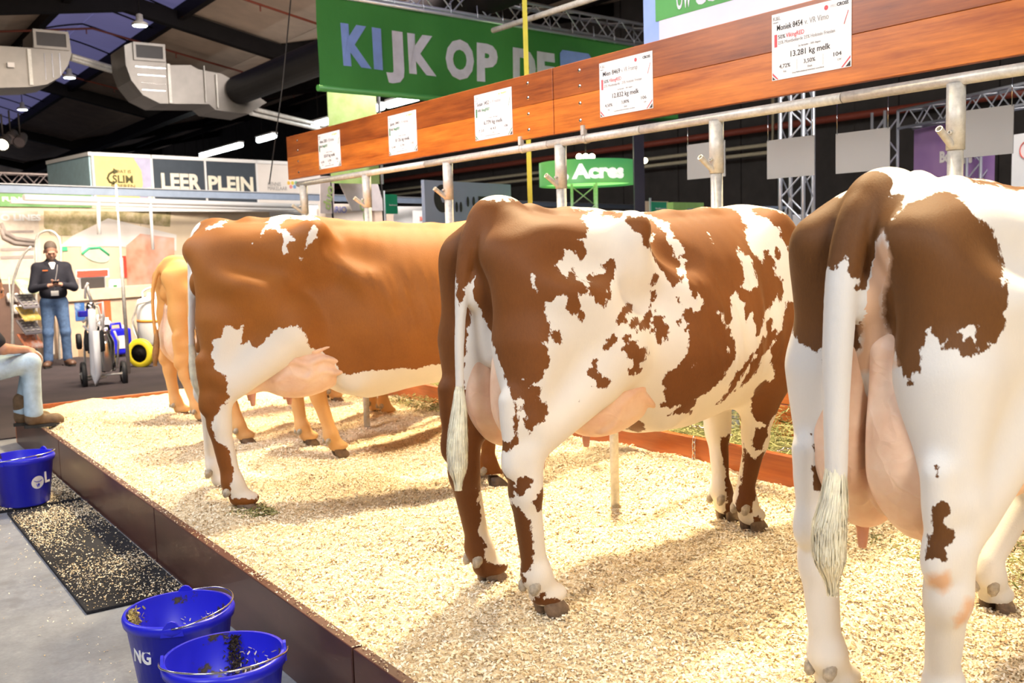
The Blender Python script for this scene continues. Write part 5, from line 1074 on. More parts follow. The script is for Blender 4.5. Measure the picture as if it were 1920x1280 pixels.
mb = MB(); mb.tube([at(546, -10, 13), at(530, 160, 13), at(505, 345, 13)], .008, 6); tag(mb.build('hanging_cable', M_INK), 'thin dark cable hanging from the roof left of the green banner', 'cable')

# blue and white banner above the nearer plank
FU = Frame((5.7, 6.0, 2.0), (0, -1, 0))
ub = empty('blue_banner', (5.7, 3.5, 2.0), 0, 'pale blue and white banner reading Uw toe above the nearer plank', 'banner')
a0 = FU.px(1207, 60)[0]; bb_ = FU.px(1215, 110)[1]
panel(FU, a0, bb_, a0 + 4.5, bb_ + 2.2, .01, 'cloth', mat('pale_blue_cloth', (.33, .47, .88), .5, 0, .12, 2), ub)
aw, _ = FU.px(1237, 60); gz = FU.px(1231, 41)[1]
panel(FU, aw, bb_ + .002, a0 + 4.5, gz, .004, 'white_field', mat('pale_white_cloth', (.68, .70, .88), .5, 0, .04, 2), ub, c=.006)
mb = MB(); ag = FU.px(1231, 41)[0]; mb.prism([(ag, gz), (a0 + 4.5, gz), (a0 + 4.5, gz + .62), (ag + .18, gz + .62), (ag + .06, gz + .55), (ag, gz + .4)], lambda a, b, c: FU(a, b, c + .01), .004); mb.build('green_field', mat('mid_green_cloth', (.10, .36, .10), .5, 0, .1, 3), ub)
a0, b0 = FU.px(1271, 19); a2, _ = FU.px(1298, 12); lettering('Uw', FU, a0, b0, .215, M_WLT, ub, w=a2 - a0, c=.014)
a0, b0 = FU.px(1303, 9); lettering('toekomst', FU, a0, b0, .215, M_WLT, ub, bold=.04, c=.014)
fix(ub)

# light green picture stand below the banner
FG = Frame(at(614, 330, 14.5), vdir(48))
gs = empty('picture_stand', tuple(FG(0, -2)), 0, 'tall stand with a pale green grass picture under the green banner', 'stand')
rect_px(FG, 613, 165, 712, 345, 'picture', photo_print('grass_picture', [(.20, .42, .10), (.45, .62, .22), (.62, .74, .38)], 2), gs)
rect_px(FG, 712, 165, 718, 345, 'edge_profile', M_ALU, gs, d=.05)
rect_px(FG, 690, 280, 742, 296, 'green_canopy', M_GREENP, gs, d=.3, c=.3)
fix(gs)

# ventilation
def duct(poly, openbox, label):
    FD = Frame((0, 21, 0), (1, 0, 0)); t = empty('air_duct', tuple(FD(*FD.px(*poly[0]))), 0, label, 'duct', 'galvanised roof ducts')
    P = [FD.px(u, v) for u, v in poly]; ar = sum(P[i][0] * P[(i + 1) % len(P)][1] - P[(i + 1) % len(P)][0] * P[i][1] for i in range(len(P)))
    if ar < 0: P = P[::-1]
    mb = MB(); mb.prism(P, FD, 1.1); mb.build('casing', M_DUCT, t)
    (u0, v0, u1, v1) = openbox; a0, b1 = FD.px(u0, v0); a1_, b0 = FD.px(u1, v1)
    panel(FD, a0, b0, a1_, b1, .02, 'opening', M_INK, t, c=.03)
    for q in ((a0 - .05, b0 - .05, a1_ + .05, b0), (a0 - .05, b1, a1_ + .05, b1 + .05), (a0 - .05, b0, a0, b1), (a1_, b0, a1_ + .05, b1)): panel(FD, *q, .06, 'frame_bar', M_DUCT, t, c=.05)
    return FD, t
FD, t1 = duct([(-60, 82), (62, 90), (62, 55), (129, 63), (134, 100), (128, 122), (112, 145), (88, 158), (55, 163), (-60, 166)], (66, 60, 124, 90), 'left galvanised roof duct with curved end and square opening')
for u in (82, 96, 110): rect_px(FD, u, 100, u + 5, 150 - (u - 82) * .3, 'seam', M_STEEL, t1, d=.01, c=.012)
rect_px(FD, 50, 92, 62, 160, 'flange', M_GALV, t1, d=.06, c=.05); rect_px(FD, 12, 118, 26, 128, 'junction_box', M_WARMWHITE, t1, d=.1, c=.1)
fix(t1)
FD, t2 = duct([(233, 85), (250, 78), (308, 88), (312, 122), (358, 122), (372, 130), (415, 138), (455, 160), (500, 192), (466, 214), (404, 206), (392, 195), (300, 194), (268, 178), (246, 150), (236, 122)], (253, 84, 305, 112), 'right galvanised roof duct with curved end feeding the black round duct')
for v in (125, 140, 155, 168): rect_px(FD, 254 + (v - 125) * .3, v, 310, v + 3, 'seam', M_STEEL, t2, d=.01, c=.012)
rect_px(FD, 312, 120, 322, 194, 'flange', M_GALV, t2, d=.06, c=.05); rect_px(FD, 380, 124, 385, 192, 'flange', M_GALV, t2, d=.06, c=.08); rect_px(FD, 402, 140, 408, 203, 'flange', M_GALV, t2, d=.06, c=.08)
fix(t2)
mb = MB(); q = at(470, 165, 21.0); mb.tube([(7.8, 20.9, 4.98), (7.8, 6, 4.98)], .30, 24); tag(mb.build('round_duct', M_BLACKSTEEL), 'black round air duct running under the roof from the right duct', 'duct')
for i, (pts, lab) in enumerate([([(3, 21, 0), (6.35, 21, 0), (10.2, 21, 0)], 'nearest'), ([(3, 27, 0), (6.35, 27, 0), (10.2, 27, 0)], 'second'), ([(3, 33.5, 0), (6.35, 33.5, 0), (10.2, 33.5, 0)], 'third'), ([(11, 27, 0), (18, 27, 0)], 'far bay nearest'), ([(11, 38, 0), (18, 38, 0)], 'far bay second')]):
    mb = MB(); P = [(x, y, zroof(x) + .18) for x, y, _ in pts]; mb.tube(P, .028, 8)
    for k in range(3): x = pts[0][0] + 1 + k * 2.2; mb.tube([(x, pts[0][1], zroof(x) + .17), (x, pts[0][1], zroof(x) + .05)], .016, 6)
    tag(mb.build('sprinkler_pipe', mat('red_brown_pipe', (.20, .045, .025), .5)), 'red-brown sprinkler pipe under the roof, %s one' % lab, 'pipe', 'sprinkler pipes')
for i, (u0, v0, u1, v1, za, zb) in enumerate([(133, 104, 242, 136, 21.2, 22.5), (133, 110, 242, 143, 21.2, 22.5), (480, 205, 640, 244, 24, 29), (470, 212, 640, 252, 24, 29)]):
    mb = MB(); mb.tube([at(u0, v0, za), at(u1, v1, zb)], .05, 10); tag(mb.build('service_pipe', M_GALV), 'pale service pipe beside the roof ducts, ' + ('upper between the two ducts', 'lower between the two ducts', 'upper right of the round duct', 'lower right of the round duct')[i], 'pipe', 'service pipes beside the ducts')
def emitter(name, col, s):
    t = NT(name); t.base((.8, .8, .8)); t.b.inputs['Emission Color'].default_value = (*col, 1); t.b.inputs['Emission Strength'].default_value = s; return t.m
M_LED = emitter('led_glow', (.92, 1.0, 1.0), 14); M_LEDW = emitter('warm_glow', (1.0, .85, .55), 14)
hb = None
for i, (x, y, lab) in enumerate([(5.66, 20.32, 'nearest'), (5.72, 26.99, 'middle'), (5.68, 33.38, 'farthest')]):
    if hb is None:
        hb = empty('high_bay_lamp', (0, 0, 0)); mb = MB(); mb.lathe([(.001, .0), (.13, .0), (.135, .01)], n=24); mb.build('lens', M_LED, hb)
        mb = MB(); mb.lathe([(.136, .008), (.15, .02), (.15, .06), (.07, .10), (.06, .22), (.02, .24), (.001, .24)], n=24); mb.build('housing', M_GALV, hb)
        mb = MB(); mb.tube([(0, 0, .24), (0, 0, 1.15)], .012, 6); mb.build('rod', M_BLACKSTEEL, hb); o = hb
    else: o = copy_tree(hb)
    o.location = (x, y, 5.98); tag(o, 'round high bay lamp glowing under the rooflight, ' + lab, 'lamp', 'high bay lamps')
for i, (y0, y1, lab) in enumerate([(36.06, 32.02, 'longest, farthest left'), (30.5, 29.16, 'short one right of the longest'), (26.3, 24.2, 'one just left of the green picture'), (23.9, 22.2, 'one crossing the green picture'), (21.9, 18.6, 'one right of the green picture')]):
    t = empty('tube_light', (11.9, (y0 + y1) / 2, 5.0), 0, 'bright fluorescent tube under the dark roof, ' + lab, 'lamp', 'fluorescent tubes')
    mb = MB(); mb.tube([(11.9, y0, 5.0), (11.9, y1, 5.0)], .075, 10); mb.build('tube', M_LED, t); mb = MB(); mb.box((11.9, (y0 + y1) / 2, 5.1), (.2, y0 - y1, .05)); mb.build('housing', M_WHITE, t)
    mb = MB(); mb.tube([(11.9, y0 - .3, 5.1), (11.9, y0 - .3, 6.6)], .012, 6); mb.build('rod', M_BLACKSTEEL, t); fix(t)
for i, (u, v, Z, lab) in enumerate([(6, 268, 16, 'leftmost, shining warm'), (20, 258, 17, 'second from the left'), (38, 264, 17, 'hanging dark beside the two')]):
    p = at(u, v, Z); t = empty('stage_light', tuple(p), 0, 'small black stage spotlight at the left edge, ' + lab, 'lamp', 'stage spotlights')
    mb = MB(); R = Vector((-.4, -.8, -.5)).to_track_quat('Z', 'Y').to_matrix(); mb.lathe([(.001, -.2), (.07, -.2), (.09, -.05), (.10, .08)], p, 14, M=R); mb.build('can', M_BLACKSTEEL, t)
    mb = MB(); mb.lathe([(.001, .06), (.09, .06)], p, 14, M=R); mb.build('lens', M_LEDW if i == 0 else M_STEEL, t)
    mb = MB(); mb.tube([p + Vector((0, 0, .1)), p + Vector((0, 0, .45))], .015, 6); mb.build('yoke', M_BLACKSTEEL, t); fix(t)

# ---------------------------------------------------------------- information sheets on the planks
def info_sheet(y, zc, name_txt, bull, breed1, breed2, melk, f3, colr, lab, detail=True, w=.485, hh=.335):
    t = empty('info_sheet', (4.198, y, zc), 0, lab, 'sign', 'info sheets on the planks'); fr = Frame((4.1985, y + w / 2, zc - hh / 2), (0, -1, 0)); TX = lambda s, a, b, h, m, **k: lettering(s, fr, a * w, b * hh, h * hh, m, t, c=.0032, depth=.0004, **k)
    panel(fr, 0, 0, w, hh, .002, 'paper', M_PAPER, t, c=.0025)
    TX('K&L', .02, .90, .06, M_INKGREY); TX('r o o t', .02, .86, .025, M_INK, bold=.02)
    if colr is M_INKRED:
        TX('PRO', .755, .895, .04, mat('pale_ink', (.72, .70, .70), .6)); TX('CROSS', .83, .895, .045, M_INK, bold=.03)
        mb = MB(); mb.lathe([(.001, 0), (.012, 0)], fr(.70 * w, .91 * hh, .0035), 12, M=Matrix(((0, 0, -1), (-1, 0, 0), (0, 1, 0)))); mb.build('emblem', M_INKRED, t)
    else:
        mb = MB(); mb.prism([(.66 * w, .90 * hh), (.70 * w, .90 * hh), (.68 * w, .95 * hh)], lambda a, b, c: fr(a, b, c + .0034), .0006); mb.build('emblem', M_INKYEL, t); TX('VikingJERSEY', .72, .905, .03, M_INKYEL)
    TX(name_txt, .07, .745, .085, M_INK, bold=.008, w=.335 * w); TX(bull, .43, .745, .085, M_INKGREY, w=.30 * w)
    panel(fr, .035 * w, .50 * hh, .072 * w, .69 * hh, .0006, 'colour_bar', colr, t, c=.0032)
    TX(breed1[0], .085, .615, .06, M_INK, w=.095 * w); TX(breed1[1], .19, .615, .065, colr, bold=.006, w=.235 * w)
    if breed2: TX(breed2, .085, .535, .05, M_INKGREY, w=.72 * w)
    TX('2e lactatie - 305 dagen', .35, .44, .028, M_INKGREY, w=.28 * w)
    TX(melk, .25, .315, .085, M_INK, bold=.008, w=.50 * w)
    for q, (a, b, s, u) in enumerate(((.10, .17, f3[0], 'Vet'), (.42, .18, f3[1], 'Eiwit'), (.79, .19, f3[2], 'LW'))): TX(s, a, b, .058, M_INK, w=(.145 if q < 2 else .095) * w); TX(u, a + .05, b - .07, .03, M_INKGREY)
    for a in (.33, .66): panel(fr, a * w, .10 * hh, (a + .002) * w, .26 * hh, .0004, 'divider', M_INKGREY, t, c=.003)
    TX('Zorg Melkveefokkerij Nederland, www.kiki.nl', .27, .06, .022, M_INKGREY)
    for q in (((.01, .01), (.05, .01), (.01, .06)), ((.99, .01), (.93, .01), (.99, .09))): mb = MB(); P = [(a * w, b * hh) for a, b in q]; P = P if q[0][0] < .5 else P[::-1]; mb.prism(P, lambda a, b, c: fr(a, b, c + .0032), .0005); mb.build('corner_mark', M_INK, t)
    for q in (((.01, .08), (.07, .01), (.09, .01), (.01, .12)), ((.88, .01), (.90, .01), (.99, .13), (.99, .16))): mb = MB(); P = [(a * w, b * hh) for a, b in q]; mb.prism(P[::-1] if q[0][0] < .5 and False else P, lambda a, b, c: fr(a, b, c + .0032), .0005); mb.build('corner_stripe', colr, t)
    mb = MB(); mb.tube([fr(.965 * w, .80 * hh, .0035), fr(.915 * w, .62 * hh, .0035)], .0016, 5); mb.build('slash', colr, t)
    return fix(t)
info_sheet(3.30, 2.568, 'Moniek 8454', 'v. VR Vimo', ('50%', 'VikingRED'), '25% Montbeliarde 25% Holstein Friesian', '13.281 kg melk', ('4,72%', '3,50%', '104'), M_INKRED, 'white sheet on the nearer plank headed Moniek 8454')
info_sheet(4.684, 2.542, 'Mien 8469', 'v. VR Froerup', ('50%', 'VikingRED'), '25% Montbeliarde - 25% Holstein Friesian', '12.832 kg melk', ('4,50%', '3,80%', '106'), M_INKRED, 'white sheet on the nearer plank headed Mien 8469')
info_sheet(6.135, 2.537, 'Susan 3452', 'v. VJ Hotman', ('100%', 'VikingJERSEY'), None, '6.779 kg melk', ('7,33', '4,43', '106'), M_INKGREEN, 'rightmost sheet on the farther plank, green bar, headed Susan')
info_sheet(7.50, 2.544, 'Janet 3441', 'v. VJ Hotman', ('100%', 'VikingJERSEY'), None, '8.126 kg melk', ('5,40', '3,95', '110'), M_INKGREEN, 'middle sheet on the farther plank, headed Janet')
info_sheet(8.945, 2.535, 'Anna 3283', 'v. VJ Hotman', ('100%', 'VikingJERSEY'), None, '8.019 kg melk', ('6,05', '3,98', '96'), M_INKGREEN, 'leftmost sheet on the farther plank, headed Anna')

# ---------------------------------------------------------------- right background
M_BOARDBACK = mat('grey_board_back', (.36, .36, .35), .6, 0, .02, 3)
FW = Frame((7.05, 12, 0), (0, -1, 0))
mb = MB(); mb.tube([(7.05, 9.5, 2.66), (7.05, 6.4, 2.655), (7.05, 5.5, 2.66), (7.05, 4.2, 2.70), (7.05, 3.4, 2.73), (7.05, -2, 2.9)], .0025, 5); tag(mb.build('wire', M_INK), 'thin wire carrying the four blank grey boards', 'wire')
for (u0, v0, u1, v1, lab) in ((1288, 272, 1360, 335, 'leftmost, behind the stall post'), (1438, 264, 1527, 334, 'second from the left, before the truss tower'), (1567, 251, 1668, 322, 'third, left of the truss gate'), (1806, 208, 1899, 292, 'rightmost, over the purple banner')):
    a0, b1 = FW.px(u0, v0); a1_, b0 = FW.px(u1, v1); b0 = FW.px(u0, (v1 + (4 if u0 > 1500 else 2)))[1]; w = a1_ - a0
    t = empty('hanging_board', tuple(FW((a0 + a1_) / 2, b0)), 0, 'blank grey board back hanging from the wire, ' + lab, 'board', 'blank hanging boards')
    panel(FW, a0, b0, a1_, b1, .006, 'sheet', M_BOARDBACK, t)
    for a in (a0 + .03 * w, a1_ - .03 * w): mb = MB(); mb.tube([FW(a, b1 - .01, .003), FW(a, float(np.interp(-(FW(a, 0).y), [-6.4, -5.5, -4.2, -3.4], [2.655, 2.66, 2.70, 2.73])), .003)], .004, 5); mb.build('clip', M_STEEL, t)
    fix(t)
FR = Frame(at(1506, 420, 12), vdir(40)); truss('truss_tower', Frame(Vector((FR.o.x, FR.o.y, 0)), vdir(40)), 4.4, .29, M_ALU, 'upright aluminium truss tower left of the truss gate', step=.29, vertical=True)
FQ = Frame(at(1683, 300, 17), vdir(-24)); o0 = Vector((FQ.o.x, FQ.o.y, 0)); zt = FQ.px(1683, 208)[1] + FQ.o.z
truss('truss_gate_leg', Frame(o0, vdir(-24)), zt, .29, M_ALU, 'left upright of the aluminium truss gate by the purple banner', step=.29, vertical=True, group='truss gate pieces')
gate_d = (at(1920, 186, 14.2) - at(1683, 208, 17)); gate_d.z = 0; FL_ = Frame(Vector((o0.x, o0.y, zt - .29)), gate_d)
truss('truss_gate_beam', FL_, 6.5, .29, M_ALU, 'horizontal beam of the aluminium truss gate at the right edge', step=.29, group='truss gate pieces')
p_ = at(1862, 300, 15.5); truss('truss_gate_leg', Frame(Vector((p_.x, p_.y, 0)), vdir(-24)), zt - .4, .26, M_ALU, 'right upright of the aluminium truss gate below the grey board', step=.26, vertical=True, group='truss gate pieces')
def purple():
    t = NT('purple_cloth'); v = t.coords(); n = t.noise(v, .8, 3); t.base(t.ramp(n, [(.35, (.22, .10, .34)), (.65, (.40, .24, .46))])); t.set(Roughness=.5); t.bump(t.noise(v, 3, 2), .3, .03); return t.m
FP = Frame(at(1712, 350, 17.2), gate_d); pb = empty('purple_banner', tuple(FP(0, -2)), 0, 'purple banner hanging in the truss gate behind the grey board', 'banner')
rect_px(FP, 1714, 234, 1862, 420, 'cloth', purple(), pb); 
text_px(FP, 'Bo', 1763, 304, 1783, 285, M_WARMWHITE, pb, .05, .012); text_px(FP, 'ine', 1806, 306, 1824, 290, M_WARMWHITE, pb, .05, .012); text_px(FP, 'farming', 1800, 343, 1845, 336, M_WARMWHITE, pb, .05, .012); fix(pb)
FX = Frame(at(1898, 300, 14), gate_d); wp = empty('white_display', tuple(FX(0, -1)), 0, 'white display panel at the right edge with a thin red ring', 'panel')
rect_px(FX, 1898, 253, 1990, 420, 'board', M_WHITE, wp); a_, b_ = FX.px(1925, 281); mb = MB(); mb.tube([FX(a_ + .11 * math.cos(q), b_ + .11 * math.sin(q), .015) for q in [k * math.pi / 12 for k in range(24)]], .007, 6, closed=True); mb.build('ring', M_RED, wp); fix(wp)
mb = MB(); mb.tube([(20.5, 60, 4.35), (20.5, -4, 4.3)], .09, 10); tag(mb.build('wall_pipe', mat('red_oxide_pipe', (.28, .055, .03), .5)), 'red-brown pipe running along the dark hall wall', 'pipe')
for dz, r, r_ in ((-.42, .05, 0), (-.62, .05, 1)): mb = MB(); mb.tube([(20.4, 60, 4.35 + dz), (20.4, 17.2, 4.3 + dz), (20.4, 17.2, 5.6)], r, 8); tag(mb.build('wall_conduit', mat('cream_conduit', (.62, .55, .38), .5)), 'cream conduit below the red-brown wall pipe, %s one' % ('upper' if r_ == 0 else 'lower'), 'pipe', 'cream wall conduits')
# round green lamp
c = at(1101, 325, 14.0); R_ = (at(1191, 325, 14.0) - c).length; zt_ = at(1101, 304, 14).z; zb_ = at(1101, 348, 14).z
rl = empty('round_sign', (c.x, c.y, zb_), 0, 'round green illuminated drum sign with white lettering ending in res', 'sign')
def drum():
    t = NT('green_drum'); v = t.coords('Object'); s = t.n('ShaderNodeTexNoise', Scale=.6); t.l(v, s.inputs['Vector'])
    c_ = t.ramp(s.outputs['Fac'], [(.35, (.03, .26, .10)), (.65, (.20, .55, .12))]); t.base(c_); t.set(Roughness=.4); t.l(c_, t.b.inputs['Emission Color']); t.b.inputs['Emission Strength'].default_value = .5; return t.m
mb = MB(); mb.lathe([(R_, 0), (R_, zt_ - zb_), (R_ - .02, zt_ - zb_), (R_ - .02, 0), (R_, 0)], (c.x, c.y, zb_), 64); mb.build('drum', drum(), rl)
mb = MB(); mb.lathe([(.001, 0), (R_ - .03, 0)], (c.x, c.y, zb_ + .03), 48); mb.build('glowing_underside', emitter('green_glow', (.35, 1.0, .22), 1.1), rl)
azc = math.atan2(-c.y, -c.x) + math.pi / 2
M_GLOWW = emitter('white_glow', (1, 1, .92), .55)
lettering('Acres', (c.x, c.y, zb_ + .0), -.02 - R_ * .28, (zt_ - zb_) * .22, (zt_ - zb_) * .55, M_GLOWW, rl, bold=.05, w=R_ * 1.12, c=.006, wrap=(R_, azc))
lettering('.', (c.x, c.y, zb_ + .0), -.06 - R_ * .42, (zt_ - zb_) * .22, (zt_ - zb_) * .9, M_GLOWW, rl, bold=.05, c=.006, wrap=(R_, azc))
mb = MB(); 
for k in range(3): a = k * 2.1 + .4; mb.tube([(c.x + .22 * math.cos(a), c.y + .22 * math.sin(a), 0), (c.x + .22 * math.cos(a), c.y + .22 * math.sin(a), zb_ + .1)], .02, 6)
for j in range(9):
    for k in range(3): a = k * 2.1 + .4; b = a + 2.1; mb.tube([(c.x + .22 * math.cos(a), c.y + .22 * math.sin(a), j * .26), (c.x + .22 * math.cos(b), c.y + .22 * math.sin(b), j * .26 + .26)], .01, 5)
mb.build('mast', M_GALV, rl); fix(rl)
t = empty('spot_cluster', tuple(at(1100, 292, 14)), 0, 'small spotlights fixed above the round green sign', 'lamp'); mb = MB(); mb.tube([at(1085, 292, 14), at(1112, 288, 14)], .03, 8); mb.tube([at(1098, 290, 14), at(1098, 250, 14)], .012, 6); mb.build('bar', M_BLACKSTEEL, t)
for u in (1086, 1098, 1110): mb = MB(); mb.sphere(at(u, 294, 13.95), .045, 6); mb.build('bulb', M_LEDW, t)
fix(t)
p = at(1199, 400, 12); mb = MB(); mb.box((p.x, p.y, 1.45), (.12, .12, 2.9), AZ); tag(mb.build('black_post', mat('black_blue_post', (.012, .012, .03), .5)), 'square black post right of the round green sign', 'post')
mb = MB(); mb.sphere(at(1209, 301, 12.2), .035, 8); tag(mb.build('bulb', M_LEDW), 'small glowing bulb beside the black post', 'lamp')
# pale blue sign with the cow head
FH = Frame(at(795, 410, 12.5), vdir(34)); hs = empty('cow_head_sign', tuple(FH(0, -1)), 0, 'pale blue-grey sign with a black disc, white cow head and hoof prints', 'sign')
rect_px(FH, 795, 337, 960, 430, 'board', mat('pale_blue_board', (.40, .47, .62), .5, 0, .02), hs, d=.05)
a_, b_ = FH.px(829, 372); rr = FH.px(829, 346)[1] - b_; D = lambda pts, name, m, c=.012: (lambda mb: (mb.prism(pts, lambda a, b, cc: FH(a, b, cc + c), .004), mb.build(name, m, hs)))(MB())
D([(a_ + rr * math.cos(q), b_ + rr * math.sin(q)) for q in [k * math.pi / 16 for k in range(32)]], 'disc', M_INK, .008)
MB_ = mat('pale_blue_board', (.40, .47, .62))
D([(a_ + x * rr, b_ + y * rr) for x, y in [(-.62, .55), (-.30, .50), (-.18, .62), (.02, .62), (.12, .48), (.45, .50), (.75, .62), (1.02, .55), (1.02, -.95), (.6, -.98), (.42, -.55), (.25, -.30), (-.05, -.28), (-.18, -.05), (-.26, .30), (-.58, .38)]], 'cow_head', MB_, .013)
text_px(FH, 'H', 832, 391, 846, 371, M_INK, hs, .05, .014)
for u in (855, 863, 876, 887):
    vv = 388 if u < 870 else 378; a1_, b1_ = FH.px(u, vv); r0 = .035; D([(a1_ + r0 * .75 * math.cos(q), b1_ + r0 * 1.9 * math.sin(q)) for q in [k * math.pi / 8 for k in range(16)]], 'hoof_print', M_INK, .014)
text_px(FH, 'Fa', 896, 391, 925, 369, M_INK, hs, .05, .014)
for u in (812, 944): a, _ = FH.px(u, 400); mb = MB(); mb.tube([FH(a, -FH.o.z, -.03), FH(a, FH.px(u, 345)[1], -.03)], .02, 8); mb.build('leg', M_ALU, hs)
fix(hs)
# grey beam
FM = Frame(at(0, 358, 13), vdir(32.4)); L1 = FM.px(1500, 395)[0]
t = empty('canopy_beam', tuple(FM(3, 0)), 0, 'long grey-blue beam crossing the stands behind the cows', 'beam'); 
_, bt = FM.px(0, 345); L2 = FM.px(1235, 390)[0]
mb = MB(); V = []
panel(FM, -3, -.02, L2, bt, .06, 'profile', mat('grey_blue_profile', (.20, .25, .34), .45, .2), t); panel(FM, -3, bt + .0, L2, bt + .015, .08, 'profile_lip', M_ALU, t, c=.01); fix(t)
pb_ = ground(242, 702); pu = at(224, 352, (pb_.x * -SA + pb_.y * CA)); mb = MB(); mb.tube([pb_, (pb_.x, pb_.y, 1.55), (pb_.x, pb_.y, 1.56), (pb_.x, pb_.y, 2.5)], [.024, .024, .013, .013], 10); tag(mb.build('canopy_pole', M_GALV), 'thin upright pole holding the grey-blue beam beside the milking trolley', 'pole')
# ---------------------------------------------------------------- learning-square booth, left and middle
FS = Frame(at(175, 372, 19), vdir(41)); st = empty('booth_fascia', tuple(FS(0, -2.5)), 0, 'booth fascia with yellow, dark and white panels lettered LEERPLEIN', 'sign')
_, zt_ = FS.px(175, 285); _, zb_ = FS.px(175, 380)
M_YEL = mat('pale_yellow_panel', (.82, .66, .28), .5); M_LIL = mat('lilac_print', (.50, .48, .66), .5); M_DK = mat('slate_panel', (.055, .07, .09), .5, 0, .08, 6); M_CRM = mat('cream_letter', (.86, .82, .68), .5)
edges = [175, 285, 385, 481, 602]
for k in range(4):
    a0 = FS.px(edges[k], 330)[0]; a1_ = FS.px(edges[k + 1], 330)[0]; panel(FS, a0 + .02, zb_, a1_ - .02, zt_ - .06, .03, 'panel', (M_YEL, M_DK, M_DK, M_WARMWHITE)[k], st); panel(FS, a0 - .02, zb_ - .05, a0 + .02, zt_, .06, 'frame_profile', M_WHITE, st, c=.02)
panel(FS, -.02, zt_ - .07, FS.px(602, 330)[0], zt_, .06, 'frame_profile', M_WHITE, st, c=.02); panel(FS, -.02, zb_ - .16, FS.px(700, 330)[0], zb_, .06, 'frame_profile', M_WHITE, st, c=.02)
poly_px(FS, [(248, 293), (283, 297), (284, 371), (262, 371), (268, 345), (265, 320)], 'print_shape', M_LIL, st)
M_OLV = mat('olive_ink', (.10, .09, .03), .6)
text_px(FS, 'DAT IS', 218, 324, 245, 318, M_OLV, st, .0, .01); text_px(FS, 'SLIM', 211, 342, 249, 328, M_OLV, st, .02, .01); text_px(FS, 'BOEREN', 209, 352, 253, 345, M_OLV, st, .0, .01)
P = [FS.px(u, v) for u, v in [(214, 344), (205, 341), (201, 334), (204, 326), (212, 321)]]; mb = MB(); mb.tube([FS(a, b, .015) for a, b in P], .018, 6); a, b = P[-1]; mb.add([FS(a, b + .06, .015), FS(a, b - .06, .015), FS(a + .1, b, .015), FS(a, b + .06, .02), FS(a, b - .06, .02), FS(a + .1, b, .02)], [(0, 1, 2), (5, 4, 3)]); mb.build('arrow', M_OLV, st)
text_px(FS, 'LEER', 303, 354, 377, 325, M_CRM, st, .04, .01); text_px(FS, 'PLEIN', 391, 356, 475, 330, M_CRM, st, .04, .01)
text_px(FS, 'KENNIS', 502, 348, 526, 341, M_INKGREY, st, 0, .01); text_px(FS, 'MAKELAAR', 502, 356, 538, 349, M_INKGREY, st, 0, .01)
for q, (u, v, cc) in enumerate([(541, 343, (.85, .55, .1)), (548, 343, (.8, .65, .1)), (545, 350, (.8, .3, .3)), (552, 350, (.2, .4, .7)), (555, 343, (.2, .5, .3))]): a, b = FS.px(u, v); mb = MB(); mb.prism([(a + .045 * math.cos(z), b + .045 * math.sin(z)) for z in [k * math.pi / 3 for k in range(6)]], lambda a, b, c: FS(a, b, c + .01), .004); mb.build('hexagon', mat('hexagon_%d' % q, cc), st)
FS2 = Frame(FS(0, 0), vdir(41 + 95)); FS2 = Frame(FS(-.02, 0) - FS2.d * 2.2, FS2.d); a0 = 0
panel(FS2, 0, zb_, 2.16, zt_ - .06, .03, 'side_panel', mat('pale_cyan_panel', (.42, .62, .70), .5), st); panel(FS2, 0, zt_ - .07, 2.2, zt_, .05, 'frame_profile', M_WHITE, st, c=.02)
fix(st)
FT2 = Frame(at(-60, 344, 20.5), vdir(36)); truss('booth_truss', FT2, 6.5, .24, mat('pinkish_truss', (.62, .52, .50), .4, .4), 'pale flat truss above the left stand', step=.24)
# stand behind the man
FK = Frame(at(-10, 620, 17.2), vdir(34)); sw = empty('stand_wall', tuple(FK(2.5, 0)), 0, 'brightly lit stand wall printed with farm pictures behind the standing man', 'wall')
zf = -FK.o.z + .013; _, ztw = FK.px(0, 372)
M_CREAM = mat('cream_print', (.80, .66, .48), .6, 0, .08, 1.2)
L_ = FK.px(700, 500)[0]
for k in range(7): panel(FK, -2.0 + k * (L_ + 2) / 7 + .004, zf, -2.0 + (k + 1) * (L_ + 2) / 7 - .004, ztw, .05, 'wall_panel', M_CREAM if k < 5 else M_WHITE, sw)
rect_px(FK, -10, 362, 171, 389, 'green_band', photo_print('green_field_print', [(.08, .22, .07), (.20, .42, .16), (.30, .50, .25)], 2), sw, c=.03)
text_px(FK, 'FUNCTIONELE LAN', 2, 377, 150, 369, M_WARMWHITE, sw, .05, .035); text_px(FK, 'HET', 42, 361, 70, 354, M_WARMWHITE, sw, .05, .035)
rect_px(FK, -10, 388, 600, 395, 'dark_band', photo_print('treetop_print', [(.015, .03, .01), (.10, .14, .05), (.25, .28, .20)], 9), sw, c=.02)
poly_px(FK, [(82, 395), (320, 397), (318, 425), (230, 415), (202, 409), (135, 442), (95, 440), (82, 425)], 'foliage_print', photo_print('foliage_print', [(.14, .15, .05), (.48, .40, .22), (.74, .64, .48)], 5, 6), sw, c=.012)
poly_px(FK, [(202, 409), (330, 440), (330, 470), (220, 462), (110, 462), (135, 442)], 'white_roof_print', M_WARMWHITE, sw, c=.014)
rect_px(FK, -10, 395, 80, 520, 'machine_print', photo_print('machine_print', [(.45, .36, .28), (.75, .66, .56), (.85, .78, .68)], 1.6), sw, c=.01)
text_px(FK, 'O LINES', 0, 413, 76, 402, M_WHITE, sw, .05, .02)
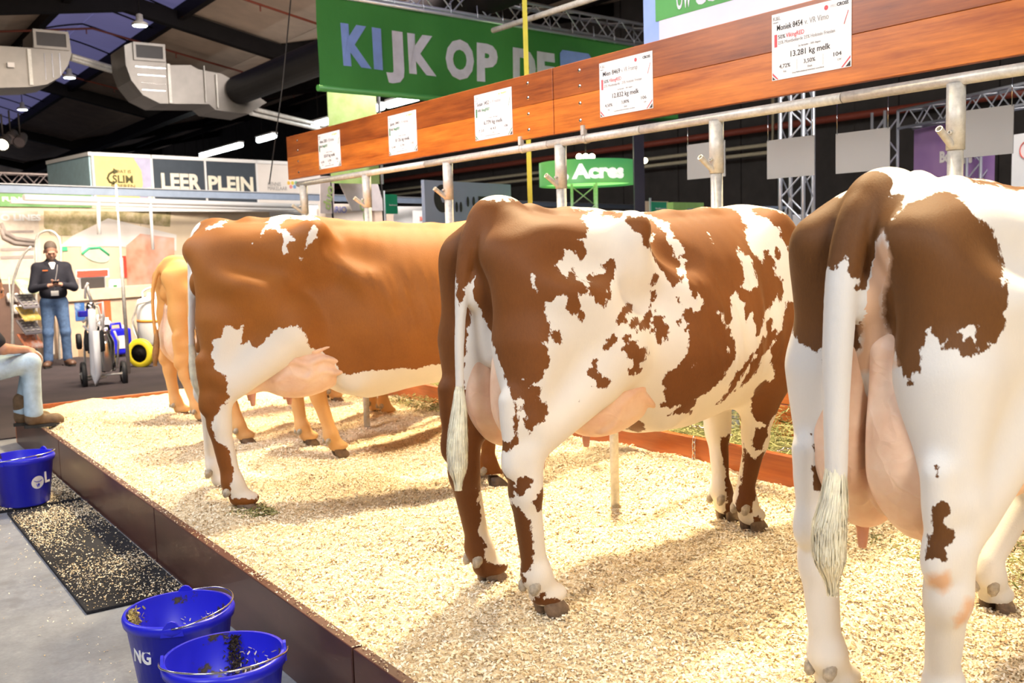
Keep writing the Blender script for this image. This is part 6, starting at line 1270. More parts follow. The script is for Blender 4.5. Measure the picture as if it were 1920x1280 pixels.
for (pts) in ([(0, 418), (8, 436), (28, 447), (62, 452)], [(0, 428), (5, 445), (25, 455), (62, 459)]): mb = MB(); mb.tube([FK(*FK.px(u, v), .03) for u, v in pts], .035, 8); mb.build('printed_pipe', mat('grey_pipe_print', (.42, .36, .33)), sw)
for v in (432, 465, 480): rect_px(FK, 0, v, 62, v + 4, 'printed_rail', mat('grey_pipe_print', (.42, .36, .33)), sw, c=.02)
poly_px(FK, [(236, 460), (262, 438), (326, 446), (326, 540), (238, 540)], 'machine_print', photo_print('orange_machine_print', [(.72, .18, .08), (.80, .42, .30), (.70, .60, .55)], 1.4, 3), sw, c=.016)
rect_px(FK, 226, 480, 237, 520, 'red_label', M_RED, sw, c=.03)
a, b = FK.px(178, 475); mb = MB(); mb.prism([(a + .30 * math.cos(q), b + .16 * math.sin(q) - .08 * math.cos(q)) for q in [k * math.pi / 12 for k in range(24)]], lambda a, b, c: FK(a, b, c + .02), .004); mb.build('leaf_print', mat('pale_mint_print', (.70, .90, .66), .5), sw)
mb = MB(); mb.tube([FK(*FK.px(u, v), .03) for u, v in [(152, 476), (165, 465), (185, 464), (203, 478)]], .02, 6); mb.build('leaf_outline', mat('mint_line', (.10, .75, .35), .5), sw)
rect_px(FK, 114, 463, 125, 470, 'mint_bar', mat('mint_line', (.10, .75, .35)), sw, c=.03)
fix(sw)
cf = empty('stand_frame', tuple(FK(2, zf)), 0, 'white overexposed aluminium frame of the left stand', 'frame')
for (u0, v0, u1, v1, w) in ((-10, 375, 545, 391, .055), (129, 380, 131, 442, .035), (225, 356, 232, 470, .03)):
    P = [FK(*FK.px(u0, v0), .9), FK(*FK.px(u1, v1), .9)]; mb = MB(); mb.tube(P, w, 8); mb.build('profile', M_WHITE, cf)
mb = MB(); mb.tube([FK(*FK.px(-10, 381), .5), FK(*FK.px(540, 396), .5)], .03, 8); mb.build('profile', M_WHITE, cf); fix(cf)
# middle stands seen over the cows
FN = Frame(at(500, 420, 18), vdir(40))
for (u0, v0, u1, v1, m, name, lab, txt) in ((580, 385, 830, 440, M_WHITE, 'display_wall', 'white stand wall behind the reddish brown cow', None), (590, 383, 682, 430, photo_print('pale_wood_print', [(.62, .52, .46), (.80, .72, .64)], 2), 'wooden_display', 'pale wooden display printed BRIO beside the second stall post', ('BRIO', 602, 400, 630, 388, mat('blue_ink', (.20, .25, .72)))), (683, 385, 722, 430, photo_print('pale_wood_print2', [(.66, .50, .40), (.78, .64, .54)], 2), 'wooden_display', 'pale wooden panel left of the green flag', None)):
    t = empty(name, tuple(FN(FN.px(u0, v1)[0], -1)), 0, lab, 'display'); c0 = 0 if m is M_WHITE else .3; rect_px(FN, u0, v0, u1, v1 + 60, 'board', m, t, d=.2, c=c0)
    if txt: text_px(FN, *txt[:5], txt[5], t, .0, c0 + .01)
    fix(t)
for i, (u, s) in enumerate(((764, 'VAN MOOK'), (828, 'VAN MOOK'))):
    t = empty('red_sign', tuple(FN(FN.px(u, 412)[0], .2)), 0, 'small red and white sign reading VAN MOOK, ' + ('left one' if i == 0 else 'right one by the middle cow'), 'sign', 'small red signs'); rect_px(FN, u - 12, 396, u + 60, 440, 'board', M_WHITE, t, c=.34); rect_px(FN, u, 407, u + 47, 414, 'red_strip', mat('pale_red_print', (.85, .25, .2)), t, c=.36); text_px(FN, s, u + 3, 413, u + 44, 408, M_WHITE, t, .04, .37); fix(t)
for i, (u0, v0, u1, v1, rot, txt, lab) in enumerate([(600, 330, 626, 400, 0, 'duo', 'narrow white flag with green letters left of the second stall post'), (640, 300, 720, 395, .28, 'UO', 'slanting white flag with green letters behind the second stall post')]):
    FF = Frame(at(u0, v1, 15), vdir(30)); t = empty('white_flag', tuple(FF(0, -1)), 0, lab, 'flag', 'white flags with green letters'); P = [(u0 + (10 if rot else 0), v0), (u1 - 8 * (rot > 0), v0), (u1, v1), (u0 + 35 * (rot > 0), v1)] if not rot else [(628, 326), (700, 316), (722, 395), (660, 395)]
    poly_px(FF, P, 'cloth', mat('pinkish_white_cloth', (.78, .70, .72), .6), t, d=.01)
    a0, b0 = FF.px(*((618, 395) if not rot else (672, 380))); lettering(txt, FF, a0, b0, .17, mat('lime_ink', (.45, .62, .25)), t, bold=.02, c=.012, rot=1.3 if not rot else -1.2); mb = MB(); q = FF.px(u1 + 3, v1); q2 = FF.px(u1 - 8, v0 - 10); mb.tube([FF(q[0], q[1] - 2.2, 0), FF(q2[0], q2[1], 0)], .015, 6); mb.build('flag_pole', M_BLACKSTEEL, t); fix(t)
for i, (u0, v0, u1, v1, lab, Z) in enumerate([(723, 364, 746, 401, 'small green flag at the end of the grey beam', 14), (1222, 378, 1250, 400, 'small dark green flag right of the black post', 13)]):
    F3 = Frame(at(u0, v1, Z), vdir(36)); t = empty('green_flag', tuple(F3(0, 0)), 0, lab, 'flag', 'small green flags'); rect_px(F3, u0, v0, u1, v1, 'cloth', M_GREENP, t); text_px(F3, 'beheer', u0 + 6, (v0 + v1) / 2 + 3, u1 - 2, (v0 + v1) / 2, M_WHITE, t, .02, .012); mb = MB(); mb.tube([F3(.02, -F3.o.z, -.03), F3(.02, F3.px(u0, v0)[1] + .05, -.03)], .015, 6); mb.build('flag_pole', M_ALU, t); fix(t)
t = empty('green_counter', tuple(at(1290, 400, 14)), 0, 'light green and wooden counter top right of the black post', 'counter'); F3 = Frame(at(1258, 400, 14), vdir(42)); rect_px(F3, 1210, 376, 1265, 420, 'frame', mat('light_wood', (.62, .48, .34), .5), t, d=.04, c=-.1); rect_px(F3, 1262, 379, 1320, 420, 'panel', mat('lime_panel', (.35, .62, .18), .5), t, d=.3); fix(t)
t = empty('display_table', tuple(at(1440, 400, 13)), 0, 'grey framed display table above the patchy cow, before the dark wall', 'table'); F3 = Frame(at(1400, 400, 13), vdir(46)); rect_px(F3, 1385, 386, 1475, 392, 'table_top', mat('grey_blue_profile', (.20, .25, .34)), t, d=.8); a_, b_ = F3.px(1473, 388); mb = MB(); mb.tube([F3(a_, -F3.o.z, 0), F3(a_, b_, 0)], .018, 8); mb.tube([F3(a_, -F3.o.z, -.75), F3(a_, b_, -.75)], .018, 8); mb.build('leg', M_ALU, t); rect_px(F3, 1430, 398, 1640, 470, 'white_front', M_WHITE, t, d=.05, c=-.9); fix(t)
# ---------------------------------------------------------------- things around the standing man
def gz(u, v): p = ground(u, v); return p.x, p.y
FC = Frame((2.2, 16.3, 0), vdir(38)); t = empty('counter', (3.6, 17.0, 0), 0, 'beige counter with posters behind the milking trolley', 'counter')
rect_px(FC, 100, 546, 330, 551, 'worktop', mat('beige_worktop', (.74, .60, .44), .5), t, d=.7, c=.04); a0, b1 = FC.px(100, 551); a1_, _ = FC.px(330, 551); panel(FC, a0, 0, a1_, b1, .6, 'front', mat('beige_front', (.66, .50, .36), .6), t)
rect_px(FC, 139, 568, 160, 600, 'blue_poster', photo_print('blue_poster', [(.03, .10, .35), (.05, .16, .45), (.6, .7, .8)], 5), t, c=.01); rect_px(FC, 184, 564, 209, 603, 'red_poster', photo_print('red_poster', [(.80, .10, .03), (.75, .16, .05), (.2, .1, .1)], 6), t, c=.01)
rect_px(FC, 262, 548, 330, 660, 'dark_cabinet', mat('brown_cabinet', (.16, .10, .08), .5), t, c=.02, d=.3); fix(t)
def on_counter(name, u0, v0, u1, v1, label, cat, m, parts=()):
    F2 = Frame(FC.o + FC.n * -.25, FC.d); t = empty(name, tuple(F2(F2.px((u0 + u1) / 2, v1)[0], 0) * 1), 0, label, cat); t.location.z = F2.px(u0, v1)[1]
    rect_px(F2, u0, v0, u1, v1, 'body', m, t, d=.06)
    for (n, a, b, c, d, mm) in parts: rect_px(F2, a, b, c, d, n, mm, t, c=.008)
    return fix(t)
on_counter('laptop', 147, 518, 200, 552, 'open laptop with black screen on the beige counter', 'laptop', M_ALU, [('screen', 151, 521, 197, 548, M_INK)])
on_counter('display_box', 143, 506, 205, 519, 'red and white striped box behind the laptop', 'box', M_WHITE, [('stripe', 144, 508, 202, 511, M_RED), ('stripe', 144, 514, 202, 517, M_RED)])
on_counter('photo_frame', 206, 524, 232, 551, 'small white framed picture on the counter right of the laptop', 'frame', M_WHITE, [('picture', 212, 534, 220, 546, M_INKGREEN)])
on_counter('leaflet_pile', 199, 550, 228, 558, 'yellow-green leaflets lying at the counter edge', 'leaflets', mat('lime_paper', (.62, .75, .20), .5))
def jerrycan(u0, v0, u1, v1, Z, m, label, name='jerrycan'):
    F2 = Frame(at((u0 + u1) / 2, v1, Z), vdir(30)); w = F2.px(u1, v1)[0] - F2.px(u0, v1)[0]; h_ = F2.px(u0, v0)[1] - F2.px(u0, v1)[1]; t = empty(name, tuple(F2.o), 0, label, 'jerrycan', 'plastic jerrycans')
    mb = MB(); c = F2(0, h_ * .42, -w * .35); mb.box(c, (w, w * .7, h_ * .84), math.atan2(F2.d.y, F2.d.x)); mb.build('body', m, t, bevel=.03)
    mb = MB(); mb.tube([F2(-w * .3, h_ * .82, -w * .35), F2(-w * .25, h_, -w * .35), F2(w * .2, h_, -w * .35), F2(w * .25, h_ * .82, -w * .35)], .02, 8); mb.build('handle', m, t)
    mb = MB(); mb.lathe([(.035, 0), (.035, .05), (.001, .05)], F2(w * .36, h_ * .83, -w * .35), 12); mb.build('cap', M_WHITE, t); panel(F2, -w * .22, h_ * .2, w * .2, h_ * .62, .003, 'label_print', M_WARMWHITE, t, c=.004); return fix(t)
jerrycan(213, 606, 250, 664, 15.3, M_BLUEPL, 'blue jerrycan on a pallet behind the milking trolley')
jerrycan(100, 596, 140, 664, 15.5, M_WARMWHITE, 'large white jerrycan behind the standing man')
jerrycan(188, 590, 214, 656, 15.5, M_WARMWHITE, 'white jerrycan below the red poster')
for (u0, v0, u1, v1, Z, lab) in ((90, 664, 152, 688, 15.6, 'left, under the white jerrycan'), (205, 664, 262, 684, 15.2, 'right, under the blue jerrycan')):
    F2 = Frame(at(u0, v1, Z), vdir(30)); w = F2.px(u1, v1)[0]; F2.o.z = 0; t = empty('pallet', tuple(F2.o), 0, 'light wooden pallet on the dark carpet, ' + lab, 'pallet', 'wooden pallets'); MW = mat('pallet_wood', (.62, .46, .30), .8)
    for k in range(5): panel(F2, w * (k / 5) + .01, .115, w * (k / 5) + w / 6, .14, .8, 'slat', MW, t)
    for k in range(3): panel(F2, w * k * .44, .012, w * k * .44 + .09, .115, .8, 'block', MW, t)
    fix(t)
# milking trolley
x0, y0 = gz(190, 722); tr = empty('milking_trolley', (x0, y0, 0), 0, 'milking machine trolley with steel can, clear hose and black wheels', 'trolley')
q = lambda u, v, dz=0: at(u, v, (x0 * -SA + y0 * CA) + dz)
def wheel(c, r, w, ax, mt, mh, parent, name='wheel'):
    M = Vector(ax).to_track_quat('Z', 'Y').to_matrix(); mb = MB(); mb.lathe([(r * .62, -w * .4), (r * .9, -w * .5), (r, -w * .25), (r, w * .25), (r * .9, w * .5), (r * .62, w * .4)], c, 28, M=M); o = mb.build(name, mt, parent)
    mb = MB(); mb.lathe([(.001, -w * .3), (r * .25, -w * .45), (r * .28, -w * .2), (r * .63, -w * .25), (r * .63, w * .25), (r * .28, w * .2), (r * .25, w * .45), (.001, w * .45)], c, 16, M=M); mb.build('hub', mh, o); return o
wd = vdir(62)
for u, v, dz in ((157, 704, -.1), (232, 701, .15)): wheel(q(u, v, dz), .17, .06, wd, M_RUBBER, M_GALV, tr)
wheel(q(148, 640, .2), .10, .06, wd, M_RUBBER, M_BLACKSTEEL, tr)
c = q(200, 695, .05); hcan = q(200, 622, .05).z - c.z; rc = (q(220, 660) - q(186, 660)).length / 2
mb = MB(); mb.lathe([(.001, 0), (rc * .95, 0), (rc, .02), (rc, hcan * .72), (rc * .9, hcan * .82), (rc * .66, hcan * .93), (rc * .62, hcan), (rc * .72, hcan * 1.01), (rc * .72, hcan * 1.04), (.001, hcan * 1.05)], c, 28); mb.build('milk_can', M_STEEL, tr)
mb = MB(); mb.tube([c + Vector((-rc * .6, 0, hcan)), c + Vector((-rc * .5, 0, hcan * 1.15)), c + Vector((rc * .5, 0, hcan * 1.15)), c + Vector((rc * .6, 0, hcan))], .018, 8); mb.build('can_handle', M_RUBBER, tr)
mb = MB()
for P in ([(160, 700), (158, 640), (164, 600), (160, 575)], [(196, 698), (192, 640), (190, 600), (184, 575), (160, 575)], [(165, 706), (230, 700)], [(150, 700), (165, 712), (200, 706)], [(220, 690), (222, 640), (214, 620)]): mb.tube([q(u, v) for u, v in P], .014, 8)
mb.build('frame', M_GALV, tr)
mb = MB(); mb.tube([q(172, 580, -.15), q(174, 640, -.15), q(177, 700, -.15), q(181, 718, -.15), q(184, 700, -.15), q(179, 620, -.15)], .045, 10); mb.build('clear_hose', mat('clear_tube', (.72, .74, .78), .2, 0, .05, 5), tr)
for k, P in enumerate(([(180, 570), (192, 566), (194, 590), (193, 615)], [(155, 604), (165, 596), (178, 606), (190, 598), (194, 612)], [(156, 610), (168, 622), (184, 608), (196, 620)], [(160, 560), (160, 540), (165, 530)])): mb = MB(); mb.tube([q(*p, -.1) for p in P], .016, 8); mb.build('milk_tube', M_WARMWHITE, tr)
for u, v in ((162, 640), (168, 645), (187, 642), (192, 640)): mb = MB(); p = q(u, v, -.12); mb.lathe([(.001, -.12), (.026, -.11), (.03, -.02), (.02, .10), (.012, .14)], p, 10); mb.build('teat_cup', M_RUBBER, tr)
mb = MB(); p = q(170, 575, -.1); mb.lathe([(.001, -.06), (.05, -.05), (.055, .0), (.04, .05), (.001, .06)], p, 14); mb.build('claw', M_STEEL, tr); mb = MB(); p = q(160, 588, -.1); mb.box(p, (.16, .10, .07)); mb.build('pulsator', M_BLUEPL, tr, bevel=.01)
mb = MB(); mb.tube([q(163, 535), q(167, 552), q(172, 566)], .02, 8); mb.build('handle_grip', M_GALV, tr); fix(tr)
# white drum cart with yellow wheels
p1 = at(265, 684, 13.9); MY = mat('yellow_tyre', (.88, .72, .03), .5); ct = empty('milk_cart', (p1.x + .4, p1.y + .2, 0), 0, 'white milk cart on yellow wheels partly hidden by the farthest fawn cow', 'cart')
for (u, v, Z) in ((265, 684, 13.9), (342, 692, 14.1)): p = at(u, v, Z); p.z = .205; wheel(p, .205, .09, vdir(15), MY, M_BLACKSTEEL, ct)
c = at(300, 640, 14.6); mb = MB(); mb.lathe([(.001, .28), (.28, .28), (.30, .32), (.30, .85), (.27, .93), (.14, .97), (.13, 1.02), (.001, 1.02)], (c.x, c.y, 0), 28); mb.build('drum', M_WHITE, ct); mb = MB(); mb.lathe([(.302, .60), (.304, .60), (.304, .64), (.302, .64)], (c.x, c.y, 0), 28); mb.build('orange_band', mat('orange_print', (.85, .35, .05)), ct)
mb = MB(); mb.tube([(c.x, c.y, .26), (p1.x, p1.y, .205)], .02, 8); mb.tube([at(342, 692, 14.1) * 1, (c.x, c.y, .28)], .02, 8); mb.tube([at(262, 640, 14.3), at(248, 600, 14.3), at(258, 570, 14.3), at(285, 562, 14.3)], .016, 8); mb.build('frame', M_GALV, ct); fix(ct)
mb = MB(); P = [at(u, v, 15.2) for u, v in [(262, 566), (252, 590), (250, 615), (260, 635), (275, 636), (268, 560), (270, 545), (290, 538), (300, 545)]]; mb.tube([tuple(x) for x in bez([tuple(p) for p in P], 5)], .016, 8); tag(mb.build('hose', M_WARMWHITE), 'white hose looping beside the white milk cart', 'hose')
# leaflet rack
F2 = Frame(at(40, 690, 14.6), vdir(30)); F2.o.z = 0; rk = empty('leaflet_rack', tuple(F2.o), 0, 'folding rack of sloping trays with leaflets left of the standing man', 'rack')
_, zz = F2.px(40, 556)
for k, (v0, v1, m) in enumerate([(524, 547, photo_print('cow_leaflet', [(.2, .45, .1), (.6, .6, .4), (.3, .5, .8)], 8)), (552, 574, mat('grey_tray', (.22, .20, .22), .5)), (575, 597, photo_print('white_leaflet', [(.8, .8, .78), (.8, .55, .1), (.2, .2, .2)], 9)), (600, 622, mat('grey_tray', (.22, .20, .22), .5)), (626, 648, photo_print('white_leaflet2', [(.8, .8, .78), (.8, .25, .1), (.2, .2, .2)], 9))]):
    a0, b1 = F2.px(33 + k * 1.5, v0); a1_, b0 = F2.px(66 + k * 2.5, v1); s = .10
    mb = MB(); V = [F2(a0, b1, -s), F2(a1_, b1, -s), F2(a1_, b0, s), F2(a0, b0, s)]; mb.add(V + [p - Vector((0, 0, .02)) for p in V], [(0, 3, 2, 1), (4, 5, 6, 7), (0, 1, 5, 4), (1, 2, 6, 5), (2, 3, 7, 6), (3, 0, 4, 7)]); tr_ = mb.build('tray', m, rk)
    if 'tray' in m.name:
        for i in range(3):
            for j in range(4): mb = MB(); u_ = a0 + (a1_ - a0) * (.2 + .3 * i); f_ = .2 + .2 * j; p = F2(u_, b1 + (b0 - b1) * f_, -s + 2 * s * f_ + .004); mb.sphere(p, .028, 5, (1, 1, .4)); mb.build('holder', M_GALV, tr_)
mb = MB(); 
for u in (30, 72): a, _ = F2.px(u, 690); mb.tube([F2(a, 0, 0), F2(a, zz + .3, 0)], .012, 6)
mb.build('frame', M_GALV, rk); fix(rk)
F2 = Frame(at(-20, 700, 16.2), vdir(34)); F2.o.z = 0; t = empty('brown_cabinet', tuple(F2.o), 0, 'dark brown display cabinet at the left edge behind the seated man', 'cabinet'); a1_, b1 = F2.px(36, 532); panel(F2, -1.2, 0, a1_, b1, .5, 'body', mat('brown_cabinet', (.16, .10, .08)), t)
for (u, v) in ((14, 566), (28, 566), (26, 588), (36, 588)): a, b = F2.px(u, v); mb = MB(); mb.lathe([(.001, 0), (.04, 0), (.04, .12), (.02, .15), (.001, .15)], F2(a, b, .06), 10); mb.build('bottle', M_WARMWHITE, t)
fix(t)
mb = MB(); P = [at(u, v, 14.4) for u, v in [(22, 705), (23, 620), (24, 540), (30, 510), (42, 480), (58, 462)]]; mb.tube(bez([tuple(p) for p in P], 5), .018, 8); tag(mb.build('bent_tube', M_GALV), 'bent steel tube curving up left of the standing man', 'tube')
mb = MB(); P = [at(u, v, 15.25) for u, v in [(69, 688), (68, 600), (68, 500), (67, 460), (72, 440), (85, 433), (98, 434), (110, 446), (114, 470), (113, 500), (112, 600), (112, 688)]]; mb.tube(bez([tuple(p) for p in P], 4), .02, 8); tag(mb.build('steel_arch', M_GALV), 'steel arch standing behind the head of the standing man', 'frame')

# ---------------------------------------------------------------- buckets
def bucket(x, y, rz, label, full=False, txt=None):
    t = empty('bucket', (x, y, .0), rz, label, 'bucket', 'blue plastic buckets'); z0 = .017 if full == 2 else .001
    def dirt():
        q = NT('soiled_bucket_plastic'); v = q.coords(); g = q.n('ShaderNodeTexNoise', Scale=9.0, Detail=5.0, Roughness=.65); q.l(v, g.inputs['Vector'])
        q.base(q.ramp(g.outputs['Fac'], [(.56, (.018, .020, .62)), (.60, (.05, .035, .02)), (.70, (.14, .10, .04))])); q.set(Roughness=.38); return q.m
    if 'soiled' not in MATS: MATS['soiled'] = dirt()
    R0, R1, Hb = .148, .188, .315
    mb = MB(); mb.lathe([(.001, .004), (R0 - .01, 0), (R0, .008), (R1 - .004, Hb - .04), (R1 + .006, Hb - .035), (R1 + .010, Hb - .012), (R1 + .004, Hb), (R1 - .006, Hb)], (0, 0, z0), 48); mb.build('wall', M_BLUEPL, t)
    mb = MB(); mb.lathe([(R1 - .006, Hb), (R1 - .010, Hb - .02), (R0 - .008, .02), (.001, .018)], (0, 0, z0), 48); mb.build('inside', MATS['soiled'], t)
    for s in (-1, 1):
        mb = MB(); V = []; 
        for k in range(9): a = math.pi * k / 8; V.append((s * (R1 + .006), -.034 * math.cos(a) * (1.15 if math.sin(a) < .5 else 1), Hb - .035 + .055 * math.sin(a)))
        n = len(V); V2 = [(x_ - s * .009, y_, z_) for x_, y_, z_ in V]; V = [(a_, b_, c_ + z0) for a_, b_, c_ in V + V2]; mb.add(V, [tuple(range(n)) if s > 0 else tuple(range(n))[::-1], tuple(range(n, 2 * n))[::-1] if s > 0 else tuple(range(n, 2 * n))] + [(i, i + n, (i + 1) % n + n, (i + 1) % n) for i in range(n)]); mb.build('ear', M_BLUEPL, t)
    mb = MB(); P = []
    for k in range(25): a = math.pi * k / 24; P.append(((R1 + .012) * math.cos(a), -(R1 + .004) * math.sin(a), z0 + Hb + .006 + .012 * (1 - abs(math.cos(a)) ** 4) - .010 * abs(math.cos(a)) ** 10))
    mb.tube(P, .0032, 8); mb.build('wire_handle', M_STEEL, t)
    return t
b1 = bucket(1.005, 3.60, 1.15, 'blue bucket lettered NG standing behind the nearest bucket, feed stuck inside')
b2 = bucket(.995, 3.085, -.35, 'nearest blue bucket at the bottom edge, dark smears inside')
b3 = bucket(1.03, 7.02, .65, 'blue bucket with a white cow face emblem on the farther mat', full=2)
def on_bucket(b, txt, ang, z, h_, m, name='lettering', w=None, rz=0):
    o = lettering(txt, (0, 0, 0), 0, z, h_, m, b, name=name, w=w, c=.0015, bold=.02, wrap=(.148 + (.04 * (z + h_ / 2) / .315), ang - rz + math.pi / 2)); return o
ang1 = math.atan2(-3.60, -1.005); on_bucket(b1, 'NG', ang1 - 1.12, .175, .05, M_PAPER, rz=1.15, w=.085)
ang3 = math.atan2(-7.02, -1.03); on_bucket(b3, 'L', ang3 + .78, .16, .07, M_PAPER, rz=.65)
mb = MB(); V = []; n = 24
for k in range(n): a = 2 * math.pi * k / n; rr_ = .042; tt = (ang3 + .50 - .65) + rr_ * math.cos(a) / .17; zc = .155 + rr_ * math.sin(a); R = .1495 + .04 * zc / .315 + .0015; V.append((R * math.cos(tt), R * math.sin(tt), zc + .017))
mb.add(V, [tuple(range(n))]); mb.build('emblem', M_PAPER, b3)
mb = MB(); cc = lambda a, z: ((.1495 + .04 * z / .315 + .003) * math.cos(ang3 + .50 - .65 + a / .17), (.1495 + .04 * z / .315 + .003) * math.sin(ang3 + .50 - .65 + a / .17), z + .017)
mb.tube([cc(-.026, .168), cc(-.012, .160), cc(.012, .160), cc(.026, .168)], .0022, 5); mb.tube([cc(-.009, .145), cc(-.004, .125), cc(.004, .125), cc(.009, .145)], .0022, 5); mb.build('cow_face', M_BLUEPL, b3)
def feed_clump(b, ang, n, seed, m, name, label=None, z0=.12, z1=.30, spread=.35):
    r = np.random.default_rng(seed); V = []; F = []
    for i in range(n):
        z = r.uniform(z0, z1); a = ang + r.normal(0, spread * (1 - .5 * (z - z0) / (z1 - z0))); R = .136 + .038 * z / .315 - r.uniform(0, .008); s = r.uniform(.003, .009); c = Vector((R * math.cos(a), R * math.sin(a), z)); d = Vector(r.normal(0, 1, 3)).normalized() * s; e = Vector(r.normal(0, 1, 3)).normalized() * s * .4; k = len(V); V += [c - d - e, c + d - e, c + d + e, c - d + e]; F.append((k, k + 1, k + 2, k + 3))
    mb = MB(); mb.add(V, F); o = mb.build(name, m, b, kind='stuff'); return o
M_FEED = mat('damp_feed', (.40, .32, .12), .8, 0, .4, 60); M_DKFEED = mat('dark_feed', (.045, .030, .015), .7, 0, .4, 60)
feed_clump(b1, math.radians(152) - 1.15, 1500, 2, M_FEED, 'feed_remains', z0=.13, z1=.315, spread=.3); feed_clump(b1, math.radians(20) - 1.15, 900, 3, M_DKFEED, 'dark_remains', z0=.10, z1=.20, spread=.4); feed_clump(b1, math.radians(25) - 1.15, 300, 8, M_FLAKE, 'light_remains', z0=.10, z1=.24, spread=.5)
feed_clump(b2, math.radians(205) + .35, 800, 4, M_DKFEED, 'dark_remains', z0=.05, z1=.16, spread=.5); feed_clump(b2, math.radians(60) + .35, 500, 5, M_DKFEED, 'dark_remains', z0=.12, z1=.31, spread=.12); feed_clump(b2, math.radians(10) + .35, 120, 6, M_FLAKE, 'light_remains', z0=.10, z1=.28, spread=.9)
# ---------------------------------------------------------------- people
def V3(*a): return np.array(a, float)
def hand(v, w, d, n, s=1.0, curl=.5, thumb=1):
    """palm and five fingers: w wrist, d pointing direction, n palm normal (curl side)"""
    d = V3(*d) / np.linalg.norm(d); n = V3(*n) - d * np.dot(n, d); n /= np.linalg.norm(n); x = np.cross(d, n) * thumb
    v.bone(w, w + d * .05 * s, .026 * s, .03 * s, k=.02)
    for i, (o, L) in enumerate(((.030, .068), (.010, .078), (-.010, .072), (-.028, .055))):
        b = w + d * .045 * s + x * o * s; k = w + d * .088 * s + x * o * s * 1.05; v.bone(b, k, .014 * s, .0125 * s, k=.012)
        p = k; dd = d
        for j, f in enumerate((.45, .32, .23)):
            an = curl * (.8 if j == 0 else 1.1); dd = dd * math.cos(an) + n * math.sin(an); q = p + dd * L * f * s; v.bone(p, q, (.0105 - .001 * j) * s, (.0098 - .001 * j) * s, k=.005); p = q
    t0 = w + d * .02 * s + x * .024 * s; t1 = t0 + (d * .55 + x * .75 + n * .25) * .042 * s; t2 = t1 + (d * .9 + x * .1 + n * .4) * .034 * s; v.bone(t0, t1, .016 * s, .0125 * s, k=.01); v.bone(t1, t2, .012 * s, .010 * s, k=.005)
def person(J, org, yaw, label, mats, h=.0085, beard=False, shirt_short=False, lo=(-.5, -.35, -.02), hi=(.5, .75, 1.9), extra=None):
    """J: joints in local space (x to the person's left, y forward, z up)"""
    root = empty('person', org, yaw, label, 'person'); g = lambda k: V3(*J[k])
    def vol(): return Vol(lo, hi, h)
    hc = g('head'); f = g('face') / np.linalg.norm(g('face')); up = V3(0, 0, 1) - f * f[2]; up /= np.linalg.norm(up); sx = np.cross(f, up)
    v = vol(); pitch = math.asin(max(-1, min(1, f[2])))
    def E(c, r, k): # ellipsoid in head axes (side, forward, up)
        az = math.atan2(f[1], f[0]); q = J.get('hs', 1.0); v.ell(hc + (sx * c[0] + f * c[1] + up * c[2]) * q, (r[1] * q, r[0] * q, r[2] * q), pitch=pitch, yaw=az, k=k)
    E((0, -.012, .03), (.074, .094, .088), .03); E((0, .030, -.045), (.054, .055, .068), .04); E((0, .068, -.085), (.024, .02, .022), .03)
    E((0, .096, -.02), (.012, .018, .026), .014); E((0, .088, .022), (.05, .012, .012), .02); E((0, .083, -.062), (.024, .012, .009), .012)
    for s in (-1, 1):
        E((s * .078, -.005, -.012), (.010, .018, .030), .008); v.ell(hc + sx * s * .03 + f * .088 + up * .006, (.012, .012, .008), k=.012, op='sub'); E((s * .042, .062, -.03), (.022, .02, .022), .03)
    v.bone(g('neck'), hc + up * -.05 - f * .02, .058, .055, k=.03)
    for s in ('l', 'r'):
        v.bone(g('sho_' + s), g('elb_' + s), .045, .040, k=.02); v.bone(g('elb_' + s), g('wri_' + s), .040, .027, k=.02)
        hand(v, g('wri_' + s), g('hdir_' + s), g('palm_' + s), 1.0, J.get('curl', .55), thumb=1 if s == 'r' else -1)
    v.bone(g('neck') - (0, 0, .1), g('pelvis'), .10, .11, k=.05)
    for s in ('l', 'r'): v.bone(g('hip_' + s), g('kne_' + s), .075, .05, k=.03); v.bone(g('kne_' + s), g('ank_' + s), .048, .035, k=.02)
    P, F = v.mesh(); P = relax(P, F, 1, .35); blender_mesh('body', P, F, M_SKINH, root)
    # shirt
    v = vol(); ch = g('chest'); pe_ = g('pelvis'); nk = g('neck')
    bw = J.get('belly', .17); az = math.atan2(1, 0)
    v.ell((ch + nk) / 2 - V3(0, 0, .06), (.185, .115, .16), k=.08); v.ell(ch, (.18, .12, .18), k=.08); v.ell((ch + pe_) / 2 + V3(0, .02, 0), (bw, .13, .18), k=.08); v.ell(pe_ + V3(0, 0, .10), (bw, .125, .10), k=.06)
    v.bone(nk + V3(0, 0, -.03), nk + V3(0, 0, .02), .068, .064, k=.03)
    for s in ('l', 'r'):
        v.bone(nk - V3(0, 0, .04), g('sho_' + s), .06, .075, k=.06)
        e = g('elb_' + s); a = g('sho_' + s)
        if shirt_short: v.bone(a, a + (e - a) * .75, .075, .066, k=.03)
        else: v.bone(a, e, .075, .058, k=.03); v.bone(e, e + (g('wri_' + s) - e) * .93, .058, .040, k=.02)
    P, F = v.mesh(); P = relax(P, F, 1, .4); blender_mesh('shirt', P, F, mats[0], root)
    # trousers
    v = vol(); v.ell(pe_ + V3(0, .0, -.0), (bw * .98, .122, .13), k=.05)
    for s in ('l', 'r'):
        hp, kn, an = g('hip_' + s), g('kne_' + s), g('ank_' + s); v.bone(hp, kn, .098, .072, k=.05); v.bone(kn, an + (kn - an) * .1, .070, .062, k=.03); v.bone(an + (kn - an) * .16, an + (kn - an) * .02, .058, .066, k=.02)
    P, F = v.mesh(); P = relax(P, F, 1, .4); blender_mesh('trousers', P, F, mats[1], root)
    mb = MB(); n = 28; z = pe_[2] + .115
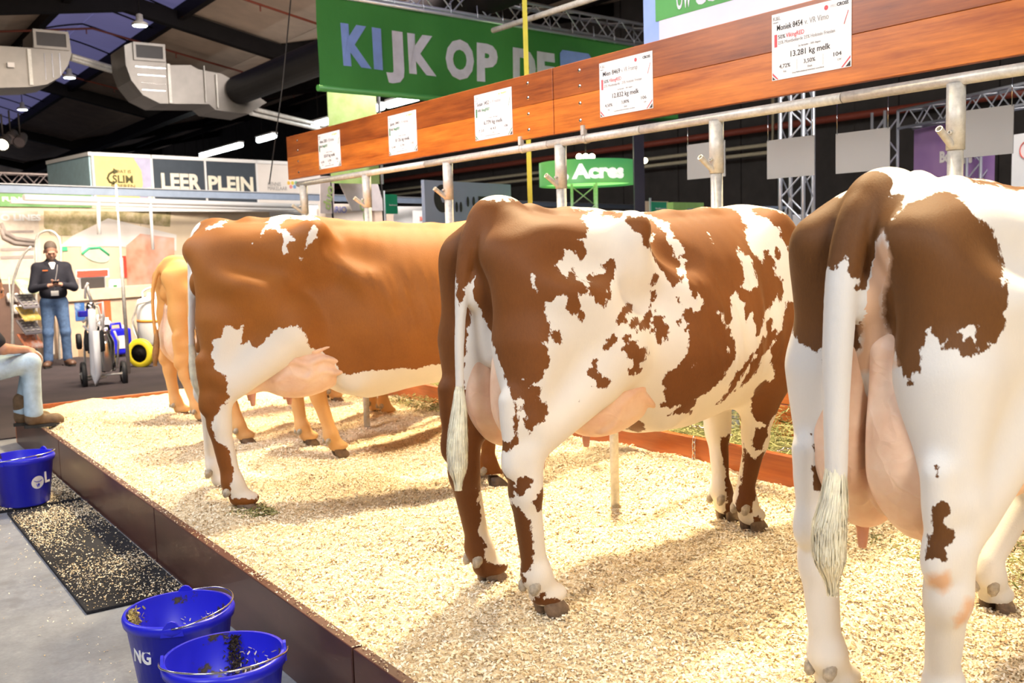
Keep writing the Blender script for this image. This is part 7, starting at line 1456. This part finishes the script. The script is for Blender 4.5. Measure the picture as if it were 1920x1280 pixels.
    if J.get('belt', True):
        V = [(pe_[0] + (bw + .004) * math.cos(a), pe_[1] + .005 + .133 * math.sin(a), z + dz) for dz in (-.018, .018) for a in [2 * math.pi * k / n for k in range(n)]]; mb.add(V, [(k, (k + 1) % n, (k + 1) % n + n, k + n) for k in range(n)], True); mb.build('belt', mat('brown_leather', (.25, .09, .03), .5), root)
    for s in ('l', 'r'):
        an = g('ank_' + s); td = g('toe_' + s); td = td / np.linalg.norm(td); v = Vol(an - .34, an + .34, .009)
        v.bone(an + V3(0, 0, .04), an + V3(0, 0, -.03), .052, .05, k=.03); v.bone(an + V3(0, 0, -.045) - td * .02, an + td * .15 + V3(0, 0, -.055), .045, .042, k=.03); v.ell(an + td * .16 + V3(0, 0, -.062), (.052, .052, .034), k=.03)
        if J.get('boot'): v.bone(an + V3(0, 0, .0), an + V3(0, 0, .09), .056, .064, k=.03)
        P, F = v.mesh(); P[:, 2] = np.maximum(P[:, 2], an[2] - .085); so = blender_mesh('shoe', P, F, mats[2], root)
        mb = MB(); side_ = V3(-td[1], td[0], 0); out = []
        for k in range(20): a = 2 * math.pi * k / 20; out.append(an + td * (.07 + .145 * math.cos(a)) + side_ * (.050 * math.sin(a) * (1.12 if math.cos(a) > 0 else .85)))
        V = [(p[0], p[1], an[2] - .082) for p in out] + [(p[0], p[1], an[2] - .106) for p in out]; mb.add(V, [tuple(range(20)), tuple(range(39, 19, -1))] + [(i, i + 20, (i + 1) % 20 + 20, (i + 1) % 20) for i in range(20)], False); mb.build('sole', M_SOLE, so)
    # hair
    v = vol(); E2 = E
    E((0, -.020, .046), (.077, .094, .082), .02); E((0, -.055, .0), (.070, .055, .07), .02)
    v.ell(hc + f * .10 + up * .012, (.065, .10, .062), pitch=pitch, yaw=math.atan2(f[1], f[0]), k=.02, op='sub')
    P, F = v.mesh(); blender_mesh('hair', P, F, M_HAIR, root)
    if beard:
        v = vol(); E((0, .050, -.078), (.042, .042, .036), .02); E((0, .088, -.05), (.026, .010, .006), .006); v.ell(hc + f * .098 + up * -.063, (.016, .014, .006), k=.005, op='sub')
        P, F = v.mesh(); blender_mesh('beard', P, F, mat('grey_beard', (.22, .18, .15), .8, 0, .2, 60), root)
    mb = MB()
    for s in (-1, 1): mb.sphere(tuple(hc + sx * s * .030 + f * .082 + up * .005), .0095, 6)
    mb.build('eyes', M_INK, root)
    if extra: extra(root, J)
    return root
JS = dict(head=(0, .045, 1.655), face=(0, .88, -.45), neck=(0, .0, 1.50), chest=(0, 0, 1.28), pelvis=(0, -.01, .95), sho_l=(.185, -.01, 1.42), sho_r=(-.185, -.01, 1.42),
          elb_l=(.27, .05, 1.13), elb_r=(-.27, .05, 1.13), wri_l=(.085, .27, 1.17), wri_r=(-.075, .27, 1.18), hdir_l=(-.75, .5, .15), hdir_r=(.75, .5, .15), palm_l=(-.2, .2, 1), palm_r=(.2, .2, 1), curl=.5,
          hs=1.1, hip_l=(.09, 0, .90), hip_r=(-.09, 0, .90), kne_l=(.11, .03, .50), kne_r=(-.12, .02, .50), ank_l=(.13, -.01, .106), ank_r=(-.13, -.04, .106), toe_l=(.3, 1, 0), toe_r=(-.25, 1, 0), belly=.175)
def man_extra(root, J):
    mb = MB(); mb.box((0, .335, 1.20), (.075, .012, .15), 0, None, ('X', -1.0)); ph = mb.build('phone', M_INK, None, bevel=.004); ph.matrix_world = Matrix(); tag(ph, 'black phone held in both hands of the standing man', 'phone'); ph.matrix_world = Matrix.Translation(root.location) @ Matrix.Rotation(root.rotation_euler.z, 4, 'Z')
    mb = MB(); mb.tube([(-.07, .09, 1.46), (-.05, .135, 1.36), (-.01, .15, 1.20), (0, .155, 1.10)], .004, 6); mb.build('lanyard', M_INKGREY, root)
    mb = MB(); mb.box((0, .165, 1.06), (.10, .006, .07)); mb.build('badge', M_PAPER, root)
    mb = MB(); mb.prism([(-.045, 1.485), (0, 1.36), (.045, 1.485), (.03, 1.50), (-.03, 1.50)], lambda a, b, c: Vector((-a, .108 + c + (1.485 - b) * .12, b)), .02); mb.build('collar_shirt', M_PAPER, root)
    for s in (-1, 1): mb = MB(); mb.prism([(0, 1.49), (.045, 1.525), (.09, 1.49), (.05, 1.43)], lambda a, b, c: Vector((s * (a + .005), .10 + c + (1.5 - b) * .3 - a * .35, b)), .012); mb.build('collar', M_NAVY, root)
    mb = MB(); mb.box((.10, .127, 1.385), (.07, .006, .012)); mb.build('chest_emblem', mat('orange_thread', (.8, .2, .04)), root)
mx, my = 2.84, 15.42; myaw = math.atan2(-my, -mx) - math.pi / 2 + .12
person(JS, (mx, my, .012), myaw, 'standing man in dark polo sweater and jeans looking at his phone', (M_NAVY, M_JEANS, mat('brown_leather_shoe', (.12, .06, .035), .5)), beard=True, extra=man_extra)
# man seated at the kerb corner, leaning forward; local y points along the kerb towards the bedding
sx_, sy_ = .62, 8.42; kx, ky = 1.18, 8.32
def L2(x, y, z): return (x, y, z)
JT = dict(head=(0, .40, 1.37), face=(.1, .9, -.35), neck=(0, .29, 1.22), chest=(0, .19, 1.05), pelvis=(0, .10, .77), sho_l=(.18, .25, 1.16), sho_r=(-.18, .25, 1.16),
          elb_l=(.22, .42, .93), elb_r=(-.22, .44, .92), wri_l=(.09, .60, .90), wri_r=(-.06, .62, .89), hdir_l=(-.35, .85, -.35), hdir_r=(.35, .85, -.4), palm_l=(-.3, 0, -1), palm_r=(.3, 0, -1), curl=.45,
          hip_l=(.10, .12, .74), hip_r=(-.10, .12, .74), kne_l=(.12, .62, .80), kne_r=(-.10, .68, .80), ank_l=(.10, .62, .405), ank_r=(-.08, .58, .405), toe_l=(.05, 1, 0), toe_r=(-.10, 1, 0), belly=.16, boot=True, belt=False)
org = Vector((.70, 8.36, 0))
person(JT, tuple(org), -math.pi / 2 + .05, 'seated person in black T-shirt and light jeans resting brown boots on the kerb', (M_NAVY, M_JEANS_L, M_BOOT), shirt_short=True, lo=(-.5, -.35, .05), hi=(.5, 1.1, 1.65))
t = empty('folding_stool', (.76, 8.36, 0), 0, 'folding stool under the seated person at the left edge', 'stool'); mb = MB(); mb.box((.76, 8.36, .60), (.36, .36, .03)); mb.build('seat', M_INK, t)
for (a, b, c, d) in ((-.16, -.16, .16, .16), (.16, -.16, -.16, .16), (-.16, .16, .16, -.16), (.16, .16, -.16, -.16)): mb = MB(); mb.tube([(.76 + a, 8.36 + b, 0), (.76 + (a if False else -a) * .9, 8.36 + b, .59)], .010, 8); mb.build('leg', M_GALV, t)
fix(t)
